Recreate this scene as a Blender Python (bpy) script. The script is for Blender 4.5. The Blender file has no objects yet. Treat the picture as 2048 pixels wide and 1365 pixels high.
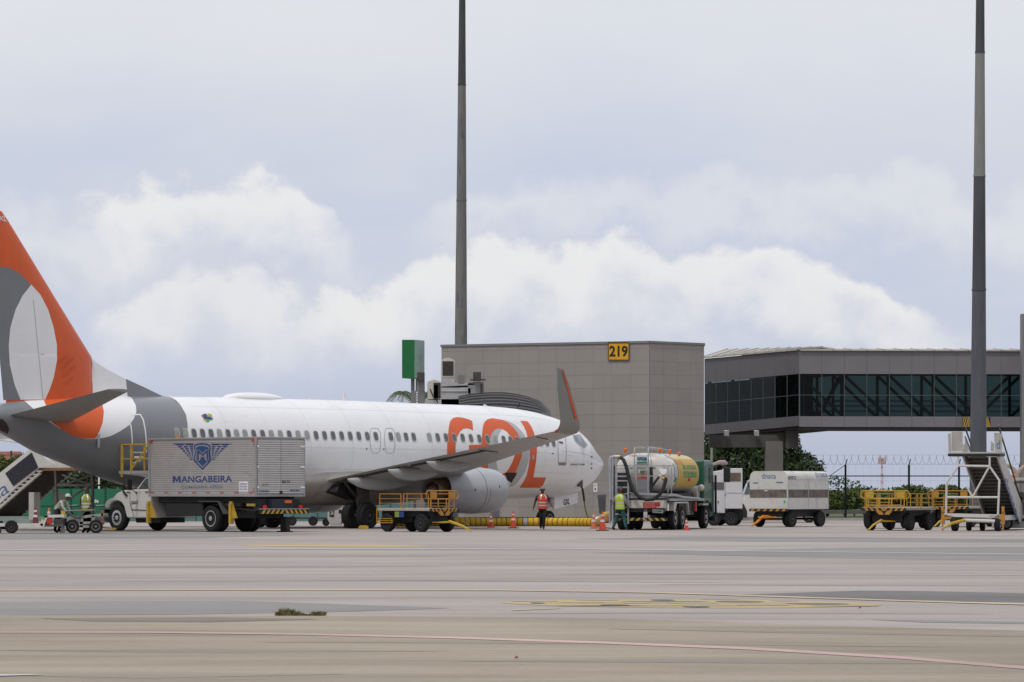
import bpy, bmesh, math, random
import numpy as np
from mathutils import Vector, Matrix
random.seed(7); np.random.seed(7)
R = math.radians
# ---------------------------------------------------------------- camera, sky, sun, exposure
S = bpy.context.scene
COL = S.collection
FPX, HZ, EYE = 7200.0, 983.0, 1.6        # long lens, horizon row of the 2048 px wide photograph, eye height (m)
cam_d = bpy.data.cameras.new('camera'); cam = bpy.data.objects.new('camera', cam_d); COL.objects.link(cam)
cam.location = (0, 0, EYE); cam.rotation_euler = (R(90), 0, 0)
cam_d.sensor_width = 36; cam_d.lens = 36*FPX/2048; cam_d.shift_y = (HZ-682.5)/2048
cam_d.clip_start = 0.5; cam_d.clip_end = 20000
S.camera = cam
S.view_settings.view_transform = 'Standard'; S.view_settings.look = 'None'
S.view_settings.exposure = 0.0; S.view_settings.gamma = 1
SUN_AZ, SUN_EL = R(-150), R(62)          # from behind the left shoulder, high
sd = bpy.data.lights.new('sun', 'SUN'); sd.energy = 1.5; sd.angle = R(6); sd.color = (1, .96, .9)
sun = bpy.data.objects.new('sun', sd); COL.objects.link(sun)
sdir = Vector((math.sin(SUN_AZ)*math.cos(SUN_EL), math.cos(SUN_AZ)*math.cos(SUN_EL), math.sin(SUN_EL)))
sun.rotation_euler = sdir.to_track_quat('Z', 'Y').to_euler(); sun.location = (0, 0, 60)

W = bpy.data.worlds.new('World'); S.world = W; W.use_nodes = True
def build_sky():
    nt = W.node_tree; N = nt.nodes; Lk = nt.links
    for n in list(N): N.remove(n)
    out = N.new('ShaderNodeOutputWorld')
    sky = N.new('ShaderNodeTexSky'); sky.sky_type = 'NISHITA'; sky.sun_disc = False
    sky.sun_elevation = SUN_EL; sky.sun_rotation = SUN_AZ; sky.dust_density = 3
    bg0 = N.new('ShaderNodeBackground'); bg0.inputs[1].default_value = .1; Lk.new(sky.outputs[0], bg0.inputs[0])
    tc = N.new('ShaderNodeTexCoord'); sep = N.new('ShaderNodeSeparateXYZ'); Lk.new(tc.outputs['Generated'], sep.inputs[0])
    def M(op, a, b=None, c=None, clamp=False):
        n = N.new('ShaderNodeMath'); n.operation = op; n.use_clamp = clamp
        for i, q in enumerate((a, b, c)):
            if q is None: continue
            if isinstance(q, (int, float)): n.inputs[i].default_value = q
            else: Lk.new(q, n.inputs[i])
        return n.outputs[0]
    def SS(x, a, b):
        n = N.new('ShaderNodeMapRange'); n.interpolation_type = 'SMOOTHSTEP'
        Lk.new(x, n.inputs[0]); n.inputs[1].default_value = a; n.inputs[2].default_value = b
        return n.outputs[0]
    ay = M('MAXIMUM', M('ABSOLUTE', sep.outputs[1]), .05)
    U = M('MULTIPLY', M('DIVIDE', sep.outputs[0], ay), FPX/1000)       # azimuth
    V = M('MULTIPLY', M('DIVIDE', sep.outputs[2], ay), FPX/1000)       # elevation
    cmb = N.new('ShaderNodeCombineXYZ'); Lk.new(U, cmb.inputs[0]); Lk.new(V, cmb.inputs[1]); U0 = U
    def noise(scale, detail, rough=.55, off=0.0, vec=None, sy=1.0):
        mp = N.new('ShaderNodeMapping'); Lk.new(vec or cmb.outputs[0], mp.inputs[0])
        mp.inputs['Location'].default_value = (off, off*1.7, off*.3); mp.inputs['Scale'].default_value = (1, sy, 1)
        n = N.new('ShaderNodeTexNoise'); n.inputs['Scale'].default_value = scale
        n.inputs['Detail'].default_value = detail; n.inputs['Roughness'].default_value = rough
        Lk.new(mp.outputs[0], n.inputs['Vector']); return n.outputs[0]
    nb = noise(7.0, 7, .6); U = M('ADD', U0, M('MULTIPLY', M('SUBTRACT', noise(4.5, 5, .6, 5.7), .5), .26)); ns = noise(22, 5, .6, 3.3); nl = noise(1.6, 4, .55, 8.1, sy=2.2)
    vo = N.new('ShaderNodeTexVoronoi'); vo.feature = 'SMOOTH_F1'; vo.inputs['Scale'].default_value = 11; vo.inputs['Smoothness'].default_value = .35
    wv = N.new('ShaderNodeVectorMath'); wv.operation = 'ADD'; Lk.new(cmb.outputs[0], wv.inputs[0])
    nc = N.new('ShaderNodeTexNoise'); nc.inputs['Scale'].default_value = 16; nc.inputs['Detail'].default_value = 4; Lk.new(cmb.outputs[0], nc.inputs['Vector'])
    wm = N.new('ShaderNodeVectorMath'); wm.operation = 'SCALE'; wm.inputs['Scale'].default_value = .06; Lk.new(nc.outputs['Color'], wm.inputs[0]); Lk.new(wm.outputs[0], wv.inputs[1]); Lk.new(wv.outputs[0], vo.inputs['Vector'])
    edge = M('ADD', M('MULTIPLY', M('SUBTRACT', nb, .5), .16), M('MULTIPLY', M('SUBTRACT', ns, .5), .04))
    edge = M('ADD', edge, M('MULTIPLY', M('SUBTRACT', .42, vo.outputs['Distance']), .07))
    # cloud banks: outline of the tops against azimuth (photo columns are only a ruler for the angles)
    sw = M('MULTIPLY', M('SUBTRACT', nb, .5), .16)
    def bank(pts, thick, strength, sharp, x0, x1, soft=.07):
        m = N.new('ShaderNodeMapRange'); Lk.new(U, m.inputs[0]); m.inputs[1].default_value = -1.4; m.inputs[2].default_value = 1.4
        fc = N.new('ShaderNodeFloatCurve'); Lk.new(m.outputs[0], fc.inputs[1])
        cv = fc.mapping.curves[0]
        P2 = [((x-1024)/1000, (HZ-y)/1000) for x, y in pts]
        P2 = [((u+1.4)/2.8, v) for u, v in P2]
        cv.points[0].location = (0, P2[0][1]); cv.points[1].location = (1, P2[-1][1])
        for u, v in P2: cv.points.new(u, v)
        fc.mapping.update()
        h = M('SUBTRACT', M('ADD', fc.outputs[0], edge), V)           # depth below the top edge
        hb = M('ADD', h, sw)
        a = SS(h, 0.0, sharp*2.2)
        body = M('SUBTRACT', 1.0, SS(hb, thick*.30, thick*1.45))
        uw = M('ADD', U, M('MULTIPLY', sw, .5))
        side = M('MULTIPLY', SS(uw, (x0-1024)/1000-soft, (x0-1024)/1000+soft), SS(uw, (x1-1024)/1000+soft, (x1-1024)/1000-soft))
        tex = M('ADD', M('MULTIPLY', nb, .36), .80)
        return M('MULTIPLY', M('MULTIPLY', M('MULTIPLY', a, body), M('MULTIPLY', tex, side)), strength)
    A = bank([(-300,400),(0,385),(90,395),(170,400),(225,385),(260,362),(330,348),(400,342),(470,322),(530,328),(580,330),(640,368),(690,420),(800,470),(2300,500)], .16, .97, .019, 190, 668, .06)
    A2 = bank([(-300,350),(0,372),(100,395),(220,420),(400,430),(2300,500)], .13, .55, .04, -900, 330, .14)
    B = bank([(-300,640),(100,640),(200,620),(250,590),(320,560),(400,522),(480,512),(530,530),(590,575),(680,620),(2300,640)], .15, .80, .024, 225, 600, .05)
    C = bank([(-300,640),(520,612),(600,590),(650,565),(720,548),(780,535),(840,508),(890,478),(960,470),(1030,455),(1100,480),(1180,464),(1260,452),(1330,455),(1400,474),(1480,468),(1560,478),(1640,488),(1720,512),(1790,556),(1850,600),(1950,640),(2300,660)], .16, .98, .020, 590, 1910, .09)
    D = bank([(-300,480),(780,440),(850,405),(930,358),(1020,335),(1120,318),(1250,322),(1380,318),(1480,332),(1560,358),(1620,325),(1700,318),(1790,304),(1870,312),(1930,345),(2048,375),(2300,400)], .13, .50, .035, 870, 2700, .08)
    E = bank([(-300,200),(200,300),(400,280),(900,230),(1300,150),(1600,140),(2000,210),(2300,260)], .10, .30, .08, 1050, 1700, .12)
    cl = M('MAXIMUM', M('MAXIMUM', M('MAXIMUM', A, A2), C), M('MAXIMUM', B, M('MAXIMUM', D, E)))
    cl = M('MAXIMUM', cl, M('MULTIPLY', SS(V, .62, .98), .60))
    cl = M('MINIMUM', M('MULTIPLY', cl, .95), 1.0); low = SS(V, .27, .06)
    high = SS(V, 1.05, 3.0)                                            # above the frame: broad bright overcast
    blue = N.new('ShaderNodeMix'); blue.data_type = 'RGBA'; Lk.new(SS(nl, .3, .7), blue.inputs[0])
    blue.inputs[6].default_value = (.59, .64, .775, 1); blue.inputs[7].default_value = (.66, .695, .785, 1)
    mx = N.new('ShaderNodeMix'); mx.data_type = 'RGBA'; Lk.new(cl, mx.inputs[0])
    Lk.new(blue.outputs[2], mx.inputs[6]); mx.inputs[7].default_value = (.88, .875, .875, 1)
    big = N.new('ShaderNodeTexNoise'); big.inputs['Scale'].default_value = 2.4; big.inputs['Detail'].default_value = 6
    Lk.new(tc.outputs['Generated'], big.inputs['Vector'])
    over = N.new('ShaderNodeMix'); over.data_type = 'RGBA'; Lk.new(SS(big.outputs[0], .38, .62), over.inputs[0])
    over.inputs[6].default_value = (.62, .68, .82, 1); over.inputs[7].default_value = (1.02, 1.01, 1.0, 1)
    mh = N.new('ShaderNodeMix'); mh.data_type = 'RGBA'; Lk.new(M('MULTIPLY', low, .85), mh.inputs[0]); Lk.new(mx.outputs[2], mh.inputs[6]); mh.inputs[7].default_value = (.47, .515, .645, 1); mx = mh
    m3 = N.new('ShaderNodeMix'); m3.data_type = 'RGBA'; Lk.new(high, m3.inputs[0])
    Lk.new(mx.outputs[2], m3.inputs[6]); Lk.new(over.outputs[2], m3.inputs[7])
    bg1 = N.new('ShaderNodeBackground'); Lk.new(m3.outputs[2], bg1.inputs[0])
    # unseen low sky behind the viewer, dimmed to deepen shading on flanks
    dim = M('MULTIPLY', SS(sep.outputs[1], .35, -.25), SS(sep.outputs[2], .65, .10))
    Lk.new(M('SUBTRACT', 1.0, M('MULTIPLY', dim, .62)), bg1.inputs[1])
    ms = N.new('ShaderNodeMixShader'); ms.inputs[0].default_value = .93
    Lk.new(bg0.outputs[0], ms.inputs[1]); Lk.new(bg1.outputs[0], ms.inputs[2]); Lk.new(ms.outputs[0], out.inputs[0])
build_sky()
W['kind'] = 'structure'

# ---------------------------------------------------------------- photo ruler
def P(px, py, Y):                                   # point at distance Y seen at (px, py)
    return Vector(((px-1024)/FPX*Y, Y, EYE+(HZ-py)/FPX*Y))
def G(px, py, z=0.0):                               # ground point seen at (px, py)
    Y = FPX*EYE/(py-HZ)
    return Vector(((px-1024)/FPX*Y, Y, z))
class Frame:                                        # a thing's own axes: x ahead, y to its left
    def __init__(s, px, py, yaw):
        s.o = G(px, py); s.yaw = R(yaw); s.c, s.s = math.cos(s.yaw), math.sin(s.yaw)
    def loc(s, w):
        d = Vector(w)-s.o; return Vector((d.x*s.c+d.y*s.s, -d.x*s.s+d.y*s.c, d.z))
    def ray(s, px, py):
        e = s.loc((0, 0, EYE)); t = s.loc(P(px, py, 100)); return e, t-e
    def side(s, px, py, y):
        e, d = s.ray(px, py); k = (y-e.y)/d.y; return e+d*k
    def face(s, px, py, x):
        e, d = s.ray(px, py); k = (x-e.x)/d.x; return e+d*k
    def empty(s, name): return empty(name, s.o, s.yaw)

# ---------------------------------------------------------------- objects
def empty(name, loc=(0, 0, 0), rz=0.0):
    o = bpy.data.objects.new(name, None); COL.objects.link(o); o.location = loc; o.rotation_euler = (0, 0, rz); o.empty_display_size = .3
    return o
def tag(o, label=None, cat=None, group=None, kind=None):
    if label: o['label'] = label
    if cat: o['category'] = cat
    if group: o['group'] = group
    if kind: o['kind'] = kind
    return o
def kids(o): return [c for c in bpy.data.objects if c.parent == o]
def copy_tree(o, parent=None):
    c = o.copy(); COL.objects.link(c); c.parent = parent
    for k in kids(o): copy_tree(k, c)
    return c

class MB:
    def __init__(s): s.v = []; s.f = []; s.m = []; s.mi = 0
    def add(s, vs, fs, mi=None):
        b = len(s.v); s.v += [tuple(v) for v in vs]
        for f in fs: s.f.append([i+b for i in f]); s.m.append(s.mi if mi is None else mi)
        return s
    def bx(s, x0, x1, y0, y1, z0, z1, mi=None):
        vs = [(x, y, z) for z in (z0, z1) for y in (y0, y1) for x in (x0, x1)]
        return s.add(vs, [(0, 2, 3, 1), (4, 5, 7, 6), (0, 1, 5, 4), (1, 3, 7, 5), (3, 2, 6, 7), (2, 0, 4, 6)], mi)
    def ext(s, pts, vec, mi=None):                  # polygon of 3-D points pushed along vec
        n = len(pts); vec = Vector(vec); a = [Vector(p) for p in pts]; b = [p+vec for p in a]
        return s.add(a+b, [list(range(n))[::-1], list(range(n, 2*n))]+[(i, (i+1) % n, n+(i+1) % n, n+i) for i in range(n)], mi)
    def prism(s, pts, axis, a, b, mi=None):
        if axis == 'y': return s.ext([(p[0], a, p[1]) for p in pts], (0, b-a, 0), mi)
        if axis == 'x': return s.ext([(a, p[0], p[1]) for p in pts], (b-a, 0, 0), mi)
        return s.ext([(p[0], p[1], a) for p in pts], (0, 0, b-a), mi)
    def ring(s, c, u, w, r, n, ru=1.0):
        return [c+u*(math.cos(2*math.pi*i/n)*r*ru)+w*(math.sin(2*math.pi*i/n)*r) for i in range(n)]
    def tube(s, pts, r, n=8, caps=True, mi=None):
        pts = [Vector(p) for p in pts]; k = len(pts)
        rr = r if isinstance(r, (list, tuple)) else [r]*k
        vs = []; w = None
        for i, p in enumerate(pts):
            d = ((pts[min(i+1, k-1)]-pts[max(i-1, 0)])).normalized()
            if w is None:
                up = Vector((0, 0, 1)) if abs(d.z) < .9 else Vector((1, 0, 0))
                u = d.cross(up).normalized()
            else:
                u = (u-d*u.dot(d)).normalized()
            w = d.cross(u).normalized(); off = math.pi/n
            vs += [p+u*(math.cos(2*math.pi*j/n+off)*rr[i])+w*(math.sin(2*math.pi*j/n+off)*rr[i]) for j in range(n)]
        fs = [(i*n+j, i*n+(j+1) % n, (i+1)*n+(j+1) % n, (i+1)*n+j) for i in range(k-1) for j in range(n)]
        if caps: fs += [list(range(n))[::-1], list(range((k-1)*n, k*n))]
        return s.add(vs, fs, mi)
    def cyl(s, p0, p1, r, r1=None, n=12, mi=None): return s.tube([p0, p1], [r, r if r1 is None else r1], n, True, mi)
    def bar(s, p0, p1, r, mi=None): return s.tube([p0, p1], r*1.25, 4, True, mi)
    def lathe(s, prof, c, ax, n=24, mi=None, flat=1.0):
        c = Vector(c); ax = Vector(ax).normalized(); up = Vector((0, 0, 1)) if abs(ax.z) < .9 else Vector((1, 0, 0))
        u = ax.cross(up).normalized(); w = u.cross(ax).normalized(); k = len(prof); vs = []
        for r, d in prof: vs += [c+ax*d+u*(math.cos(2*math.pi*j/n)*r)+w*(math.sin(2*math.pi*j/n)*r*flat) for j in range(n)]
        fs = [(i*n+j, i*n+(j+1) % n, (i+1)*n+(j+1) % n, (i+1)*n+j) for i in range(k-1) for j in range(n)]
        if prof[0][0] > 1e-4: fs.append(list(range(n))[::-1])
        if prof[-1][0] > 1e-4: fs.append(list(range((k-1)*n, k*n)))
        return s.add(vs, fs, mi)
    def ball(s, c, r, n=10, mi=None, sc=(1, 1, 1)):
        c = Vector(c); vs = []; m = n//2+1
        for i in range(m+1):
            a = math.pi*i/m
            for j in range(n):
                b = 2*math.pi*j/n; vs.append(c+Vector((math.sin(a)*math.cos(b)*r*sc[0], math.sin(a)*math.sin(b)*r*sc[1], math.cos(a)*r*sc[2])))
        return s.add(vs, [(i*n+j, (i+1)*n+j, (i+1)*n+(j+1) % n, i*n+(j+1) % n) for i in range(m) for j in range(n)], mi)
    def build(s, name, mats, parent=None, smooth=38, bevel=0, fix=True):
        me = bpy.data.meshes.new(name); me.from_pydata(s.v, [], s.f)
        if not isinstance(mats, (list, tuple)): mats = [mats]
        for m in mats: me.materials.append(m)
        me.polygons.foreach_set('material_index', [min(i, len(mats)-1) for i in s.m])
        if fix:
            bm = bmesh.new(); bm.from_mesh(me); bmesh.ops.remove_doubles(bm, verts=bm.verts, dist=1e-5)
            bmesh.ops.recalc_face_normals(bm, faces=bm.faces)
            bm.to_mesh(me); bm.free()
        if smooth:
            me.polygons.foreach_set('use_smooth', [True]*len(me.polygons)); me.set_sharp_from_angle(angle=R(smooth))
        me.update(); o = bpy.data.objects.new(name, me); COL.objects.link(o)
        if parent: o.parent = parent
        if bevel:
            b = o.modifiers.new('bevel', 'BEVEL'); b.width = bevel; b.segments = 2; b.limit_method = 'ANGLE'; b.angle_limit = R(40)
        return o

# ---------------------------------------------------------------- materials
MATS = {}
def mat(name, rgb, rough=.55, metal=0.0, var=.12, scale=1.5, bump=0.0, stretch=(1, 1, 1), fine=0.0, coat=0.0, spec=.4, dirt=None, emit=0):
    if name in MATS: return MATS[name]
    m = bpy.data.materials.new(name); m.use_nodes = True; nt = m.node_tree; N = nt.nodes; L = nt.links
    p = N['Principled BSDF']; p.inputs['Roughness'].default_value = rough; p.inputs['Metallic'].default_value = metal
    p.inputs['Specular IOR Level'].default_value = spec; p.inputs['Coat Weight'].default_value = coat
    tc = N.new('ShaderNodeTexCoord'); mp = N.new('ShaderNodeMapping'); mp.inputs['Scale'].default_value = stretch
    L.new(tc.outputs['Object'], mp.inputs[0])
    nz = N.new('ShaderNodeTexNoise'); nz.inputs['Scale'].default_value = scale; nz.inputs['Detail'].default_value = 6; nz.inputs['Roughness'].default_value = .6
    L.new(mp.outputs[0], nz.inputs['Vector'])
    mr = N.new('ShaderNodeMapRange'); L.new(nz.outputs[0], mr.inputs[0]); mr.inputs[1].default_value = .3; mr.inputs[2].default_value = .7
    mr.inputs[3].default_value = 1-var; mr.inputs[4].default_value = 1+var*.6
    hs = N.new('ShaderNodeVectorMath'); hs.operation = 'SCALE'; hs.inputs[0].default_value = rgb; L.new(mr.outputs[0], hs.inputs['Scale'])
    col = hs.outputs[0]
    if dirt:                                        # (colour, threshold, scale, stretch)
        m2 = N.new('ShaderNodeMapping'); m2.inputs['Scale'].default_value = dirt[3]; L.new(tc.outputs['Object'], m2.inputs[0])
        n2 = N.new('ShaderNodeTexNoise'); n2.inputs['Scale'].default_value = dirt[2]; n2.inputs['Detail'].default_value = 8; n2.inputs['Roughness'].default_value = .65
        L.new(m2.outputs[0], n2.inputs['Vector'])
        r2 = N.new('ShaderNodeMapRange'); L.new(n2.outputs[0], r2.inputs[0]); r2.inputs[1].default_value = dirt[1]; r2.inputs[2].default_value = dirt[1]+.18
        mx = N.new('ShaderNodeMix'); mx.data_type = 'RGBA'; L.new(r2.outputs[0], mx.inputs[0]); L.new(col, mx.inputs[6]); mx.inputs[7].default_value = (*dirt[0], 1)
        col = mx.outputs[2]
    L.new(col, p.inputs['Base Color'])
    rr = N.new('ShaderNodeMapRange'); L.new(nz.outputs[0], rr.inputs[0]); rr.inputs[3].default_value = max(rough-.1, .05); rr.inputs[4].default_value = min(rough+.12, 1)
    L.new(rr.outputs[0], p.inputs['Roughness'])
    if bump:
        b = N.new('ShaderNodeBump'); b.inputs['Strength'].default_value = bump; b.inputs['Distance'].default_value = .05
        L.new(nz.outputs[0], b.inputs['Height']); L.new(b.outputs[0], p.inputs['Normal'])
    if emit:
        L.new(col, p.inputs['Emission Color']); p.inputs['Emission Strength'].default_value = emit
    MATS[name] = m; return m
WHITE = mat('aircraft white paint', (.81, .81, .825), .32, var=.05, scale=.5, coat=.3, dirt=((.60, .57, .53), .60, .6, (.6, 1, 2.2)))
ORANGE = mat('orange paint', (.68, .105, .018), .38, var=.08, scale=1.2, coat=.2)
GREYP = mat('grey paint', (.20, .21, .225), .38, var=.07, scale=.8, coat=.2)
LGREY = mat('pale grey paint', (.44, .46, .47), .4, var=.05)
WINGG = mat('wing grey', (.42, .42, .41), .42, var=.12, scale=1.0, dirt=((.28, .26, .24), .64, 1.2, (1, 1, 3)))
NACG = mat('nacelle grey', (.38, .39, .42), .33, var=.07, scale=1.3, coat=.2, dirt=((.24, .23, .23), .63, 1.1, (.5, 1, 1)))
METAL = mat('bare metal', (.50, .50, .51), .35, .8, var=.15)
DMETAL = mat('dark metal', (.09, .085, .08), .5, .5, var=.3, scale=5)
HOTM = mat('heat stained metal', (.26, .20, .16), .45, .6, var=.3, scale=3)
TYRE = mat('tyre rubber', (.022, .022, .024), .8, var=.3, scale=6, spec=.2)
BLACK = mat('black paint', (.018, .018, .02), .6, var=.3, scale=4)
RIMM = mat('painted wheel rim', (.45, .45, .45), .45, .2, var=.25, scale=12)
YEL = mat('yellow safety paint', (.50, .32, .035), .5, var=.2, scale=5, dirt=((.16, .08, .03), .62, 5, (1, 1, 1)))
OYEL = mat('orange yellow paint', (.47, .22, .03), .5, var=.2, scale=5, dirt=((.14, .06, .03), .62, 6, (1, 1, 1)))
GSEW = mat('worn white paint', (.64, .63, .60), .5, var=.15, scale=2.5, dirt=((.28, .24, .19), .60, 2.2, (1, 1, 3)))
TRUCKW = mat('truck white paint', (.62, .61, .58), .35, var=.08, coat=.3, dirt=((.35, .32, .28), .64, 1.8, (1, 1, 2)))
GLASSD = mat('dark glass', (.03, .036, .042), .08, var=.1, spec=.8)
GLASSB = mat('cockpit glass', (.12, .14, .16), .06, var=.1, spec=.9)
RED = mat('red plastic', (.55, .03, .025), .5, var=.15)
REDL = mat('red lamp', (.6, .02, .02), .25)
AMBER = mat('amber lamp', (.75, .16, .01), .3)
BLUE = mat('blue lettering', (.035, .06, .22), .5, var=.25, scale=9)
DBLUE = mat('blue logo paint', (.022, .07, .20), .5, var=.1)
INK = mat('black lettering', (.02, .02, .022), .6)
WHITEL = mat('white lettering', (.8, .8, .8), .5, var=.05)
GREEN = mat('green truck paint', (.012, .085, .052), .35, var=.15, coat=.3)
TARPG = mat('green hoarding', (.018, .16, .085), .6, var=.15, scale=.8, dirt=((.04, .12, .08), .6, 2, (1, 1, 1)))
TEAL = mat('teal hoarding', (.10, .22, .22), .6, var=.15)
WOODL = mat('worn deck', (.42, .38, .33), .8, var=.25, scale=4)
CONCR = mat('concrete', (.36, .35, .33), .85, var=.15, scale=2, bump=.1)

# ---------------------------------------------------------------- lettering
_tc = {}
def text2d(s, off=.0):
    if (s, off) in _tc: return _tc[(s, off)]
    cu = bpy.data.curves.new('t', 'FONT'); cu.body = s; cu.size = 1; cu.offset = off; cu.resolution_u = 3
    ob = bpy.data.objects.new('t', cu); COL.objects.link(ob); bpy.context.view_layer.update()
    me = bpy.data.meshes.new_from_object(ob.evaluated_get(bpy.context.evaluated_depsgraph_get()))
    vs = np.array([v.co[:2] for v in me.vertices]); fs = [list(p.vertices) for p in me.polygons]
    bpy.data.objects.remove(ob); bpy.data.curves.remove(cu); bpy.data.meshes.remove(me)
    lo, hi = vs.min(0), vs.max(0); vs = (vs-lo)/(hi-lo)
    _tc[(s, off)] = (vs, fs); return vs, fs
def text_on(name, s, ll, lr, ul, m, parent=None, off=.0, push=(0, 0, 0)):   # fit the words to a parallelogram
    vs, fs = text2d(s, off); ll, lr, ul = Vector(ll), Vector(lr), Vector(ul); pz = Vector(push)
    b = MB(); b.add([ll+(lr-ll)*a+(ul-ll)*c+pz for a, c in vs], fs)
    return b.build(name, m, parent, smooth=0, fix=False)

def wheel(parent, c, ax, r, w, rim=RIMM, rr=.55, name='wheel', depth=.25, nuts=0, out=1):
    c = Vector(c); ax = Vector(ax).normalized()*out; b = MB(); h = w/2
    b.lathe([(r*rr, -h*.8), (r*.80, -h), (r*.94, -h*.93), (r, -h*.6), (r, h*.6), (r*.94, h*.93), (r*.80, h), (r*rr, h*.8)], c, ax, 28)
    t = b.build(name, TYRE, parent, smooth=50)
    b = MB(); d = h*(1-depth*2)
    b.lathe([(0, -h*.6), (r*rr, -h*.75), (r*rr*1.04, h*.86), (r*rr*.92, h*.84), (r*rr*.84, d), (r*rr*.35, d*.8), (r*rr*.3, h*.9), (0, h*.95)], c, ax, 20)
    if nuts:
        up = Vector((0, 0, 1)); u = ax.cross(up).normalized()
        for i in range(nuts):
            a = 2*math.pi*i/nuts; q = c+ax*(d*1.02)+u*(math.cos(a)*r*rr*.6)+up*(math.sin(a)*r*rr*.6)
            b.cyl(q, q+ax*.02, r*rr*.12, n=8, mi=1)
    b.build('rim', [rim, BLACK], t, smooth=40)
    return t
# ================================================================ ground
def ground_mat(name, rgb, seed, tint, var=.16, big=.12, crack=0.0):
    m = bpy.data.materials.new(name); m.use_nodes = True; nt = m.node_tree; N = nt.nodes; L = nt.links
    p = N['Principled BSDF']; p.inputs['Roughness'].default_value = .85; p.inputs['Specular IOR Level'].default_value = .25
    tc = N.new('ShaderNodeTexCoord')
    def nz(sc, st, det=6, rough=.6):
        mp = N.new('ShaderNodeMapping'); mp.inputs['Scale'].default_value = st; mp.inputs['Location'].default_value = (seed, seed*2, 0)
        L.new(tc.outputs['Object'], mp.inputs[0]); n = N.new('ShaderNodeTexNoise'); n.inputs['Scale'].default_value = sc
        n.inputs['Detail'].default_value = det; n.inputs['Roughness'].default_value = rough; L.new(mp.outputs[0], n.inputs['Vector']); return n.outputs[0]
    def mrange(x, lo, hi, a=.3, b=.7):
        r = N.new('ShaderNodeMapRange'); L.new(x, r.inputs[0]); r.inputs[1].default_value = a; r.inputs[2].default_value = b
        r.inputs[3].default_value = lo; r.inputs[4].default_value = hi; return r.outputs[0]
    def mul(a, b):
        n = N.new('ShaderNodeMath'); n.operation = 'MULTIPLY'; L.new(a, n.inputs[0]); L.new(b, n.inputs[1]); return n.outputs[0]
    k = mul(mul(mrange(nz(.5, (.25, .8, 1)), 1-var, 1+var*.7), mrange(nz(.12, (.35, 1, 1)), 1-big, 1+big)), mrange(nz(9, (1, .8, 1), 4), .93, 1.06))
    k = mul(k, mrange(nz(2.2, (.12, 1.4, 1), 5), .93, 1.06))
    mx = N.new('ShaderNodeMix'); mx.data_type = 'RGBA'; L.new(mrange(nz(.3, (.3, 1, 1), 7), 0, 1, .42, .68), mx.inputs[0])
    mx.inputs[6].default_value = (*rgb, 1); mx.inputs[7].default_value = (*tint, 1)
    sc = N.new('ShaderNodeVectorMath'); sc.operation = 'SCALE'; L.new(mx.outputs[2], sc.inputs[0]); L.new(k, sc.inputs['Scale'])
    L.new(sc.outputs[0], p.inputs['Base Color'])
    b = N.new('ShaderNodeBump'); b.inputs['Strength'].default_value = .15; b.inputs['Distance'].default_value = .01
    L.new(nz(30, (1, 1, 1), 3), b.inputs['Height']); L.new(b.outputs[0], p.inputs['Normal'])
    return m
ASPH = ground_mat('pale asphalt', (.360, .317, .294), 3.1, (.312, .278, .26), var=.17, big=.13)
CONC = ground_mat('beige concrete', (.335, .283, .220), 9.4, (.285, .242, .19), var=.28)
DASPH = ground_mat('dark asphalt', (.175, .165, .162), 5.5, (.15, .141, .14), var=.1)
MASPH = ground_mat('mid asphalt', (.252, .238, .232), 6.5, (.23, .217, .212), var=.1)
GRASSM = mat('grass verge', (.09, .12, .035), .9, var=.35, scale=.8)
def sheet(name, pts, z, m, kind='structure', label=None):
    b = MB(); b.add([(p[0], p[1], z) for p in pts], [list(range(len(pts)))])
    o = b.build(name, m, None, smooth=0); tag(o, label, None, None, kind)
    if o.data.polygons[0].normal.z < 0: o.data.flip_normals()
    return o
def psheet(name, px, z, m): return sheet(name, [G(x, y, z) for x, y in px], z, m)
sheet('apron', [(-9000, -60), (9000, -60), (9000, 15000), (-9000, 15000)], 0, ASPH)
edge = [(-40, 1231), (300, 1232), (700, 1233), (1100, 1236), (1400, 1243), (1700, 1254), (2090, 1263)]
e3 = [G(x, y) for x, y in edge]
sheet('concrete_pavement', [(-60, -40), (60, -40), (60, e3[-1].y-3)]+[(p.x, p.y) for p in e3[::-1]]+[(-60, e3[0].y+1)], .004, CONC)
psheet('asphalt_patch', [(1180,1106),(1500,1100),(1700,1096),(2090,1094),(2090,1122),(1800,1119),(1450,1112)], .003, MASPH)
psheet('asphalt_patch', [(1450,1191),(1600,1186),(1720,1182),(1850,1183),(2090,1188),(2090,1206),(1880,1203),(1700,1196)], .003, DASPH)
psheet('asphalt_patch', [(-40,1206),(250,1203),(470,1202),(900,1217),(700,1224),(350,1230),(-40,1231)], .003, MASPH)
psheet('asphalt_patch', [(-40,1068),(200,1066),(700,1067),(400,1077),(-40,1080)], .003, MASPH)
psheet('asphalt_patch', [(1150,1078),(1400,1073),(1700,1075),(2090,1080),(2090,1086),(1500,1084)], .003, MASPH)
psheet('asphalt_patch', [(1740,1240),(2090,1244),(2090,1249),(1850,1246)], .003, MASPH)
psheet('concrete_stain', [(80,1238),(420,1236),(640,1240),(420,1246),(180,1244)], .007, ground_mat('stained concrete', (.205, .18, .15), 2.2, (.17, .155, .13)))
PY = ground_mat('faded yellow line paint', (.50, .41, .27), 1.1, (.44, .38, .30), var=.25)
PY2 = ground_mat('yellow marking paint', (.47, .36, .17), 1.9, (.39, .325, .23), var=.35)
PR = ground_mat('faded red line paint', (.50, .345, .325), 4.1, (.40, .30, .27), var=.2)
PW = ground_mat('faded white line paint', (.46, .47, .47), 4.6, (.42, .42, .42), var=.15)
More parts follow.
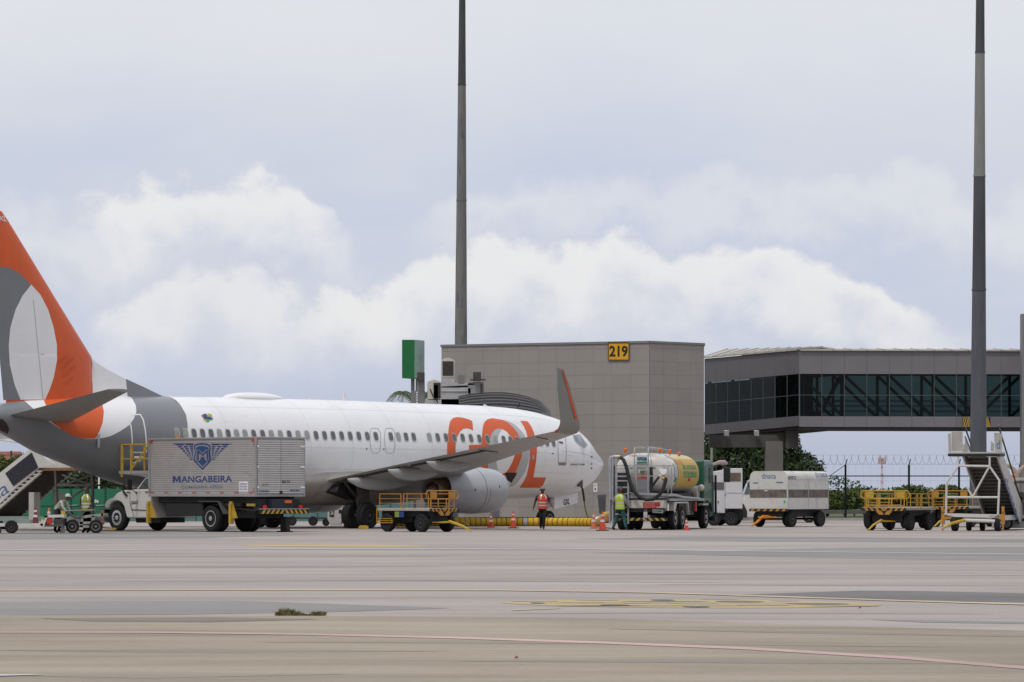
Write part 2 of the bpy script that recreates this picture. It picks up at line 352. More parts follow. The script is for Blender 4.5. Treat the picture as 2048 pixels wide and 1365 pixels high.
def line(name, pts, t, m, z=.0085):
    psheet(name, [(x, y-k*t/2) for x, y, k in pts]+[(x, y+k*t/2) for x, y, k in pts[::-1]], z, m)
line('yellow_line', [(-40,1182,1),(400,1181,1),(1000,1181.5,1.2),(1300,1186,1.3),(1600,1196,1.4),(1850,1204,1.5),(2090,1211,1.6)], 1.8, PY)
line('red_line', [(-40,1266,1),(300,1266.3,1),(600,1270,1.1),(900,1277,1.2),(1200,1287,1.4),(1500,1299,1.6),(1800,1317,1.8),(2090,1341,2)], 3.1, PR)
line('white_line', [(-40,1101,1),(600,1099.3,1),(1100,1098,1),(1500,1103,1),(2090,1110,1)], 1.3, PW)
line('yellow_line', [(1024,1222,.6),(1120,1218,.6)], 1.6, PY)
def lens(px0, px1, py, hh, n=40):
    pts = []
    for i in range(n):
        a = 2*math.pi*i/n; pts.append(((px0+px1)/2+math.cos(a)*(px1-px0)/2, py+math.copysign(abs(math.sin(a))**1.15, math.sin(a))*hh+math.cos(a)*hh*.25))
    return pts
psheet('stand_marking', lens(1000, 1765, 1208, 8.6), .004, PY2)
psheet('stand_marking', lens(480, 860, 1092.2, 2.6), .004, PY2)
for x0, x1, y in ((1300,1350,1201.5),(1430,1530,1204.5),(1570,1700,1209),(1200,1260,1211.5),(1365,1420,1215),(1060,1090,1207.5)):
    psheet('stand_marking_figure', lens(x0, x1, y, 1.5, 14), .008, DASPH)
for x0, x1 in ((1090,1290),(1240,1420),(1150,1500)):
    psheet('stand_marking_figure', lens(x0, x1, 1204 if x0 > 1200 else 1213, .5, 14), .008, MASPH)
for x0, x1, y in ((1020,1120,1204),(1120,1210,1206),(1245,1300,1207.5),(1335,1440,1208.5),(1470,1580,1211.5),(1540,1600,1203),(1620,1760,1213),(1150,1240,1201.5),(1400,1480,1200)):
    psheet('stand_marking_figure', lens(x0, x1, y, .8, 14), .008, ASPH)
MARK = ground_mat('tyre dust', (.298, .266, .248), 7.7, (.325, .288, .268), var=.2)
MARKC = ground_mat('concrete smear', (.255, .222, .182), 8.3, (.285, .248, .203), var=.2)
JOINT = ground_mat('joint sealant', (.20, .18, .16), 2.9, (.24, .22, .2))
for pts in ([(-40,1135),(500,1131),(900,1134),(500,1135.5)], [(200,1163),(800,1160),(1500,1166),(800,1163)], [(1100,1150),(1600,1147),(2090,1152),(1600,1150.5)], [(1300,1170),(1800,1168),(2090,1173),(1700,1172)], [(-40,1112),(400,1110),(900,1113),(300,1114)], [(900,1127),(1500,1124),(2090,1128),(1500,1127)], [(1000,1228),(1500,1224),(2000,1229),(1500,1228)]):
    psheet('tyre_mark', pts, .003, MARK)
for pts in ([(-40,1352),(260,1346),(700,1350),(300,1358)], [(500,1286),(1200,1283),(1900,1296),(1200,1289)], [(900,1324),(1500,1318),(2090,1330),(1500,1328)], [(-40,1302),(420,1299),(900,1304),(300,1306)], [(1200,1259),(1700,1264),(2090,1276),(1600,1268)]):
    psheet('smear_mark', pts, .006, MARKC)
psheet('paint_smear', [(-40,1351),(60,1350.5),(95,1352),(-40,1356)], .011, PW)
# verge, kerb
vy = 199.0
sheet('grass_verge', [(6, vy+.3), (140, vy+.3), (400, 700), (6, 700)], .03, GRASSM)
b = MB(); b.bx(6, 140, vy, vy+.3, 0, .13); tag(b.build('kerb', CONCR), kind='structure')

# ================================================================ vegetation
def leaf_mat(name, a, b_):
    m = mat(name, a, .6, var=.45, scale=1.3, spec=.25); return m
LEAF1 = leaf_mat('dark broad leaves', (.028, .048, .018), 0); LEAF2 = leaf_mat('mid green leaves', (.075, .105, .028), 0)
LEAF3 = leaf_mat('bright green leaves', (.13, .16, .030), 0); BARK = mat('bark', (.10, .08, .06), .9, var=.3, scale=6)
def crown_mesh(c, r, n, leaf, clumps=14, rng=None, low=False):
    rng = rng or np.random.RandomState(1)
    cs = []
    for i in range(clumps):
        d = rng.normal(size=3); d /= np.linalg.norm(d); d[2] = d[2] if low else abs(d[2])*1.1-.25
        q = np.array(c)+d*np.array(r)*rng.uniform(.35, .88); cs.append((q, rng.uniform(.28, .5)))
    vs = []; fs = []; mi = []
    for i in range(n):
        q, k = cs[rng.randint(len(cs))]
        d = rng.normal(size=3); d /= np.linalg.norm(d); rad = rng.uniform(.55, 1.03)**.6
        p = q+d*np.array(r)*k*rad; s = leaf*rng.uniform(.6, 1.3)
        u = rng.normal(size=3); u /= np.linalg.norm(u); w = np.cross(u, d+rng.normal(size=3)*.7); w /= (np.linalg.norm(w)+1e-6)
        b0 = len(vs); vs += [tuple(p-u*s), tuple(p+w*s*.45), tuple(p+u*s), tuple(p-w*s*.45)]; fs.append((b0, b0+1, b0+2, b0+3)); mi.append(1 if rng.rand() < .22 else 0)
    return vs, fs, mi
def tree(name, base, h, rx, rz, n, leaf, mats, label, group, trunk=True, clumps=16, seed=1):
    t = empty(name, base); tag(t, label, 'tree' if 'tree' in name else 'bush', group)
    rng = np.random.RandomState(seed)
    vs, fs, mi = crown_mesh((0, 0, h-rz*.95), (rx, rx*.8, rz*1.02), n, leaf, clumps, rng, low=trunk)
    b = MB(); b.v = vs; b.f = [list(f) for f in fs]; b.m = mi; b.build('crown', mats, t, smooth=0, fix=False)
    b = MB()
    if trunk:
        b.tube([(0, 0, 0), (.05, 0, (h-rz)*.55), (.1, .1, h-rz)], [.05*h, .035*h, .02*h], 8)
        for i in range(6):
            a = i*1.05+rng.rand(); b.tube([(.05, 0, (h-rz)*.5), (math.cos(a)*rx*.3, math.sin(a)*rx*.3, h-rz*1.2), (math.cos(a)*rx*.6, math.sin(a)*rx*.6, h-rz*.8)], [.02*h, .012*h, .006*h], 6)
    else:
        for i in range(5):
            a = i*1.3+rng.rand(); b.tube([(0, 0, 0), (math.cos(a)*rx*.5, math.sin(a)*rx*.5, h*.8)], [.04, .015], 5)
    b.build('trunk' if trunk else 'stem', BARK, t)
    return t
Yt = 240
for px, top, rx, lab, sd in ((1440, 872, 2.3, 'dark leafy tree right beside the grey stand building', 11), (1500, 882, 2.6, 'dark broad tree between the building and the walkway pillar', 12), (1578, 880, 2.1, 'rounded dark tree standing right of the walkway pillar', 13)):
    q = P(px, 0, Yt); h = EYE+(HZ-top)/FPX*Yt
    tree('broadleaf_tree', (q.x, Yt, 0), h, rx*1.15, h*.53, 17000, .165, [LEAF1, LEAF2], lab, 'trees behind the raised walkway', seed=sd, clumps=34)
k = 0
for px, top, w in ((1655,985,1.3),(1690,981,1.2),(1730,980,1.5),(1775,984,1.2),(1815,976,1.4),(1858,980,1.2),(1895,974,1.3),(1935,976,1.3),(1985,980,1.4),(2030,982,1.4)):
    Yb = 222+(k % 3)*2; q = P(px, 0, Yb); h = EYE+(HZ-top)/FPX*Yb+.1
    where = ['right of the white cargo cart', 'behind the first black fence post', 'left of the leftmost yellow railed dolly', 'behind the bright yellow dolly rails', 'behind the middle black fence post',
             'behind the orange railed dolly', 'just left of the boarding stairs', 'behind the stairs frame', 'behind the stairs side panel', 'at the right edge of the picture'][k]
    tree('hedge_bush', (q.x, Yb, 0), h, w*1.15, h*.58, 4600, .125, [LEAF2, LEAF3], 'green bush beyond the fence, '+where, 'bushes beyond the wire fence', trunk=False, clumps=10, seed=20+k)
    k += 1
for px, top, w, lab, lm in ((12, 908, 1.5, 'dusty green tree by the red roof at the left edge', [LEAF2, LEAF3]), (150, 925, 2.6, 'dark tree behind the boarding stairs platform', [LEAF1, LEAF2]), (205, 935, 2.4, 'dark tree under the airliner tail', [LEAF1, LEAF2]), (248, 950, 1.4, 'light green bush above the hoarding by the truck hood', [LEAF3, LEAF2])):
    Yb = 215; q = P(px, 0, Yb); h = EYE+(HZ-top)/FPX*Yb
    tree('roadside_tree', (q.x, Yb, 0), h, w, h*.42, 4500, .12, lm, lab, 'trees beyond the green hoarding', seed=40+int(px))
# far wood line closing the horizon
def wood():
    vs = []; fs = []; mi = []; rng = np.random.RandomState(5)
    for i in range(16000):
        x = rng.uniform(-75, 75); hh = 2.2+.6*math.sin(x*.21)+.5*math.sin(x*.67+1); z = rng.uniform(0, 1)**.8*hh; y = 420+rng.uniform(0, 8)
        s = rng.uniform(.12, .3); u = rng.normal(size=3); u /= np.linalg.norm(u); w = rng.normal(size=3); w /= np.linalg.norm(w); p = np.array((x, y, z))
        b0 = len(vs); vs += [tuple(p-u*s), tuple(p+w*s*.6), tuple(p+u*s), tuple(p-w*s*.6)]; fs.append([b0, b0+1, b0+2, b0+3]); mi.append(int(rng.rand() < .3))
    b = MB(); b.v = vs; b.f = fs; b.m = mi; b.bx(-75, 75, 425, 430, 0, 1.6)
    b.m[-6:] = [0]*6
    tag(b.build('distant_wood', [LEAF2, LEAF1], smooth=0, fix=False), 'low distant line of trees on the horizon', 'wood', kind='stuff')
wood()
# palm fronds over the fuselage
t = empty('palm_tree', (P(862, 0, 205).x, 205, 0)); tag(t, 'palm whose fronds show above the airliner beside the green box', 'tree')
b = MB(); b.tube([(-1.0, 0, 0), (-.9, 0, 3), (-.8, 0, 6.6)], [.2, .16, .13], 10); b.build('trunk', BARK, t)
b = MB(); rng = np.random.RandomState(3)
for i in range(13):
    a = i*2*math.pi/13+.2; L_ = 1.75; top = 6.3
    pts = [Vector((-.8+math.cos(a)*L_*s, math.sin(a)*L_*s, top+1.5*math.sin(s*1.9)-1.0*s*s)) for s in np.linspace(0, 1, 9)]
    b.tube(pts, .015, 4)
    for j in range(1, 9):
        for sg in (-1, 1):
            d = (pts[j]-pts[j-1]).normalized(); sd_ = Vector((-math.sin(a), math.cos(a), -.7)).normalized()*sg
            if sg < 0: sd_ = Vector((math.sin(a), -math.cos(a), -.7)).normalized()
            for q in range(3):
                p = pts[j-1].lerp(pts[j], q/3); e = p+sd_*.45+d*.2
                b.add([p-d*.02, p+d*.03, e], [(0, 1, 2)])
b.build('crown', [LEAF2], t, smooth=0, fix=False)
# weeds in the joint, dry leaves on the concrete
def weeds():
    b = MB(); rng = np.random.RandomState(8); g0 = G(552, 1232); g1 = G(651, 1232)
    for i in range(1500):
        s = rng.rand(); x = g0.x+(g1.x-g0.x)*s; y = g0.y+rng.normal()*.05
        hgt = .78*(.03+.05*abs(math.sin(s*7+.4)*math.sin(s*23+1))+.05*rng.rand()**2.5)*(.35+.95*max(math.sin(min(s/.55, 1)*math.pi)**.6 if s < .55 else 0, .8*math.sin((s-.7)/.3*math.pi)**.7 if s > .7 else 0))
        a = rng.uniform(0, 6.28); dx, dy = math.cos(a)*hgt*.5, math.sin(a)*hgt*.5; w = .005+.004*rng.rand()
        b.add([(x-w, y, .004), (x+w, y, .004), (x+dx+w*.6, y+dy, hgt*.7), (x+dx*1.5, y+dy*1.5, hgt)], [(0, 1, 2, 3)], 0 if rng.rand() < .7 else 1)
    tag(b.build('weeds', [mat('weed green', (.12, .13, .035), .8, var=.4, scale=8), mat('weed dry', (.20, .13, .07), .8, var=.4, scale=8)], smooth=0, fix=False), 'low tuft of weeds growing in the pavement joint', 'weeds', kind='stuff')
weeds()
LEAFD = mat('dry leaf', (.22, .10, .04), .8)
for px, py, lab in ((1033, 1320, 'dry brown leaf lying on the near beige concrete'), (1720, 1219, 'small dark clod beside the yellow stand marking')):
    g = G(px, py); b = MB(); b.add([(-.02, 0, .006), (0, -.015, .012), (.022, 0, .02), (.004, .012, .035), (-.014, .006, .028)], [(0, 1, 2), (0, 2, 3), (0, 3, 4)])
    o = b.build('dry_leaf', LEAFD, smooth=0); o.location = g+Vector((0, 0, .002)); tag(o, lab, 'leaf')

# ================================================================ stand building
CDIRT = ((.24, .223, .21), .60, .7, (1.5, 1.5, .25))
CLAD = mat('beige grey cladding', (.300, .277, .261), .55, var=.06, scale=.4, dirt=CDIRT)
CLAD2 = mat('beige grey cladding faded', (.309, .286, .270), .55, var=.06, scale=.4, dirt=CDIRT); CLAD3 = mat('beige grey cladding dull', (.291, .268, .253), .55, var=.06, scale=.4, dirt=CDIRT)
CLADJ = mat('cladding joint', (.20, .185, .175), .7, var=.05)
PARA = mat('grey coping', (.20, .20, .21), .5, var=.1)
def stand_building():
    A = P(883, 0, 195.1); B = P(1299, 0, 190.0); C = P(1408, 0, 193.0); h = 9.42
    A.z = B.z = C.z = 0
    D = C+Vector((.25, 9, 0)); E = A+Vector((.8, 10, 0))
    t = empty('stand_building', B); tag(t, 'beige panelled stand building with the yellow number plate', 'building')
    loc = lambda p: Vector(p)-B
    poly = [A, B, C, D, E]
    b = MB(); b.ext([loc(p) for p in poly], (0, 0, h), 1); rg = np.random.RandomState(12)
    for a, c, nx in ((A, B, 13), (B, C, 3)):         # cladding cassettes standing 8 mm proud of the wall
        d = (c-a); n = Vector((d.y, -d.x, 0)).normalized(); u = d.normalized(); L_ = d.length; step = 1.075
        xs = [0.0]; x = L_ % step if nx == 13 else step
        while x < L_-.05:
            if x > .05: xs.append(x)
            x += step
        xs.append(L_)
        zs = [h-.25-k*.70 for k in range(0, 14)]; zs = [h-.01]+[z for z in zs if z > .1]+[0.0]
        for i in range(len(xs)-1):
            for k in range(len(zs)-1):
                g = .0045; p = loc(a)+u*(xs[i]+g); q = loc(a)+u*(xs[i+1]-g); z1, z0 = zs[k]-g, zs[k+1]+g; o_ = n*(.008+rg.uniform(0, .0015))
                b.mi = rg.choice([0, 0, 0, 2, 3]); b.add([p+o_+Vector((0, 0, z0)), q+o_+Vector((0, 0, z0)), q+o_+Vector((0, 0, z1)), p+o_+Vector((0, 0, z1))], [(0, 1, 2, 3)])
    b.build('wall', [CLAD, CLADJ, CLAD2, CLAD3], t, smooth=0)
    b = MB()
    for a, c in zip(poly, poly[1:]+poly[:1]):
        d = (c-a); n = Vector((d.y, -d.x, 0)).normalized(); p = loc(a)-n*.3; q = loc(c)-n*.3
        b.ext([p+Vector((0, 0, h+.002)), q+Vector((0, 0, h+.002)), q+n*.36+Vector((0, 0, h+.002)), p+n*.36+Vector((0, 0, h+.002))], (0, 0, .12))
    b.build('parapet', PARA, t, smooth=0)
    # yellow plate 219
    d = (B-A).normalized(); n = Vector((d.y, -d.x, 0))
    def on(px, py):
        o = Vector((0, 0, EYE)); r = P(px, py, 100)-o; k = (A-o).dot(n)/r.dot(n); return o+r*k
    p0 = on(1217.5, 720.5); p1 = on(1258.5, 720.5); p2 = on(1217.5, 685.5)
    s = empty('number_sign', p0); tag(s, 'yellow plate reading 219 high on the stand building', 'sign'); lo = lambda p: Vector(p)-p0
    b = MB(); pts = [lo(p0), lo(p1), lo(p1+(p2-p0)), lo(p2)]
    b.ext([q+n*.01 for q in pts], n*.05); b.build('plate', mat('yellow sign', (.68, .36, .02), .5, var=.06), s, smooth=0)
    b = MB()
    for i in range(4):
        a, c = pts[i], pts[(i+1) % 4]; b.bar(a+n*.06, c+n*.06, .028)
    b.build('border', mat('brown sign border', (.16, .08, .02), .5), s, smooth=0)
    q = lambda px, py: lo(on(px, py))+n*.066
    text_on('lettering', '219', q(1219.6, 714.5), q(1256.4, 714.5), q(1219.6, 692), INK, s, off=.035)
    # small paper notice low on the wall
    s2 = on(1191, 984); o = empty('wall_notice', s2); tag(o, 'small white notice fixed low on the building behind the nose', 'sign')
    w = .22
    b = MB(); b.ext([-d*w/2*1.0, d*w/2, d*w/2+Vector((0, 0, .45)), -d*w/2+Vector((0, 0, .45))], n*.02); b.build('panel', WHITEL, o, smooth=0)
    b = MB(); b.ext([n*.021-d*.05+Vector((0, 0, .08)), n*.021+d*.05+Vector((0, 0, .08)), n*.021+d*.05+Vector((0, 0, .2)), n*.021-d*.05+Vector((0, 0, .2))], n*.004)
    b.build('print_block', mat('grey print', (.12, .15, .2), .6), o, smooth=0)
    for z in (.28, .33, .38):
        b = MB(); b.ext([n*.021-d*.08+Vector((0, 0, z)), n*.021+d*.08+Vector((0, 0, z)), n*.021+d*.08+Vector((0, 0, z+.015)), n*.021-d*.08+Vector((0, 0, z+.015))], n*.004); b.build('print_line', mat('grey print', (.12, .15, .2), .6), o, smooth=0)
stand_building()

# ================================================================ raised walkway
WPAN = mat('shaded walkway panel', (.125, .12, .13), .45, var=.07, scale=.5)  # darker copy: shade of the turned-away section put into the colour
WPAN2 = mat('grey walkway panel', (.19, .185, .195), .4, var=.07, scale=.5)
ROOFM = mat('beige metal roof', (.42, .40, .365), .6, var=.12, scale=1.5, dirt=((.3, .26, .22), .6, 1.5, (1, 1, 1)))
STRUT = mat('walkway steel', (.10, .11, .12), .5, var=.1)
UNDER = mat('walkway soffit', (.045, .043, .043), .7, var=.2)
def glass_mat():
    m = bpy.data.materials.new('teal tinted glass'); m.use_nodes = True; nt = m.node_tree; N = nt.nodes; L = nt.links
    N.remove(N['Principled BSDF']); o = N['Material Output']
    tr = N.new('ShaderNodeBsdfTransparent'); tr.inputs[0].default_value = (.15, .21, .21, 1)
    gl = N.new('ShaderNodeBsdfGlossy'); gl.inputs['Roughness'].default_value = .04; gl.inputs[0].default_value = (.8, .85, .85, 1)
    mx = N.new('ShaderNodeMixShader'); mx.inputs[0].default_value = .035; L.new(tr.outputs[0], mx.inputs[1]); L.new(gl.outputs[0], mx.inputs[2]); L.new(mx.outputs[0], o.inputs[0])
    return m
WGLASS = glass_mat()
def walkway():
    K = P(1598, 0, 199.0); K.z = 0
    t = empty('raised_walkway', K); tag(t, 'long raised glazed walkway leading off from the stand building', 'walkway bridge')
    def section(x0, x1, Y0, Y1, ys0, ys1, npan, mp, glass_n, name, pan2, dark=False, rz=(.12, .12)):
        # ys = rows (top, fascia bottom, glass bottom, skirt bottom) at each end
        a = [P(x0, y, Y0)-K for y in ys0]; c = [P(x1, y, Y1)-K for y in ys1]
        d = (c[0]-a[0]); d.z = 0; n = Vector((d.y, -d.x, 0)).normalized(); back = -n*3.4; u = d.normalized()
        b = MB()
        b.ext([a[0], c[0], c[1], a[1]], -n*.12, 0); b.ext([a[2], c[2], c[3], a[3]], -n*.12, 0)
        b.ext([a[0]+back, c[0]+back, c[1]+back, a[1]+back], n*.12, 0); b.ext([a[2]+back, c[2]+back, c[3]+back, a[3]+back], n*.12, 0)
        b.mi = 1
        for i in range(1, npan):
            s = i/npan
            for (r0, r1) in ((0, 1), (2, 3)):
                p = a[r0].lerp(c[r0], s); q = a[r1].lerp(c[r1], s)
                b.ext([p-u*.012+n*.003, p+u*.012+n*.003, q+u*.012+n*.003, q-u*.012+n*.003], -n*.02)
        b.build(name, [mp, STRUT], t, smooth=0)
        b = MB(); zf = Vector((0, 0, -.05))
        b.ext([a[3]-n*.12, c[3]-n*.12, c[3]+back+n*.12, a[3]+back+n*.12], (0, 0, -.18)); b.build('floor_slab', UNDER, t, smooth=0)
        b = MB(); b.ext([a[2]-n*.13, c[2]-n*.13, c[2]+back+n*.13, a[2]+back+n*.13], (0, 0, -.06)); b.build('inner_floor', DMETAL, t, smooth=0)
        b = MB(); e = Vector((0, 0, .02)); md = -n*1.7+Vector((0, 0, rz[0])); md1 = -n*1.7+Vector((0, 0, rz[1])); ov = n*.12
        b.ext([a[0]+ov+e, c[0]+ov+e, c[0]+md1+e, a[0]+md+e], (0, 0, .08)); b.ext([a[0]+md+e, c[0]+md1+e, c[0]+back-ov+e, a[0]+back-ov+e], (0, 0, .08))
        nr = int(d.length/.9)
        for i in range(nr+1):
            s = i/nr; p = a[0].lerp(c[0], s); b.bar(p+ov*1.3+e+Vector((0, 0, .08)), p+md.lerp(md1, s)+e+Vector((0, 0, .1)), .025)
        b.build('roof', ROOFM, t, smooth=0)
        g0 = [a[1].lerp(c[1], 0), c[1], c[2], a[2]]
        b = MB(); b.add([q-n*.03 for q in g0], [(0, 1, 2, 3)]); b.build('window_band', WGLASS, t, smooth=0, fix=False)
        b = MB(); ex = (a[1]-c[1])*.15 if dark else Vector((0, 0, 0)); b.add([q+(-n*1.0 if dark else back+n*.03)+(ex if i in (0, 3) else Vector((0, 0, 0))) for i, q in enumerate(g0)], [(0, 1, 2, 3)]); b.build('inner_wall' if dark else 'window_band', UNDER if dark else WGLASS, t, smooth=0, fix=False)
        # frames
        b = MB()
        for i in range(glass_n+1):
            s = min(max(i/glass_n, .002), .998); p = a[1].lerp(c[1], s); q = a[2].lerp(c[2], s); b.bar(p-n*.02, q-n*.02, .018)
        for f in (.5,): b.bar(a[1].lerp(a[2], f)-n*.02, c[1].lerp(c[2], f)-n*.02, .016)
        b.build('window_frame', pan2, t, smooth=0)
        # trusses inside both long sides
        b = MB(); m = max(2, int(round(glass_n/2)))
        for row, off in ((0, -n*.35), (1, back+n*.35)):
            for i in range(m):
                s0, s1 = i/m, (i+1)/m; fl = (i >= m*.6)
                tp0, tp1 = a[1].lerp(c[1], s0)+off, a[1].lerp(c[1], s1)+off; bt0, bt1 = a[2].lerp(c[2], s0)+off, a[2].lerp(c[2], s1)+off
                b.bar(bt0 if fl else tp0, tp1 if fl else bt1, .085); b.bar(tp1, bt1, .085)
            for f in (.62, .74, .86): b.bar(a[1].lerp(a[2], f)+off, c[1].lerp(c[2], f)+off, .018)
        b.build('truss', STRUT, t, smooth=0)
    section(1409, 1598, 206.0, 199.0, (718, 765, 850, 870), (702, 748, 832, 852), 8, WPAN, 8, 'side_panel', STRUT, True, (.50, .16))
    section(1598.5, 2136, 199.0, 200.8, (703, 748, 833, 854), (704.2, 749.2, 834.2, 855.2), 12, WPAN2, 12, 'side_panel', mat('dark mullion', (.10, .105, .11), .5))
    b = MB()
    for px in (1530, 1563):
        p = P(px, 0, 201.5)-K; 
    p0 = P(1531, 0, 200.8)-K; p1 = P(1566, 0, 200.8)-K
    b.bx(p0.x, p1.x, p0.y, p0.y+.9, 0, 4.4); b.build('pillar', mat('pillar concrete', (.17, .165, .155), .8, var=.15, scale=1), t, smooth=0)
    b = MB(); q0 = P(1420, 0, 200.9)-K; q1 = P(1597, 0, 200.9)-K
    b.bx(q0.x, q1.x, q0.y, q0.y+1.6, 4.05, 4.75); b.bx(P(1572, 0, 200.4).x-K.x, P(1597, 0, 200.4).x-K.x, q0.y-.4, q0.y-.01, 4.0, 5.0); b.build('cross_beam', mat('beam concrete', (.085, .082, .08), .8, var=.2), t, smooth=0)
    for px, py in ((1453, 867), (1513, 867)):
        p = P(px, py, 200.6)-K; b = MB(); b.bx(p.x-.14, p.x+.14, p.y-.15, p.y+.1, p.z-.16, p.z+.16); b.build('floodlight', METAL, t, bevel=.02)
    for px0, px1 in ((1925.5, 1938.5), (1972, 1981)):
        b = MB(); p = P(px0, 835, 199.6)-K; q = P(px1, 854, 199.6)-K; b.bx(p.x, q.x, p.y, p.y+.06, q.z, p.z)
        b.mi = 1; sg = 1 if px0 < 1950 else -1; w = q.x-p.x
        for i in range(4):
            x = p.x+w*(i/3-.25) ; 
            pts = [(x, q.z), (x+.06, q.z), (x+.06+.14*sg, p.z), (x+.14*sg, p.z)]
            pts = [(min(max(a_, p.x), q.x), b_) for a_, b_ in pts]; b.prism(pts, 'y', p.y-.006, p.y)
        b.build('hazard_plate', [BLACK, YEL], t, smooth=0)
    # end column at the right edge of the picture
    b = MB(); p0 = P(2043.5, 628, 198.5)-K; b.bx(p0.x, p0.x+.7, p0.y, p0.y+.7, 0, p0.z); b.build('end_column', PARA, t, smooth=0)
walkway()

# ================================================================ flood masts
MAST = None
def mast(px_top, px_bot, y_bot, w_top, w_bot, Y, lab, cols):
    g = P(px_bot, 0, Y); g.z = 0; t = empty('light_mast', g); tag(t, lab, 'mast', 'tall floodlight masts')
    top = P(px_top, -260, Y); zt = top.z; zb = EYE+(HZ-y_bot)/FPX*Y
    def rad(z): 
        k = (z-zb)/(P(0, 0, Y).z-zb); return (w_bot+(w_top-w_bot)*k)/2/FPX*Y
    zs = [0]+[EYE+(HZ-y)/FPX*Y for y in cols['y']]+[zt]
    dx = (top.x-g.x)
    for i in range(len(zs)-1):
        b = MB(); z0, z1 = zs[i], zs[i+1]; b.cyl((dx*z0/zt, 0, z0), (dx*z1/zt, 0, z1), rad(z0), rad(z1)*1.0, n=28)
        if i: b.cyl((dx*z0/zt, 0, z0-.05), (dx*z0/zt, 0, z0+.05), rad(z0)*1.07, n=28)
        b.build('mast_segment', cols['m'][i], t, smooth=30)
    b = MB(); b.cyl((dx, 0, zt), (dx, 0, zt+.25), 1.1, n=24)
    for k in range(8):
        a = k*math.pi/4; b.bx(dx+math.cos(a)*1.2-.25, dx+math.cos(a)*1.2+.25, math.sin(a)*1.2-.25, math.sin(a)*1.2+.25, zt-.1, zt+.35)
    b.build('lamp_ring', DMETAL, t)
GAL = mat('galvanised steel', (.19, .195, .19), .6, .2, var=.2, scale=1.2, stretch=(2, 2, .35), dirt=((.075, .075, .09), .52, 1.4, (2, 2, .35)))
GALL = mat('light galvanised steel', (.24, .25, .24), .6, .2, var=.15, scale=1.2, stretch=(2, 2, .35), dirt=((.2, .2, .2), .6, 2, (2, 2, .4)))
GALD = mat('weathered dark steel', (.075, .08, .085), .6, .2, var=.3, scale=1.0, stretch=(3, 3, .3), dirt=((.14, .145, .15), .6, 1.5, (2, 2, .4)))
GALM = mat('scuffed blue grey steel', (.10, .105, .125), .6, .2, var=.2, scale=1.2, stretch=(3, 3, .5), dirt=((.20, .21, .22), .62, 1.3, (1.4, 1.4, .7)))
mast(925.5, 920.5, 688, 13, 25, 230, 'tall grey mast rising behind the stand building', {'y': [401, 170], 'm': [GAL, GAL, GALD]})
mast(1961.5, 1956, 903, 17, 33, 176, 'tall mast with a dark middle section behind the boarding stairs', {'y': [580, 352, 105], 'm': [GALM, GALD, GALL, GALD]})
# concrete pole behind the fuel truck
g = P(1423.5, 0, 212); t = empty('utility_pole', (g.x, 212, 0)); tag(t, 'slim pale concrete pole beside the trees right of the building', 'pole')
b = MB(); b.cyl((0, 0, 0), (0, 0, EYE+(HZ-882)/FPX*212), .1, .07, 12); b.bar((-.2, 0, 4.5), (.2, 0, 4.5), .03); b.build('shaft', mat('pale concrete', (.38, .36, .31), .8, var=.1), t)
g = P(198, 0, 205); t = empty('utility_pole', (g.x, 205, 0)); tag(t, 'thin white pole beyond the hoarding under the airliner tail', 'pole')
b = MB(); b.cyl((0, 0, 0), (0, 0, 2.9), .05, .05, 8); b.cyl((0, 0, 2.9), (0, 0, 2.96), .08, .08, 8); b.build('shaft', WHITEL, t)
g = P(22.5, 0, 240); t = empty('utility_pole', (g.x, 240, 0)); tag(t, 'dark power pole with crossarm by the red roof', 'pole')
b = MB(); b.cyl((0, 0, 0), (0, 0, EYE+(HZ-902)/FPX*240), .09, .07, 8); b.bar((-1, 0, 4.0), (1, 0, 4.05), .03)
for k in (-.8, 0, .8): b.cyl((k, 0, 4.05), (k, 0, 4.2), .03, n=6)
b.build('shaft', DMETAL, t); b = MB(); b.bar((-1, 0, 4.1), (-6, 3, 4.0), .01); b.build('wire', DMETAL, t)
# far telecom tower
g = P(1764, 0, 1500); t = empty('telecom_tower', (g.x, 1500, 0)); tag(t, 'distant red and white telecom tower beyond the fence', 'tower')
b = MB(); H_ = EYE+(HZ-917)/FPX*1500
for k in range(10):
    z0, z1 = H_*k/10, H_*(k+1)/10; w0, w1 = 1.0-.06*k, 1.0-.06*(k+1)
    for sx, sy in ((-1, -1), (1, -1), (1, 1), (-1, 1)): b.cyl((sx*w0*.5, sy*w0*.5, z0), (sx*w1*.5, sy*w1*.5, z1), .11, n=5, mi=k % 2)
    b.bar((-w0*.5, -w0*.5, z0), (w1*.5, -w1*.5, z1), .07, mi=k % 2); b.bar((w0*.5, -w0*.5, z0), (-w1*.5, -w1*.5, z1), .07, mi=k % 2)
b.build('lattice', [mat('tower white', (.55, .5, .5), .7), mat('tower red', (.45, .22, .2), .7)], t)
b = MB()
for k in range(6):
    a = k*1.05; b.bx(math.cos(a)*1.4-.25, math.cos(a)*1.4+.25, math.sin(a)-.2, math.sin(a)+.2, H_-2.4, H_+(.3 if k % 2 else 1.2))
b.build('antenna', mat('tower antenna', (.5, .42, .42), .7), t)
# red roofed house far left, white shed roof
g = P(0, 0, 260); t = empty('house', (g.x, 260, 0)); tag(t, 'low far house with a red tile roof at the left edge', 'house')
b = MB(); b.bx(-4, .9, 0, 5, 0, 3.4); b.build('wall', mat('house wall', (.4, .36, .3), .8, var=.1), t, smooth=0)
b = MB(); b.prism([(-.4, 3.35), (5.4, 3.35), (2.5, 4.5)], 'x', -4.3, 1.2); b.build('roof', mat('red tiles', (.24, .085, .055), .8, var=.3, scale=3), t, smooth=0)

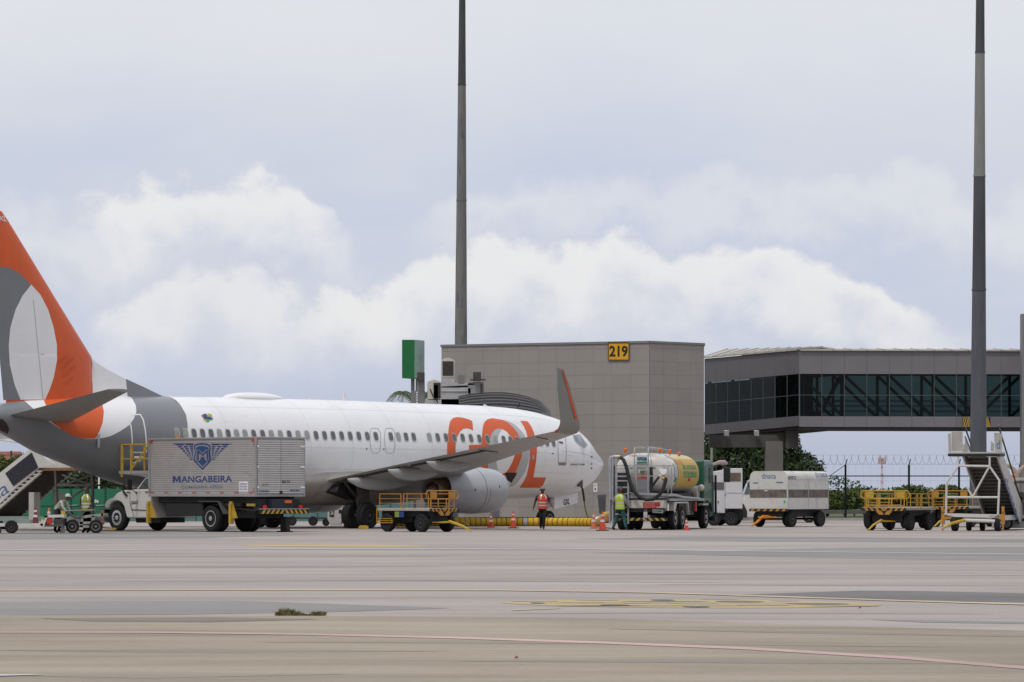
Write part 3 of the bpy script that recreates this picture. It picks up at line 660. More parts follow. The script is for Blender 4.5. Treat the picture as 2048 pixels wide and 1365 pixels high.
# ================================================================ hoarding and fences
def hoarding():
    Y = 184.0; x0, x1 = P(-30, 0, Y).x, P(245, 0, Y).x
    t = empty('green_hoarding', (x0, Y, 0)); tag(t, 'long green site hoarding behind the boarding stairs', 'fence'); w = x1-x0
    z = EYE+(HZ-978)/FPX*Y; zm = EYE+(HZ-1013)/FPX*Y
    b = MB(); n = 8
    for i in range(n): b.bx(w*i/n+.01, w*(i+1)/n-.01, 0, .06, .3, z)
    b.build('panel', TARPG, t, smooth=0)
    b = MB()
    for i in range(n+1): b.bx(w*i/n-.03, w*i/n+.03, -.05, .0, 0, z+.03)
    b.bx(0, w, -.02, -.004, zm, zm+.03); b.build('post', mat('hoarding post', (.012, .06, .035), .6), t, smooth=0)
    for i in range(5): b = MB(); b.bx(w*(i*.2)+.1, w*(i*.2)+w*.14, -.4, -.06, 0, .3); b.build('base_block', mat('blue barrier', (.05, .12, .42), .5, var=.15), t, bevel=.03)
    q = lambda px, py: P(px, py, Y-.03)-Vector((x0, Y, 0))
    text_on('lettering', 'ci', q(161.5, 1006), q(170, 1006), q(161.5, 999), WHITEL, t, off=.02)
    text_on('lettering', 'de', q(188, 1006), q(197, 1006), q(188, 998.5), WHITEL, t, off=.02)
    for xa, xb in ((133, 155), (192, 212)): text_on('lettering', 'aeroporto', q(xa, 1013), q(xb, 1012), q(xa, 1010.5), WHITEL, t)
    # paler teal run further right, seen under the airliner
    Y2 = 190.0; xa, xb = P(246, 0, Y2).x, P(878, 0, Y2).x
    t = empty('teal_hoarding', (xa, Y2, 0)); tag(t, 'low teal hoarding seen beneath the airliner belly', 'fence')
    b = MB(); n = 13; w = xb-xa
    for i in range(n): b.bx(w*i/n+.01, w*(i+1)/n-.01, 0, .05, .02, 1.25)
    b.build('panel', TEAL, t, smooth=0)
    b = MB()
    for i in range(n+1): b = MB(); b.bx(w*i/n-.02, w*i/n+.02, -.04, 0, 0, 1.3); b.build('post', DMETAL, t, smooth=0)
hoarding()
def wire_fence():
    Y = 204.0; px = [1445, 1568, 1691, 1818, 1918, 2040]; x0 = P(px[0], 0, Y).x
    t = empty('wire_fence', (x0, Y, 0)); tag(t, 'black post and wire perimeter fence topped with razor coil', 'fence')
    post = mat('black fence post', (.022, .025, .032), .6); WIREM = mat('fence wire', (.20, .21, .23), .6, .3)
    H_ = EYE+(HZ-930)/FPX*Y; xs = [P(p, 0, Y).x-x0 for p in px]
    for x in xs:
        b = MB(); b.bx(x-.055, x+.055, -.05, .05, 0, H_); b.bar((x, 0, H_), (x+.12, .28, H_+.32), .025); b.build('post', post, t, smooth=0)
    b = MB(); z = EYE+(HZ-952.5)/FPX*Y; b.bx(xs[0], xs[-1], -.03, .03, z-.03, z+.03); b.build('rail', post, t, smooth=0)
    b = MB(); b.bar((xs[2], 0, H_), (xs[2]-.9, .02, z), .02); b.bar((xs[0], .15, H_+.03), (xs[-1], .15, H_+.03), .006); b.bar((xs[0], .15, H_+.55), (xs[-1], .15, H_+.55), .004)
    for k in range(5): b.bar((xs[0], .02, .4+k*.45), (xs[-1], .02, .4+k*.45), .003)
    n = int((xs[-1]-xs[0])/.42)
    for k in range(n): b.bar((xs[0]+k*.42, .02, .1), (xs[0]+k*.42+.0, .02, H_), .0022)
    b.build('wire_mesh', WIREM, t, smooth=0)
    b = MB(); pts = []; L_ = xs[-1]-xs[0]; N_ = int(L_/.4)*16
    for i in range(N_+1):
        a = i/16*2*math.pi; pts.append((xs[0]+L_*i/N_+.10*math.cos(a), .15+.26*math.cos(a), H_+.29+.26*math.sin(a)))
    b.tube(pts, .0075, 4); b.build('razor_coil', WIREM, t, smooth=0)
    # low guard rail beyond
    Yg = 214.0; x0 = P(1640, 0, Yg).x; t = empty('guard_rail', (x0, Yg, 0)); tag(t, 'low grey guard rail along the verge behind the carts', 'barrier')
    b = MB(); b.bx(0, 14, 0, .06, .25, .5); b.bx(0, 14, 0, .06, .02, .1)
    for k in range(8): b.bx(k*2, k*2+.1, .06, .16, 0, .5)
    b.build('rail', mat('guard rail steel', (.16, .17, .17), .6, .2, var=.2), t, smooth=0)
wire_fence()
# ================================================================ airliner
TH = R(49); NX, NY = 4.18, 171.0
PROF = [(0, 2.93, 2.83, .03), (.08, 3.13, 2.60, .27), (.3, 3.32, 2.36, .40), (.62, 3.54, 2.12, .57), (.98, 3.80, 1.92, .74), (1.5, 4.20, 1.70, .97), (2.2, 4.56, 1.50, 1.25), (2.83, 4.79, 1.38, 1.46),
        (3.63, 5.02, 1.30, 1.75), (4.35, 5.16, 1.27, 1.84), (5.46, 5.33, 1.24, 1.93), (7.2, 5.46, 1.22, 1.99), (9, 5.51, 1.22, 2.0), (12, 5.53, 1.23, 2.0), (19, 5.58, 1.25, 2.0), (25, 5.57, 1.28, 2.0),
        (27.5, 5.54, 1.46, 1.94), (29, 5.52, 1.62, 1.86), (30.5, 5.49, 1.83, 1.73), (32.5, 5.43, 2.33, 1.45), (33.6, 5.38, 2.64, 1.27), (35.3, 5.27, 3.14, .97), (36.05, 5.22, 3.44, .84), (37.3, 5.08, 3.93, .6), (38.0, 4.92, 4.18, .42)]
_pt = np.array([p[0] for p in PROF])
def _pchip(xs, ys, x):
    h = np.diff(xs); d = np.diff(ys)/h; m = np.zeros(len(xs)); m[0], m[-1] = d[0], d[-1]
    for i in range(1, len(xs)-1):
        m[i] = 0 if d[i-1]*d[i] <= 0 else 2*d[i-1]*d[i]/(d[i-1]+d[i])
    i = np.clip(np.searchsorted(xs, x)-1, 0, len(xs)-2); t = (x-xs[i])/h[i]
    return ((2*t**3-3*t**2+1)*ys[i]+(t**3-2*t**2+t)*h[i]*m[i]+(-2*t**3+3*t**2)*ys[i+1]+(t**3-t**2)*h[i]*m[i+1])
_T = np.linspace(0, 38, 1521)
_TOP, _BOT, _HW = [_pchip(_pt, np.array([p[k] for p in PROF]), _T) for k in (1, 2, 3)]
def sec(t):
    x = min(max(t, 0), 38)/.025; i = min(int(x), 1519); f = x-i
    tp = _TOP[i]*(1-f)+_TOP[i+1]*f; bt = _BOT[i]*(1-f)+_BOT[i+1]*f; hw = _HW[i]*(1-f)+_HW[i+1]*f
    return (tp+bt)/2, (tp-bt)/2, hw
ct, st_ = math.cos(TH), math.sin(TH)
def a2w(t, L, z): return Vector((NX-t*ct+L*st_, NY-t*st_-L*ct, z))
def w2a(p): dx, dy = p[0]-NX, p[1]-NY; return (-(dx*ct+dy*st_), dx*st_-dy*ct, p[2])
_O = w2a((0, 0, EYE))
def aray(px, py):
    q = w2a(P(px, py, 1)); return Vector(q)-Vector(_O)
def on_lat(px, py, L):                              # hit of the view ray with the plane L
    d = aray(px, py); k = (L-_O[1])/d[1]; return Vector(_O)+d*k
def on_fus(px, py):                                 # (t, phi) on the starboard skin
    d = aray(px, py); o = Vector(_O)
    k0 = (2.3-o[1])/d[1]; k1 = (-.5-o[1])/d[1]; prev = k0
    def F(k):
        q = o+d*k; c, bb, hw = sec(q[0]); return (q[1]/max(hw, .01))**2+((q[2]-c)/bb)**2-1
    hit = None
    for i in range(61):
        k = k0+(k1-k0)*i/60
        if F(k) < 0:
            lo, hi = prev, k
            for _ in range(18):
                m = (lo+hi)/2
                if F(m) < 0: hi = m
                else: lo = m
            hit = o+d*hi; break
        prev = k
    if hit is None:
        hit = on_lat(px, py, 0); c, bb, hw = sec(hit[0]); return hit[0], (math.pi/2 if hit[2] > c else -math.pi/2)
    c, bb, hw = sec(hit[0]); return hit[0], math.asin(max(-1, min(1, (hit[2]-c)/bb)))
def skin(t, phi, off=0.0, port=False):              # local coordinates of the thing (x ahead, y left)
    c, bb, hw = sec(t); n = Vector((0, math.cos(phi)/hw, math.sin(phi)/bb)).normalized()
    L = hw*math.cos(phi)+n.y*off; z = c+bb*math.sin(phi)+n.z*off
    return Vector((-t, L if port else -L, z))
PL = empty('airliner', a2w(0, 0, 0), TH); tag(PL, 'white airliner with orange tail and orange lettering parked nose to the building', 'airplane')
def fuselage():
    ts = list(np.concatenate([np.linspace(0, 1, 22)**2*1.5, np.arange(1.6, 38.01, .15)])); ts[-1] = 38.0
    n = 96; b = MB()
    for t in ts:
        for j in range(n):
            a = 2*math.pi*j/n; c, bb, hw = sec(t); b.v.append((-t, -hw*math.cos(a), c+bb*math.sin(a)))
    for i in range(len(ts)-1):
        for j in range(n): b.f.append([i*n+j, i*n+(j+1) % n, (i+1)*n+(j+1) % n, (i+1)*n+j]); b.m.append(0)
    b.f.append(list(range(n))); b.m.append(0); b.f.append([(len(ts)-1)*n+j for j in range(n)]); b.m.append(0)
    return b.build('fuselage', WHITE, PL, smooth=60)
FUS = fuselage()
def dens(poly, step):
    out = []
    for i in range(len(poly)):
        a, c = poly[i], poly[(i+1) % len(poly)]; n = max(1, int(math.hypot(c[0]-a[0], c[1]-a[1])/step))
        out += [(a[0]+(c[0]-a[0])*k/n, a[1]+(c[1]-a[1])*k/n) for k in range(n)]
    return out
def decal_tp(name, tp, m, off, parent=FUS, both=False, dt=.5, dphi=math.pi/48):
    bm = bmesh.new(); vs = [bm.verts.new((t, p, 0)) for t, p in tp]; f = bm.faces.new(vs)
    bmesh.ops.triangulate(bm, faces=[f])
    t0, t1 = min(t for t, p in tp), max(t for t, p in tp); p0, p1 = min(p for t, p in tp), max(p for t, p in tp)
    k = math.ceil(t0/dt)
    while k*dt < t1:
        bmesh.ops.bisect_plane(bm, geom=bm.verts[:]+bm.edges[:]+bm.faces[:], plane_co=(k*dt, 0, 0), plane_no=(1, 0, 0)); k += 1
    k = math.ceil(p0/dphi)
    while k*dphi < p1:
        bmesh.ops.bisect_plane(bm, geom=bm.verts[:]+bm.edges[:]+bm.faces[:], plane_co=(0, k*dphi, 0), plane_no=(0, 1, 0)); k += 1
    bm.verts.index_update(); V2 = [(v.co.x, v.co.y) for v in bm.verts]; F2 = [[v.index for v in f.verts] for f in bm.faces]; bm.free()
    b = MB()
    for port in ((False, True) if both else (False,)): b.add([skin(t, p, off, port) for t, p in V2], F2)
    o = b.build(name, m, parent, smooth=60, fix=False)
    bm = bmesh.new(); bm.from_mesh(o.data)
    for f in bm.faces:
        c = f.calc_center_median(); cc = sec(-c.x)[0]
        if f.normal.dot(Vector((0, c.y, c.z-cc))) < 0: f.normal_flip()
    bm.to_mesh(o.data); bm.free(); return o
def decal(name, px, m, off=.006, step=4, both=False, parent=FUS):
    return decal_tp(name, [on_fus(x, y) for x, y in dens(px, step)], m, off, parent, both)
def stroke(name, px, w, m, off=.008, closed=True, both=False, parent=FUS, step=5):
    pts = dens(px, step) if closed else [p for i in range(len(px)-1) for p in [(px[i][0]+(px[i+1][0]-px[i][0])*k/8, px[i][1]+(px[i+1][1]-px[i][1])*k/8) for k in range(8)]]+[px[-1]]
    b = MB(); n = len(pts); A = []
    for i, p in enumerate(pts):
        a = pts[i-1] if (closed or i) else p; c = pts[(i+1) % n] if (closed or i < n-1) else p
        d = (c[0]-a[0], c[1]-a[1]); l = math.hypot(*d) or 1; nx, ny = -d[1]/l*w/2, d[0]/l*w/2
        A.append((on_fus(p[0]+nx, p[1]+ny), on_fus(p[0]-nx, p[1]-ny)))
    vs = []
    for u, v in A: vs += [skin(*u, off), skin(*v, off)]
    fs = [(2*i, 2*i+1, 2*((i+1) % n)+1, 2*((i+1) % n)) for i in range(n if closed else n-1)]
    b.add(vs, fs); return b.build(name, m, parent, smooth=0, fix=False)
# ---- aft paint scheme
grey = [(324,790),(347.6,800.5),(363,814),(372,830),(375,849),(375,877),(368,905),(352,930),(325,952),(292,972),(255,990),(200,985),(140,960),(60,915),(0,890),(-70,850),(-90,800),(-60,780),(40,780),(200,770)]
decal('grey_tail_band', grey, GREYP, .004, both=True, step=8)
wht = [(254,788),(265.6,800.5),(271.5,812),(272.5,824),(267.6,837.7),(258,851),(240,863),(220.7,872.8),(197,878.5),(172,878.5),(148,872),(120,858),(92,840),(66,818),(46,800),(46,785)]
decal('white_tail_oval', wht, WHITE, .008, both=True, step=6)
org = [(84,795),(92,812),(100,835),(102.5,844.5),(125,861),(148,873),(172,877.7),(189.5,877.7),(197,867),(205,845.5),(207.4,824),(204,808),(198,795),(189,785)]
decal('orange_tail_patch', org, ORANGE, .012, both=True, step=6)
# ---- lettering on the flank
Gp = [(945.7,861.7),(945.5,852),(944.4,843.3),(939,840),(926,836),(914,834.7),(906,836.7),(900,843),(897.6,855),(895.6,872),(894,900),(896,925),(905,945),(925,957),(948,955),(957,945),(960,915),(962.8,889.5),(937.8,890.7),(937.8,904),(948,915),(948,930),(940,938),(928,940),(918,932),(912,918),(910.8,898.7),(911.4,885.5),(914,875),(919.3,864.4),(926,858.4),(934,857),(941.7,859)]
Ow = [(985,837),(1002.4,840),(1014,844.6),(1026,855),(1035.3,867),(1040,876),(1044.6,889.4),(1045,901),(1043,914.5),(1038,929),(1032.7,941),(1030,946),(1008,952),(985,957),(958,950),(957,933),(960,912),(962.8,889),(964,870),(965.5,853.8),(968.8,844.6),(974.7,839.3)]
Oi = [(1005,859.8),(1013,864),(1021.5,875),(1027.4,885.5),(1030,898.7),(1028.8,912),(1023.5,926),(1017,938),(1011.6,945.5),(1002,948),(990,948),(977,946),(975.4,933),(976,910.5),(977.3,894.7),(979.3,880),(982.6,868),(989,860.4),(997,857.8)]
Gi = [(1003.7,859.5),(998.4,867),(994.5,879),(992.5,892),(991.8,905),(992.5,925),(994.5,938),(998,948),(990,948),(977,946),(975.4,933),(976,910.5),(977.3,894.7),(979.3,880),(982.6,868),(989,860.4),(997,857.8)]
Go = [(1006.3,840),(1018,843.3),(1030,850),(1042,861.7),(1049.8,872.3),(1055,883),(1058.4,892),(1058.4,905),(1056.4,925),(1051,942),(1042,956.7),(1033,967),(1024,974),(1018,973),(1024,960),(1030,946),(1032.7,941),(1038,929),(1043,914.5),(1045,901),(1044.6,889.4),(1040,876),(1035.3,867),(1026,855),(1014,844.6),(1004,840.4)]
Lp = [(1040.6,842),(1055,843.3),(1061.7,852.5),(1066.3,861.7),(1069.6,872.3),(1073.6,889.4),(1073.6,902.6),(1072,922),(1069.6,938),(1067,952.7),(1066.5,955),(1092,955.5),(1084,975.8),(1039,975.8),(1047,964),(1053.3,951.8),(1057.4,933),(1059.5,915),(1059,892),(1055,875),(1052.5,864),(1047,852.5)]
decal('letter_grey_shadow', Go, LGREY, .006); decal('letter_g', Gp, ORANGE, .008); decal('letter_o', Ow, ORANGE, .008)
decal('letter_o_centre', Oi, WHITE, .012); decal('letter_o_inner_grey', Gi, LGREY, .016); decal('letter_l', Lp, ORANGE, .010)
# ---- cabin windows
anch = [(0,388.3),(7,507.6),(14,631.7),(21,750.9),(23,780.7),(26,826.3),(28,857.7),(34,956.7),(37,1004.8),(39,1031.8),(42,1066),(43,1077.4),(44,1089.8),(45,1102.3)]
WD = mat('cabin window', (.085, .09, .10), .12, var=.3, scale=4, spec=.7); WL = mat('window blind', (.33, .34, .31), .35, var=.15, scale=4); WR = mat('window rim', (.50, .51, .53), .4, .3)
light = {-2, -1, 3, 5, 6, 10, 12, 13, 24, 28, 36, 40, 9}
for i in range(-2, 46):
    if i in (22, 27): continue
    px = float(np.interp(i, [a for a, _ in anch], [p for _, p in anch])) if i >= 0 else 388.3+i*17.1
    t, _ = on_fus(px, 870); z = 3.99 if t > 12 else 3.99-.024*(12-t); c, bb, hw = sec(t); phi = math.asin((z-c)/bb)
    def shape(w, h, n=16):
        out = []
        for k in range(n):
            a = 2*math.pi*k/n; out.append((t+math.copysign(abs(math.cos(a))**.6, math.cos(a))*w/2, phi+math.copysign(abs(math.sin(a))**.6, math.sin(a))*h/2/bb))
        return out
    b = MB(); tp = shape(.30, .43); b.add([skin(a, p, .017) for a, p in tp], [list(range(16))])
    o = b.build('window', WR, FUS, smooth=0, fix=False); o.parent = PL
    b = MB(); tp = shape(.235, .36); b.add([skin(a, p, .022) for a, p in tp], [list(range(16))]); b.build('pane', WL if i in light else WD, o, smooth=0, fix=False)
# ---- doors, exits, hatches
SEAM = mat('door seam', (.42, .43, .45), .5); 
for x in (740.5, 769.5):
    stroke('overwing_exit', [(x+2,857),(x+15,857),(x+20,866),(x+20.5,890),(x+18,903),(x+14,907),(x+6,907),(x+2,902),(x-.5,885),(x,865)], 1.1, SEAM, parent=PL)
stroke('service_door', [(1115.5,872),(1130.5,872),(1132.5,900),(1131.8,927),(1117,927),(1116,900)], 1.3, SEAM, parent=PL)
decal('door_sill', [(1116.5,925),(1132,925),(1131.5,931),(1117.5,931)], mat('door sill', (.22, .22, .23), .5), .014, parent=PL)
decal('door_handle', [(1117,883.5),(1125,884),(1126,888),(1119,887)], DMETAL, .014, parent=PL)
stroke('aft_service_door', [(262,830),(280,830),(286,840),(290,860),(292,880),(292,905),(264,905),(264,880),(262,856),(257,836)], 2.6, WHITEL, off=.016, parent=PL)
decal('cargo_door_opening', [(1009,945.5),(1034,945.5),(1029,955),(1022,966),(1014,960)], BLACK, .020, parent=PL)
decal('static_port', [(1064,911),(1067,911),(1067,919),(1064,919)], WR, .022, parent=PL)
for x, y in ((733, 898.5), (767, 899), (1105, 907.5), (1183, 914), (1183, 928.3), (1182.6, 936.8)):
    decal('skin_port', [(x-1.2,y-1.3),(x+1.2,y-1.3),(x+1.2,y+1.3),(x-1.2,y+1.3)], DMETAL, .02, parent=PL)
stroke('fuselage_seam', [(1125,903),(1150,905),(1172,909),(1188,918)], .7, LGREY, off=.006, closed=False, parent=PL)
def decal_text(name, s, x0, x1, y0, y1, m, o=.0):
    vs, fs = text2d(s, o); b = MB(); b.add([skin(*on_fus(x0+(x1-x0)*a, y1+(y0-y1)*c), .012) for a, c in vs], fs); return b.build(name, m, PL, smooth=0, fix=False)
decal_text('lettering', 'BOEING 737-800', 1141, 1169, 927.6, 931, INK, .01)
decal('cockpit_window_surround', [(1145.5,871),(1160,869),(1168,880.5),(1175.5,890.5),(1169,897.5),(1160,892.5),(1151,885),(1147,877)], mat('window surround', (.33, .35, .38), .4), .006, parent=PL)
decal('cockpit_window', [(1149,873),(1158,871.5),(1162,877),(1163.5,888.5),(1159.5,888),(1153,881.5)], GLASSB, .014, parent=PL)
decal('cockpit_window', [(1160.5,872.5),(1164,877),(1169.5,885),(1170,893),(1166.5,891),(1165.3,880)], GLASSB, .014, parent=PL)
# flag sticker
for pts, c in ((((402,829),(410,826),(416,831),(409,836)), (.05,.03,.25)), (((414,826),(424,827),(427,834),(418,833)), (.6,.5,.03)), (((404,836),(412,839),(410,845),(405,841)), (.7,.5,.03)), (((410,838),(422,838),(419,846),(412,847)), (.1,.45,.04)), (((421,834),(429,838),(424,843),(419,840)), (.05,.35,.07)), (((400,830),(405,830),(406,836),(402,834)), (.5,.08,.03))):
    decal('tail_sticker', [(414.5+(x-414.5)*.85, 836+(y-836)*.85) for x, y in pts], mat('sticker %.2f %.2f' % (c[0], c[1]), tuple(.7*k_+.06 for k_ in c), .5, var=.05), .010, parent=PL)
decal('tail_sticker', [(406,835),(409,833),(420,834.5),(424,837),(420,839.5),(409,839)], BLUE, .016, parent=PL)
# ---- lofts
def foil(n=12):
    xs = [(1-math.cos(math.pi*i/n))/2 for i in range(n+1)]
    th = [5*(.2969*math.sqrt(x)-.126*x-.3516*x*x+.2843*x**3-.1036*x**4) for x in xs]
    return [(x, t) for x, t in zip(xs, th)][::-1]+[(x, -t) for x, t in zip(xs, th)][1:-1]
def loft(b, secs, mi=0):                            # secs: LE, TE, thickness direction, thickness/chord   (aircraft t, L, z)
    F = foil(); n = len(F); vs = []
    for LE, TE, td, tc in secs:
        LE, TE, td = Vector(LE), Vector(TE), Vector(td).normalized(); ch = (TE-LE).length
        for x, y in F:
            q = LE.lerp(TE, x)+td*(y*tc*ch); vs.append((-q[0], -q[1], q[2]))
    k = len(secs); fs = [(i*n+j, i*n+(j+1) % n, (i+1)*n+(j+1) % n, (i+1)*n+j) for i in range(k-1) for j in range(n)]+[list(range(n)), [(k-1)*n+j for j in range(n)]]
    b.add(vs, fs, mi)
def side(sg):
    m = lambda q: (q[0], q[1]*sg, q[2])
    b = MB(); up = (0, 0, 1)
    W_ = [((12.9,1.2,1.75),(20.75,1.2,1.90),.13),((13.9,2.3,1.92),(20.55,2.3,2.15),.125),((15.97,5.8,2.55),(20.3,5.8,2.74),.115),((19,11.7,3.30),(21.85,11.7,3.38),.105),((21.7,16.7,3.92),(23.15,16.7,3.96),.10)]
    loft(b, [(m(a), m(c), up, k) for a, c, k in W_]); wg = b.build('wing', WINGG, PL, smooth=50)
    b = MB(); td = lambda a: (0, -math.sin(a)*sg, math.cos(a))
    ws = []
    for f in (0, .15, .3, .5, .7, .85, 1.0):         # blended corner then the straight blade
        a = f*R(82); L = 16.7+.55*math.sin(a)+.0; z = 3.92+.55*(1-math.cos(a)); tl = 21.7+f*.42; tt = 23.15+f*.16
        ws.append((m((tl, L, z)), m((tt, L, z+.03)), td(a), .085))
    ws.append((m((23.0, 17.55, 5.6)), m((23.85, 17.56, 5.6)), td(R(82)), .08)); ws.append((m((23.62, 17.7, 6.38)), m((24.02, 17.7, 6.44)), td(R(82)), .08))
    loft(b, ws); wl = b.build('winglet', mat('winglet grey', (.26, .26, .245), .45, var=.08), PL, smooth=50)
    b = MB()
    def wp(f, g, h):                                 # orange band near the leading edge
        z = 4.45+(6.36-4.45)*g; le = 22.14+(23.62-22.14)*g+.0; te = 23.32+(24.02-23.32)*g; L = 17.24+(17.7-17.24)*g+h
        q = m((le+(te-le)*f, L, z)); return (-q[0], -q[1], q[2])
    for h in (1, -1):
        A_ = [.058, .056, .054, .05, .046, .042, .036]
        for k in range(6):
            g0, g1 = k/6, (k+1)/6; h0, h1 = h*(A_[k]+.035), h*(A_[k+1]+.035)
            f0, f1 = .17+.06*g0, .17+.06*g1; b.add([wp(f0, g0, h0), wp(f0+.13+.05*g0, g0, h0), wp(f1+.13+.05*g1, g1, h1), wp(f1, g1, h1)], [(0, 1, 2, 3)])
    b.build('winglet_stripe', ORANGE, wl, smooth=0, fix=False)
    # flap track fairings
    for L, t0, t1, zt, r in ((3.45, 17.0, 21.0, 2.22, .30), (5.65, 17.6, 20.85, 2.60, .27), (8.35, 18.6, 21.4, 2.93, .24)):
        b = MB(); z0 = zt-.20
        pr = [(.02, 0), (.5, .10), (.85, .28), (1, .5), (.9, .68), (.62, .84), (.22, .97), (.03, 1)]
        n = 14; vs = []
        for rr, f in pr:
            t = t0+(t1-t0)*f; zc = z0-.07*math.sin(math.pi*f)+(.16 if f > .9 else 0)*(f-.9)*6
            for j in range(n):
                a = 2*math.pi*j/n; q = m((t, L+math.cos(a)*r*.62*rr, zc+math.sin(a)*r*1.1*rr)); vs.append((-q[0], -q[1], q[2]))
        b.add(vs, [(i*n+j, i*n+(j+1) % n, (i+1)*n+(j+1) % n, (i+1)*n+j) for i in range(len(pr)-1) for j in range(n)]+[list(range(n)), [(len(pr)-1)*n+j for j in range(n)]])
        b.build('flap_fairing', LGREY, wg, smooth=50)
    b = MB()                                         # flap line under the trailing edge
    for (a, c) in (((20.2,2.4,2.13),(19.95,5.5,2.62)), ((20.0,6.2,2.72),(21.3,11.5,3.32))):
        p, q = m(a), m(c); b.tube([(-p[0], -p[1], p[2]-.06), (-q[0], -q[1], q[2]-.05)], .05, 6)
    b.build('flap_edge', DMETAL, wg)
    b = MB(); p = m((23.1, 16.9, 3.97)); b.ball((-p[0]-.05, -p[1], p[2]), .07, 10); b.build('wingtip_light', REDL, wg)
    # engine
    L = 4.83*sg; zc = 1.63
    EN = None
    prof = [(.80,0),(.86,-.03),(.92,.02),(.965,.15),(1.01,.45),(1.045,1.0),(1.05,1.6),(1.02,2.4),(.955,3.1),(.88,3.7),(.85,3.7),(.78,3.2),(.74,2.6)]
    b = MB(); b.lathe(prof, (-13.17, -L, zc), (-1, 0, 0), 48, flat=.965); e = b.build('engine_cowl', NACG, PL, smooth=60)
    b = MB(); b.lathe([(.80,0),(.77,.1),(.76,.5),(.78,.9)], (-13.17, -L, zc), (-1, 0, 0), 40); b.lathe([(0,.55),(.2,.75),(.76,.95),(.76,1.0),(0,1.0)], (-13.17, -L, zc), (-1, 0, 0), 40); b.build('engine_inlet', DMETAL, e)
    b = MB(); b.lathe([(.50,2.4),(.60,2.9),(.58,3.3),(.50,3.7),(.42,4.0),(.39,4.0),(.38,3.7)], (-13.17, -L, zc+.02), (-1, 0, 0), 32); b.build('core_cowl', HOTM, e, smooth=60)
    b = MB(); b.lathe([(.28,3.6),(.25,3.95),(.15,4.2),(.02,4.4)], (-13.17, -L, zc+.02), (-1, 0, 0), 24); b.build('exhaust_cone', HOTM, e)
    b = MB()
    b.lathe([(.56,2.5),(.745,2.52),(.745,2.6),(.56,2.62)], (-13.17, -L, zc), (-1, 0, 0), 32); b.build('fan_duct', DMETAL, e)
    b = MB(); b.lathe([(1.048,1.58),(1.056,1.59),(1.056,1.605),(1.044,1.62)], (-13.17, -L, zc), (-1, 0, 0), 48, flat=.965); b.build('cowl_seam', DMETAL, e)
    b = MB(); pts = [(-13.9,2.62),(-15.0,2.80),(-16.4,2.90),(-19.2,2.62),(-19.4,2.36),(-18.3,2.18),(-16.9,2.30),(-15.6,2.35)]
    b.prism(pts, 'y', -L-.17, -L+.17); b.build('pylon', WINGG, e, bevel=.08)
    for dx, ang in ((1.55, -8), (2.35, 2), (.75, 10)):
        b = MB(); a = R(ang); b.ball((-13.17-dx, -L-sg*1.03*math.cos(a), zc+math.sin(a)*1.0), .045, 8, sc=(1, .3, 1.3)); b.build('cowl_latch', DMETAL, e)
    # tailplane
    b = MB(); loft(b, [(m((34.2,.6,4.40)), m((37.25,.4,4.60)), up, .10), (m((37.0,7.1,5.46)), m((38.15,7.18,5.50)), up, .09)]); b.build('tailplane', mat('tailplane grey', (.27, .27, .26), .42, var=.15, dirt=((.16, .14, .12), .6, 1, (1, 1, 1))), PL, smooth=50)
    # main gear
    g = MB(); gy = -2.86*sg; g.cyl((-19.6, gy, .5), (-19.5, gy*.98, 2.1), .11, .13, 12); g.cyl((-19.6, gy-.45, .56), (-19.6, gy+.45, .56), .09, n=10)
    g.bar((-19.6, gy, .9), (-19.2, gy*.45, 1.7), .05); g.bar((-19.65, gy, 1.2), (-20.3, gy*.9, 2.0), .04); g.bx(-19.95, -19.2, gy-.02-.17*sg, gy+.02-.17*sg, .95, 1.9)
    gg = g.build('main_gear', DMETAL, PL)
    for k in (-1, 1): wheel(gg, (-19.6, gy+k*.43, .56), (0, 1, 0), .56, .40, DMETAL, .45, out=k, name='wheel')
side(1); side(-1)
# belly fairing, wheel wells
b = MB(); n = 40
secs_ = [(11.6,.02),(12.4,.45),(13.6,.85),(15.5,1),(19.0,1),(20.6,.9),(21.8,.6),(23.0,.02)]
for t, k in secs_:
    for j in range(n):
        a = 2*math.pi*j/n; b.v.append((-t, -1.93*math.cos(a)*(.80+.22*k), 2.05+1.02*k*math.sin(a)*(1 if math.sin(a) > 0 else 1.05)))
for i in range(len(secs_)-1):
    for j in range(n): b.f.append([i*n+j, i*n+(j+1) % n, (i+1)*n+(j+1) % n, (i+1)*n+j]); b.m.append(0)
b.build('belly_fairing', mat('belly shade and dirt', (.42, .39, .36), .5, var=.15, dirt=((.25, .22, .19), .55, 1, (1, 1, 1))), PL, smooth=60)  # brown tone mixes painted underside shade and ground bounce with belly dirt
b = MB(); b.prism([(-20.5, 1.55), (-18.6, 1.2), (-18.6, 1.85), (-20.3, 1.9)], 'y', -2.3, 2.3); b.build('wheel_well', BLACK, PL, bevel=.05)
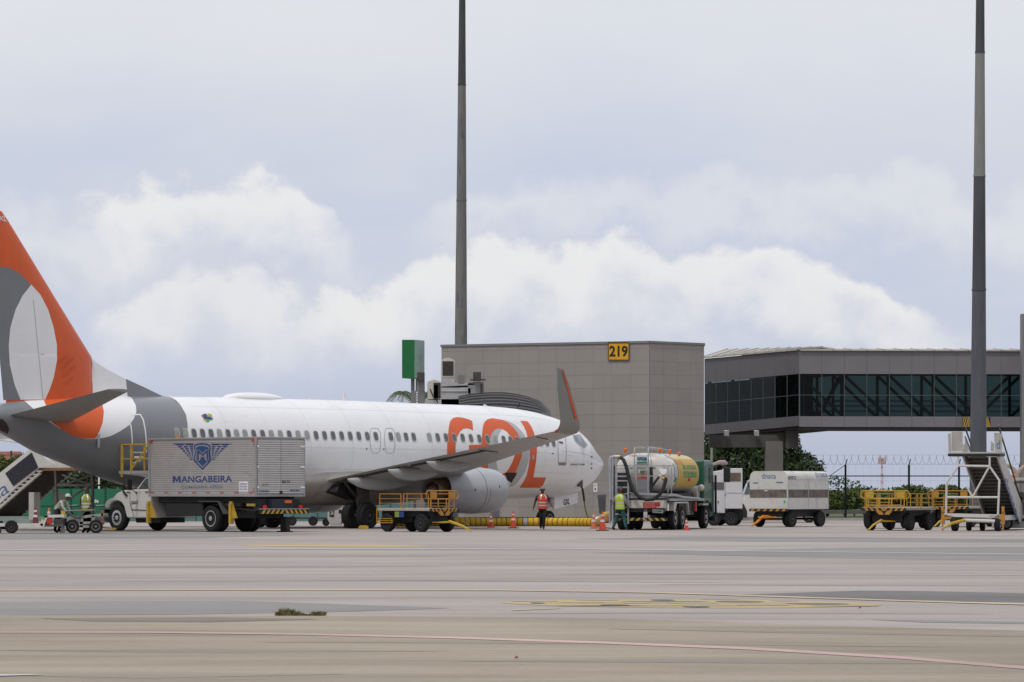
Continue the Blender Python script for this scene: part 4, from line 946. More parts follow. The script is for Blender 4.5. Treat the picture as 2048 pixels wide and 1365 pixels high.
# fin with dorsal fillet
b = MB(); lat = (0, 1, 0)
def finp(px, py): q = on_lat(px, py, 0); return (q[0], 0, q[2])
top = 12.72
loft(b, [((32.35,0,5.0),(37.0,0,5.0),lat,.11), ((32.45,0,7.05),(37.25,0,7.05),lat,.10), ((34.6,0,9.6),(38.0,0,9.6),lat,.095), ((36.9,0,12.35),(38.95,0,12.35),lat,.09), ((37.25,0,top),(39.05,0,top),lat,.07)])
fin = b.build('fin', ORANGE, PL, smooth=50)
b = MB(); dl = [finp(*q) for q in ((340,795),(325,793),(290,776),(250,758),(215,740),(188,722),(181,714))]
vs = []
for i, q in enumerate(dl):
    w = .02+.028*i; zb = sec(q[0])[0]+sec(q[0])[1]-.05
    vs += [(-q[0], 0, max(q[2], zb)), (-q[0], w, zb), (-q[0], -w, zb)]
k = len(dl); fs = []
for i in range(k-1): fs += [(3*i, 3*i+1, 3*i+4, 3*i+3), (3*i, 3*i+3, 3*i+5, 3*i+2)]
b.add(vs, fs+[((k-1)*3, (k-1)*3+1, (k-1)*3+2)]); b.build('dorsal_fillet', WHITE, PL, smooth=0)
def fin_patch(name, px, m, off):
    b = MB(); pts = [on_lat(x, y, .0) for x, y in dens(px, 6)]
    def hw(t, z):                                    # half thickness of the fin there
        if z < 7.05: le, te, tc = 32.35+(z-5)*.049, 37.0+(z-5)*.12, .105
        else:
            zz = [7.05, 9.6, 12.35, 12.72]; le = np.interp(z, zz, [32.45,34.6,36.9,37.25]); te = np.interp(z, zz, [37.25,38,38.95,39.05]); tc = np.interp(z, zz, [.10,.095,.09,.07])
        x = min(max((t-le)/(te-le), 0), 1); return 5*tc*(te-le)*(.2969*math.sqrt(x)-.126*x-.3516*x*x+.2843*x**3-.1036*x**4)
    bm = bmesh.new(); f = bm.faces.new([bm.verts.new((p[0], p[2], 0)) for p in pts]); bmesh.ops.triangulate(bm, faces=[f])
    for ax, n_ in ((0, 24), (1, 30)):
        lo = min(v.co[ax] for v in bm.verts); hi = max(v.co[ax] for v in bm.verts)
        for i in range(1, n_):
            co = [0, 0, 0]; no = [0, 0, 0]; co[ax] = lo+(hi-lo)*i/n_; no[ax] = 1
            bmesh.ops.bisect_plane(bm, geom=bm.verts[:]+bm.edges[:]+bm.faces[:], plane_co=co, plane_no=no)
    bm.verts.index_update(); V2 = [(v.co.x, v.co.y) for v in bm.verts]; F2 = [[v.index for v in f.verts] for f in bm.faces]; bm.free()
    for sg in (-1, 1): b.add([(-t, sg*(hw(t, z)+off), z) for t, z in V2], F2)
    return b.build(name, m, fin, smooth=50, fix=False)
fin_patch('grey_fin_arc', [(-66,690),(-62,640),(-52,595),(-38,562),(-20,541),(0,534),(15,536),(35,548),(57,570),(75,590),(84,640),(80,760),(60,799),(7,801),(-3,690)], GREYP, .006)
fin_patch('white_fin_oval', [(57,570),(75,590),(90,620),(100,655),(106,690),(106,720),(100,755),(92,780),(84,799.5),(38,800),(27,770),(18,730),(15.5,690),(18,655),(27,620),(40,592)], WHITE, .010)
def flat_patch(name, px, m, w):
    b = MB(); pts = [on_lat(x, y, 0) for x, y in px]; 
    for sg in (-1, 1): b.add([(-p[0], sg*w(p[0], p[2]), p[2]) for p in pts], [list(range(len(pts)))])
    return b.build(name, m, PL, smooth=0, fix=False)
fin_patch('white_fin_root', [(179,716),(186,730),(189,760),(189,792),(192,798),(196,794)], WHITE, .01)
b = MB()                                            # grey nose of the dorsal fillet
vs = []; dl2 = [finp(*q) for q in ((340,795),(325,793),(290,776),(252,758.6))]
for i, q in enumerate(dl2):
    w = .02+.028*i+.006; zb = sec(q[0])[0]+sec(q[0])[1]-.04
    vs += [(-q[0], 0, max(q[2]+.008, zb)), (-q[0], w, zb), (-q[0], -w, zb)]
fs = []
for i in range(3): fs += [(3*i, 3*i+1, 3*i+4, 3*i+3), (3*i, 3*i+3, 3*i+5, 3*i+2)]
b.add(vs, fs); b.build('grey_fillet_paint', GREYP, PL, smooth=0)
vs, fs = text2d('PR-GXL', .02); b = MB(); q0 = on_lat(-34, 440.5, 0); q1 = on_lat(9.5, 440.5, 0); q2 = on_lat(-34, 429.5, 0)
b.add([(-(q0[0]+(q1[0]-q0[0])*a), -.12, q0[2]+(q2[2]-q0[2])*c) for a, c in vs], fs); b.build('lettering', WHITEL, fin, smooth=0, fix=False)
# tail cone exhaust
b = MB(); b.lathe([(.44, 0), (.40, .35), (.34, .38), (.30, .1)], (-37.9, 0, 4.56), (-1, 0, 0), 24); b.build('tail_exhaust', DMETAL, PL)
# antennas, satcom hump
c_, b_, h_ = sec(23.2); b = MB(); b.ball((-23.2, 0, c_+b_-.02), 1.0, 24, sc=(1.75, .55, .26)); b.build('antenna_hump', WHITE, PL, smooth=60)
for t, hh, w in ((16.6+.9, .35, .22), (28.0, .25, .1), (8.2, .1, .3), (19.6, .1, .25)):
    c_, b_, h_ = sec(t); b = MB(); z = c_+b_-.02; b.prism([(-t-w/2, z), (-t+w/2, z), (-t-w*.1, z+hh), (-t-w*.5, z+hh)], 'y', -.02, .02); b.build('blade_antenna', WHITE, PL, smooth=0)
# tail side fitting
b = MB(); q = skin(33.3, R(-5), .02); b.bx(q.x-.06, q.x+.06, q.y-.05, q.y+.02, q.z-.5, q.z+.1); b.build('tail_fitting', METAL, PL, bevel=.02)
q = skin(31.3, R(-33), .05); b = MB(); b.cyl(q+Vector((.2, 0, .08)), q+Vector((-.3, -.02, -.05)), .07, .03, 10); b.build('drain_mast', METAL, PL)
# nose gear with door lettering
g = MB(); g.cyl((-4.0, 0, .3), (-4.05, 0, 1.6), .08, n=10); g.cyl((-4, -.25, .34), (-4, .25, .34), .06, n=8); g.bar((-4.1, 0, .8), (-3.4, 0, 1.5), .04)
gg = g.build('nose_gear', METAL, PL)
for k in (-1, 1): wheel(gg, (-4.0, k*.2, .35), (0, 1, 0), .35, .2, LGREY, .5, out=k)
# gear door: plate hanging ahead of the strut
def gdoor():
    for yy in (-.36, .36):
        b = MB(); b.prism([(-3.75, 1.32), (-2.35, 1.52), (-2.15, 1.48), (-2.15, .98), (-3.75, .60)] if False else [(-3.8, 1.33), (-2.1, 1.53), (-2.1, 1.06), (-3.8, .74)], 'y', yy-.015, yy+.015)
        d = b.build('gear_door', WHITE, PL, smooth=0)
        if yy < 0: text_on('lettering', 'GXL', (-3.14, yy-.02, .94), (-2.68, yy-.02, .99), (-3.14, yy-.02, 1.22), INK, d, off=.03)
gdoor()
# ground power receptacle
b = MB(); q = skin(*on_fus(1161, 964), .0); b.bx(q.x-.13, q.x+.13, q.y-.03, q.y+.2, q.z-.22, q.z+.16); b.build('power_panel', DMETAL, PL)

# fine skin joints: hoops and lap joints, a shade darker than the paint
SKJ = mat('skin joint', (.64, .64, .65), .4, var=.05)
b = MB()
for t in (3.1, 6.3, 8.8, 11.4, 14.0, 16.5, 19.1, 21.7, 24.2, 26.6):
    vs = []; K = 40
    for k in range(K+1):
        ph = -1.2+(2.75)*k/K; vs += [skin(t-.008, ph, .0035), skin(t+.008, ph, .0035)]
    b.add(vs, [(2*k, 2*k+1, 2*k+3, 2*k+2) for k in range(K)])
for ph in (.92, .02, -.42, -.78):
    vs = []; K = 90
    for k in range(K+1): t = 4.0+(24.0)*k/K; vs += [skin(t, ph-.004, .0035), skin(t, ph+.004, .0035)]
    b.add(vs, [(2*k, 2*k+1, 2*k+3, 2*k+2) for k in range(K)])
b.build('skin_joints', SKJ, FUS, smooth=0, fix=False)
SMG = mat('smudged orange', (.62, .092, .018), .5, var=.1)
for x0, y0, x1, y1 in ((110,722,128,708),(112,737,139,716),(114,752,142,731),(120,766,138,753)):
    fin_patch('smudge', [(x0,y0),(x1,y1),(x1+1,y1+4),(x0+3,y0+5)], SMG, .006)
fin_patch('rudder_gap', [(60,600),(61.2,600),(80,798),(78.6,798)], LGREY, .014)
b = MB()
for sg in (1, -1):                                   # spoiler and aileron joints on the wing underside
    for L, t0, t1, z in ((6.0, 19.2, 20.3, 2.60), (11.6, 20.6, 21.8, 3.24), (15.4, 21.9, 22.6, 3.72)): b.tube([(-t0, -L*sg, z-.04), (-t1, -L*sg, z+.05)], .02, 5)
b.build('control_gap', DMETAL, PL)

decal('tail_vent', [(-40,840),(4,838),(13,847),(18.5,858),(15,868),(0,861),(-40,846)], mat('sooty metal', (.05, .042, .038), .6, .3, var=.3), .012, parent=PL)

b = MB(); A_ = []
for i in range(9):
    a = R(4-44*i/8); A_.append((-14.55, -4.83-math.cos(a)*1.052, 1.63+math.sin(a)*1.052*.965))
b.tube(A_, .008, 4); b.build('cowl_mark', RED, [k for k in kids(PL) if k.name.startswith('engine_cowl')][0])
# ================================================================ boarding bridge head behind the nose
CAN = mat('black canopy fabric', (.045, .045, .052), .75, var=.3, scale=6); BRW = mat('bridge white paint', (.42, .42, .43), .5, var=.15, scale=2); BRG = mat('bridge grey paint', (.20, .20, .21), .5, var=.12)
CREAM = mat('cream plastic', (.56, .53, .47), .6, var=.1); GRL = mat('dark grille', (.05, .045, .04), .8, var=.4, scale=10)
def bridge_head():
    Y = 181.0; o = P(950, 0, Y); o.z = 0; t = empty('boarding_bridge', o); tag(t, 'boarding bridge head with black folding canopy behind the airliner nose', 'boarding bridge')
    q = lambda px, py, dy=0: P(px, py, Y+dy)-o
    # bellows canopy: arched ribs marching towards the airliner
    b = MB(); ribs = []; n = 9
    top = [(917, 795), (940, 790), (962, 787.5), (985, 786), (1008, 786.5), (1032, 789.5), (1056, 795), (1080, 804), (1100, 823)]
    K = 13
    def rib(i, dy, dip):                             # one hoop, spreading from the hinge
        return [q(x, y+dip*(1-.0*i), dy) for x, y in top]
    rows = 10; vs = []
    for r in range(rows):
        f = r/(rows-1)
        for i, (x, y) in enumerate(top):
            base = 846
            yy = y+(base-y)*(f**1.25); vs.append(q(x+3*f, yy, -3.0*math.sin(f*math.pi/2)+(.10 if r % 2 else 0)))
    for r in range(rows-1):
        for i in range(n-1): b.f.append([r*n+i, r*n+i+1, (r+1)*n+i+1, (r+1)*n+i])
    b.v = [tuple(v) for v in vs]; b.m = [0]*len(b.f)
    b.build('canopy', CAN, t, smooth=0, fix=False)
    b = MB()
    for r in range(0, rows, 1):
        f = r/(rows-1); pts = [q(x+3*f, y+(846-y)*(f**1.25)-1.2, -3.05*math.sin(f*math.pi/2)-.03) for x, y in top]; b.tube(pts, .035, 5)
    b.build('canopy_rib', mat('canopy rib', (.16, .16, .165), .5, var=.2), t)
    b = MB(); b.ext([q(917, 796), q(956, 794), q(956, 850), q(917, 850)], (0, .5, 0), 0)
    for k in range(6):
        x = 918+k*6.4; b.mi = 1; b.ext([q(x, 799, -.02), q(x+3.6, 799, -.02), q(x+3.6, 850, -.02), q(x, 850, -.02)], (0, -.03, 0))
    b.build('bellows_side', [BRG, GRL], t, smooth=0)
    b = MB(); b.ext([q(1060, 826, -2.6), q(1102, 826, -2.6), q(1102, 850, -2.6), q(1060, 850, -2.6)], (0, 1.5, 0)); b.build('cab_floor', BRG, t, smooth=0)
    b = MB(); b.ext([q(882, 776), q(942, 776), q(942, 1000), q(882, 1000)], (0, 3, 0)); b.ext([q(878, 768), q(948, 766), q(950, 771), q(878, 774)], (0, 3, 0)); b.ext([q(882, 781, -.05), q(934, 781, -.05), q(934, 784, -.05), q(882, 784, -.05)], (0, .04, 0))
    b.build('cab', BRW, t, smooth=0, bevel=.02)
    b = MB(); b.ext([q(936, 764), q(968, 764), q(968, 850), q(936, 850)], (0, 2.4, 0)); b.build('cab_post', mat('bridge post', (.30, .30, .32), .5), t, smooth=0)
    b = MB(); b.ext([q(961, 768, -.02), q(965, 768, -.02), q(965, 800, -.02), q(961, 800, -.02)], (0, -.05, 0)); b.ext([q(868, 770, -.02), q(876, 770, -.02), q(876, 800, -.02), q(868, 800, -.02)], (0, .05, 0)); b.bar(q(940, 760), q(972, 760), .04); b.build('trim', DMETAL, t, smooth=0)
    for (x0, x1, y0, y1) in ((946, 962, 744, 762), (834, 849, 744.5, 762)):
        b = MB(); b.ext([q(x0, y0, -.3), q(x1, y0, -.3), q(x1, y1, -.3), q(x0, y1, -.3)], (0, .5, 0)); b.build('vent_hood', DMETAL, t, smooth=0, bevel=.02)
    b = MB(); b.ext([q(916, 750), q(929, 750), q(929, 768), q(916, 768)], (0, .4, 0)); b.build('junction_box', BRG, t, smooth=0)
    # stair tower / lift frame under the second hood
    b = MB(); b.ext([q(834, 762), q(849, 762), q(849, 1035), q(834, 1035)], (0, .5, 0)); b.ext([q(823, 782), q(834, 782), q(834, 820), q(823, 820)], (0, .4, 0)); b.build('service_column', BRG, t, smooth=0)
    b = MB()
    for k in range(6): b.ext([q(832.5, 784+k*5, -.02), q(835.5, 784+k*5, -.02), q(835.5, 787+k*5, -.02), q(832.5, 787+k*5, -.02)], (0, -.02, 0))
    b.build('rung', WHITEL, t, smooth=0)
    # coolers
    for i, (x0, x1, y0, y1, g0, g1) in enumerate(((882, 909, 718, 756, 885, 907), (855, 882, 761, 801, 867, 881))):
        c = MB(); m = (x0+x1)/2; c.ext([q(x0, y0+4), q(x0+4, y0+1), q(m, y0-2), q(x1-4, y0+1), q(x1, y0+4), q(x1, y1), q(x0, y1)], (0, .95, 0))
        u = c.build('air_cooler', CREAM, t, smooth=0, bevel=.02); c = MB(); c.ext([q(g0, y0+5, -.02), q(g1, y0+5, -.02), q(g1, y1-4, -.02), q(g0, y1-4, -.02)], (0, .03, 0)); c.build('grille', GRL, u, smooth=0)
    b = MB(); b.ext([q(850, 798), q(918, 798), q(918, 830), q(850, 830)], (0, 3.0, 0)); b.ext([q(882, 757), q(910, 757), q(910, 768), q(882, 768)], (0, .9, 0)); b.build('roof_plinth', BRW, t, smooth=0, bevel=.02)
    b = MB(); b.tube([q(860, 778, -.1), q(866, 792, -.15), q(872, 800, -.15), q(876, 806, -.1)], .03, 6); b.bar(q(1035, 816, -2.9), q(1040, 806, -2.9), .03); b.build('cable', BLACK, t)
    b = MB(); b.cyl(q(990, 860), q(990, 860)-Vector((0, 0, q(990, 860).z)), .25, n=16); b.cyl(q(905, 1000, 1.5), q(905, 1045, 1.5)-Vector((0, 0, q(905, 1045).z)), .3, n=16); b.build('support_leg', BRG, t)
bridge_head()
def green_box():
    Y = 188.0; o = P(826, 0, Y); o.z = 0; t = empty('green_sign_pylon', o); tag(t, 'tall green box sign on twin posts left of the stand building', 'sign')
    q = lambda px, py, dy=0: P(px, py, Y+dy)-o
    a, c, e = q(804, 680), q(829, 680), q(849, 684.5, 1.0); z1 = q(0, 680).z; z0 = q(0, 757).z
    w = lambda p, z: Vector((p.x, p.y, z))
    b = MB(); b.add([w(a, z0), w(c, z0-.02), w(e, z0), w(a+Vector((.5, 1.2, 0)), z0), w(a, z1), w(c, z1), w(e, z1), w(a+Vector((.5, 1.2, 0)), z1)], [(0, 1, 5, 4), (2, 3, 7, 6), (3, 0, 4, 7), (0, 3, 2, 1), (4, 5, 6, 7)], 0); b.build('box', mat('sign green', (.012, .15, .045), .5, var=.1), t, smooth=0)
    b = MB(); b.add([w(c, z0), w(e, z0), w(e, z1), w(c, z1)], [(0, 1, 2, 3)]); b.build('side_face', mat('pale green panel', (.30, .42, .38), .5, var=.3, scale=.6), t, smooth=0)
    b = MB()
    for x in (825.5, 835): p = q(x, 757, .5); b.cyl((p.x, p.y, 0), (p.x, p.y, z0+.05), .10, n=12)
    b.build('post', BRG, t)
green_box()

# ================================================================ catering truck
TALU = None
def alu_mat():
    m = mat('corrugated aluminium', (.46, .455, .45), .42, .5, var=.12, scale=1.2, dirt=((.34, .33, .315), .58, 1.5, (.5, .5, 2.5)))
    nt = m.node_tree; N = nt.nodes; L = nt.links; tc = N.new('ShaderNodeTexCoord'); w = N.new('ShaderNodeTexWave'); w.bands_direction = 'Z'; w.inputs['Scale'].default_value = 3.6; w.inputs['Distortion'].default_value = .15
    L.new(tc.outputs['Object'], w.inputs['Vector']); b = N.new('ShaderNodeBump'); b.inputs['Strength'].default_value = .36; b.inputs['Distance'].default_value = .03; L.new(w.outputs[0], b.inputs['Height']); L.new(b.outputs[0], N['Principled BSDF'].inputs['Normal']); return m
ALU = alu_mat(); ALUF = mat('aluminium frame', (.40, .40, .41), .4, .5, var=.12)
def catering():
    f = Frame(511, 1065.5, 135.0); t = f.empty('catering_truck'); tag(t, 'catering truck with silver corrugated box body and white bonneted cab', 'truck')
    Ss = lambda px, py, y=0.0: f.side(px, py, y); Fs = lambda px, py, x=0.0: f.face(px, py, x)
    LN, Wd = 6.45, 2.5; zt, zb = 3.69, 1.42
    b = MB(); b.bx(0, LN, -Wd, 0, zb, zt); box = b.build('box_body', ALU, t, smooth=0)
    b = MB()
    for x in (0, LN):
        for y in (0, -Wd): b.bx(x-.045, x+.045, y-.045, y+.045, zb-.03, zt+.03)
    for y in (0, -Wd): b.bx(.05, LN-.05, y-.035, y+.035, zt-.04, zt+.031); b.bx(.05, LN-.05, y-.035, y+.03, zb-.031, zb+.10)
    for x in (0, LN): b.bx(x-.036, x+.036, -Wd+.05, -.05, zt-.04, zt+.032); b.bx(x-.036, x+.036, -Wd+.05, -.05, zb-.032, zb+.07)
    b.build('corner_frame', ALUF, t, smooth=0, bevel=.008)
    # rear doors
    for y0, y1 in ((-1.24, -.06), (-Wd+.06, -1.26)):
        b = MB(); b.bx(-.07, -.036, min(y0, y1), max(y0, y1), zb+.09, zt-.07); d = b.build('rear_door', ALU, t, smooth=0)
        b = MB(); yh = y0 if abs(y0) > 2 else y1
        for z in (1.75, 2.55, 3.35): b.bx(-.10, -.07, yh-.03, yh+.16 if yh < -1 else yh+.03, z-.03, z+.03); 
        b.build('hinge', WHITEL, d, smooth=0)
        b = MB(); ym = -1.25; b.bx(-.09, -.07, (-1.32 if y0 < -1.3 else -1.23), (-1.27 if y0 < -1.3 else -1.18), 1.5, 1.62); b.build('latch', BLACK, d, smooth=0)
    n = (-.075, 0, 0)
    for s_, x0, x1, y0, y1, m, o in (('LB 22', 524, 536, 972, 968, mat('faded ink', (.12, .11, .11), .6), .0), ('CARGA', 518, 539, 985, 980.5, DBLUE, .03), ('MB 04', 564, 580, 967, 961, mat('faded ink', (.12, .11, .11), .6), .01), ('SEGURA', 580, 600, 983.5, 979.5, DBLUE, .03)):
        text_on('lettering', s_, Fs(x0, y0, -.076), Fs(x1, y0, -.076), Fs(x0, y1, -.076), m, t, off=o)
    # flank logo: winged shield and name
    yl = .006; L2 = lambda px, py, k=0: Ss(px, py, yl+k)
    def poly(name, pts, m, k=0, par=None):
        b = MB(); b.ext([L2(x, y, k) for x, y in pts], (0, -.004, 0)); return b.build(name, m, par or t, smooth=0)
    sh = [(388,890.5),(393,888),(404,886.5),(415,888),(420.5,890.5),(421.5,897),(420,905),(421.5,915),(421.5,923),(405,940.5),(388,923),(388,915),(389.5,905),(388,897)]
    shield = poly('shield', sh, BLUE)
    c0 = (404.8, 911); sc = lambda k: [(c0[0]+(x-c0[0])*k, c0[1]+(y-c0[1])*k) for x, y in sh]
    poly('shield_line', sc(.86), ALUF, .004, shield); poly('shield_field', sc(.76), DBLUE, .008, shield)
    text_on('letter_m', 'M', L2(392, 923, .014), L2(418.5, 923, .014), L2(392, 899, .014), BLUE, shield, off=.09)
    text_on('letter_m', 'M', L2(393.2, 922, .018), L2(417.3, 922, .018), L2(393.2, 900, .018), ALUF, shield, off=.05)
    text_on('letter_m', 'M', L2(394.2, 921.2, .022), L2(416.3, 921.2, .022), L2(394.2, 900.8, .022), BLUE, shield, off=.0)
    for sg in (-1, 1):
        rows = [(888, 58, .0), (892.3, 52, 0), (896.6, 46.5, 0), (901, 42, 0), (905.3, 37, 0), (909.6, 33, 0), (914, 29, 0), (918, 25.5, 0)]
        b = MB()
        for i, (y, w, _) in enumerate(rows):
            m_ = 3 if i else 2; x0 = 18
            for k in range(m_):
                a0 = x0+(w-x0)*k/m_; a1 = x0+(w-x0)*(k+.80)/m_
                pts = [(404.8+sg*a0, y), (404.8+sg*a1, y), (404.8+sg*(a1-2.2), y+3.0), (404.8+sg*(a0+1), y+3.0)]; b.ext([L2(x, yy) for x, yy in pts], (0, -.004, 0))
            
        b.ext([L2(404.8+sg*17.5, 887.6), L2(404.8+sg*59, 887.6), L2(404.8+sg*57, 889.2), L2(404.8+sg*17.5, 889.6)], (0, -.004, 0))
        b.build('wing_emblem', BLUE, t, smooth=0)
    Mu = [(0,0),(0,1),(.30,1),(.5,.42),(.70,1),(1,1),(1,0),(.77,0),(.77,.66),(.58,.14),(.42,.14),(.23,.66),(.23,0)]
    poly('letter_m', [(345.5+15.5*u, 965.7-13.1*v) for u, v in Mu], BLUE)
    text_on('lettering', 'ANGABEIRA', L2(362.5, 965.6), L2(464, 964.7), L2(362.5, 952.6), BLUE, t, off=.016)
    text_on('lettering', 'COMISSARIA AÉREA', L2(363, 977.5), L2(446, 977), L2(363, 970.5), mat('faded blue lettering', (.16, .18, .29), .5), t, off=.008)
    poly('notice', [(478,963.5),(496,963.2),(496,983.5),(478,983.7)], WHITEL)
    for i, s_ in enumerate(('CARGA E', 'DESCARGA', 'EXCLUSIVA')): text_on('lettering', s_, L2(479.5, 970+i*5.4, .006), L2(494.5, 970+i*5.4, .006), L2(479.5, 966.3+i*5.4, .006), BLUE, t, off=.01)
    b = MB()                                         # red reflectors and marker lights
    for x in np.linspace(.25, LN-.2, 8): b.bx(x-.11, x+.11, .031, .036, zb+.10, zb+.14)
    for x0 in (LN-.16, .05):
        b.bx(x0-.02 if x0 > 1 else x0-.04, x0+.16, .036, .044, zt-.13, zt-.05); b.bx(x0+(.12 if x0 > 1 else -.04), x0+(.17 if x0 > 1 else .02), .036, .045, zt-.32, zt-.05); b.bx(x0+(.12 if x0 > 1 else -.04), x0+(.17 if x0 > 1 else .02), .036, .045, zb+.12, zb+.3)
    for y in (-.2, -Wd+.02): b.bx(-.048, -.037, y, y+.16, zt-.13, zt-.04)
    b.build('reflector', REDL, t, smooth=0)
    b = MB(); b.bx(1.0, 1.0, 0, 0, 0, 0)
    b = MB(); b.cyl(Ss(355, 875, -.6), Ss(355, 871.5, -.6), .07, n=10); b.build('marker_lamp', AMBER, t)
    # chassis
    b = MB(); b.bx(-.1, 9.0, -1.65, -1.5, .78, 1.05); b.bx(-.1, 9.0, -1.0, -.85, .78, 1.05); b.bx(.2, LN-.2, -2.2, -.3, 1.12, 1.38)
    b.bx(3.3, 5.6, -.55, -.12, .62, 1.12); b.bx(1.0, 1.9, -2.3, -.1, 1.0, 1.14); b.bx(4.6, 5.3, -2.35, -1.8, .55, 1.1); b.bx(.0, .3, -2.3, -.15, .85, 1.3)
    b.bx(.6, 3.3, -1.9, -.5, .55, .85); b.bx(.35, LN-.3, -2.15, -.55, .72, 1.405)
    b.build('chassis', BLACK, t, smooth=0, bevel=.02)
    b = MB(); b.bar((.5, -.5, 1.2), (5.9, -.5, .85), .05); b.bar((.5, -.5, .85), (5.9, -.5, 1.2), .05); b.bar((.5, -2, 1.2), (5.9, -2, .85), .05); b.build('scissor_lift', DMETAL, t, smooth=0)
    # wheels
    r = .53; xr = Ss(420, 1041, -.1).x; xf = Ss(232.5, 1040, -.1).x
    for y in (-.25, -.58): wheel(t, (xr, y, r), (0, 1, 0), r, .29, METAL if y > -.3 else BLACK, .58, out=1, depth=.4)
    for y in (-Wd+.25, -Wd+.58): wheel(t, (xr, y, r), (0, 1, 0), r, .29, BLACK, .58, out=-1)
    wheel(t, (xf, -.25, r), (0, 1, 0), r, .30, METAL, .56, nuts=10, depth=.05); wheel(t, (xf, -Wd+.25, r), (0, 1, 0), r, .30, METAL, .56, out=-1)
    b = MB()
    pts = [(xr-.95, .72), (xr-.72, 1.02), (xr-.62, 1.22), (xr+.62, 1.22), (xr+.62, 1.19), (xr-.58, 1.19), (xr-.68, 1.0), (xr-.9, .70)]
    b.prism(pts, 'y', -.42, -.02); b.build('mudguard', mat('grey mudguard', (.10, .10, .105), .6), t, smooth=0)
    b = MB(); b.bx(-.30, -.24, -Wd+.0, .0, .72, .90, 0)
    b.mi = 1; nst = 10
    for i in range(nst):
        y0 = -.04-(Wd-.1)*i/nst; s_ = -1 if i < nst/2 else 1
        b.ext([(-.304, y0, .73 if s_ < 0 else .89), (-.304, y0-.12, .73 if s_ < 0 else .89), (-.304, y0-.24, .89 if s_ < 0 else .73), (-.304, y0-.12, .89 if s_ < 0 else .73)], (-.004, 0, 0))
    b.mi = 2; b.bx(-.32, -.22, -Wd-.02, .02, .902, .93)
    b.build('rear_bumper', [BLACK, YEL, METAL], t, smooth=0)
    b = MB(); b.bx(-.24, .2, -1.75, -.65, .95, 1.3); b.build('rear_panel', mat('navy panel', (.02, .022, .04), .6), t, smooth=0)
    for y in (-.25, -Wd+.4):
        b = MB(); b.cyl((-.31, y, .99), (-.24, y, .99), .075, n=12); b.build('tail_lamp', REDL, t)
    b = MB(); b.bx(-.28, -.2, -1.62, -1.3, 1.14, 1.25); b.build('side_lamp', AMBER, t, smooth=0)
    b = MB(); b.bx(.0, .5, .01, .03, 1.02, 1.12); b.build('warning_plate', mat('dull yellow', (.35, .25, .05), .6), t, smooth=0)
    # outriggers
    for x, s_ in ((Ss(461, 1020, .05).x, 1), (LN-.05, -1)):
        b = MB(); b.bx(x-.05*s_-.06, x-.05*s_+.06, -.02, .14, .32, 1.12); b.prism([(x, 1.12), (x+.0, .55), (x-.38*1, .55), (x-.12, 1.08)], 'y', .0, .06); b.cyl((x-.05*s_, .06, 1.08), (x-.05*s_, .06, 1.2), .08, n=10)
        b.bx(x-.18, x+.12, -.05, .18, .0, .03) if False else None
        b.build('outrigger', YEL, t, smooth=0)
    b = MB(); b.prism([(.0, .6), (-.05, .05), (.3, .05), (.35, .6)], 'y', -1.75, -1.55); b.bx(-.1, .4, -1.85, -1.45, 0, .05); b.build('outrigger_foot', BLACK, t, smooth=0)
    # cab, traced on its near side plane
    yc = -.12; C = lambda px, py: (Ss(px, py, yc).x, Ss(px, py, yc).z)
    body = [C(209,1017), C(209.5,1010), C(211,1003), C(216,999), C(226,995), C(233,987), C(243,981.5), C(258,979.3), C(302,979), C(305,1036.5), C(254,1036.5), C(251,1028), C(248,1014), C(243,1006), C(235,1002), C(226,1003.5), C(219,1010), C(216.5,1018)]
    b = MB(); b.prism(body, 'y', -Wd+.12, yc); cab = b.build('cab', TRUCKW, t, smooth=30, bevel=.05)
    up = [C(268,979.5), C(287,955), C(296,952.5), C(306,952.5), C(306,979.5)]
    b = MB(); b.prism(up, 'y', -Wd+.25, yc-.1); b.build('cab_roof', TRUCKW, t, smooth=30, bevel=.04)
    b = MB(); b.prism([C(273,978.5), C(287.5,958), C(304,957), C(304,978.5)], 'y', yc-.105, yc-.09); b.build('side_window', GLASSD, t, smooth=0)
    b = MB(); ws = C(266,979), C(286,955.5); b.add([(ws[0][0]+.05, yc-.25, ws[0][1]), (ws[0][0]+.05, -Wd+.4, ws[0][1]), (ws[1][0]+.05, -Wd+.45, ws[1][1]), (ws[1][0]+.05, yc-.3, ws[1][1])], [(0, 1, 2, 3)]); b.build('windscreen', GLASSD, t, smooth=0)
    b = MB(); a1, a2, a3 = C(264,1020), C(300,1021), C(260.5,1006)
    b.tube([(a3[0], yc+.01, a3[1]), (a1[0], yc+.01, a1[1]), (a2[0], yc+.01, a2[1])], .018, 5); a4 = C(268,1035); b.tube([(a1[0]-.02, yc+.01, a1[1]), (a4[0], yc+.01, a4[1])], .008, 5)
    a5, a6 = C(260.5,985), C(260,1006); b.tube([(a5[0], yc+.01, a5[1]), (a6[0], yc+.01, a6[1])], .006, 5); b.build('door_edge', BLACK, cab)
    b = MB(); a1, a2 = C(247,982.5), C(255,992.5); b.bar((a1[0], yc+.03, a1[1]), (a2[0], yc+.03, a2[1]), .035); a1, a2 = C(254,984.5), C(260,985); b.bar((a1[0], yc+.01, a1[1]), (a2[0], yc+.01, a2[1]), .018); b.build('air_intake', BLACK, cab)
    text_on('lettering', '22-012', (C(263,1009)[0], yc+.012, C(263,1009)[1]), (C(276,1008.5)[0], yc+.012, C(276,1008.5)[1]), (C(263,1002.5)[0], yc+.012, C(263,1002.5)[1]), INK, cab, off=.03)
    b = MB(); h = C(294,984.5); b.bx(h[0]-.1, h[0]+.1, yc, yc+.02, h[1]-.02, h[1]+.02); b.build('door_handle', BLACK, cab, smooth=0)
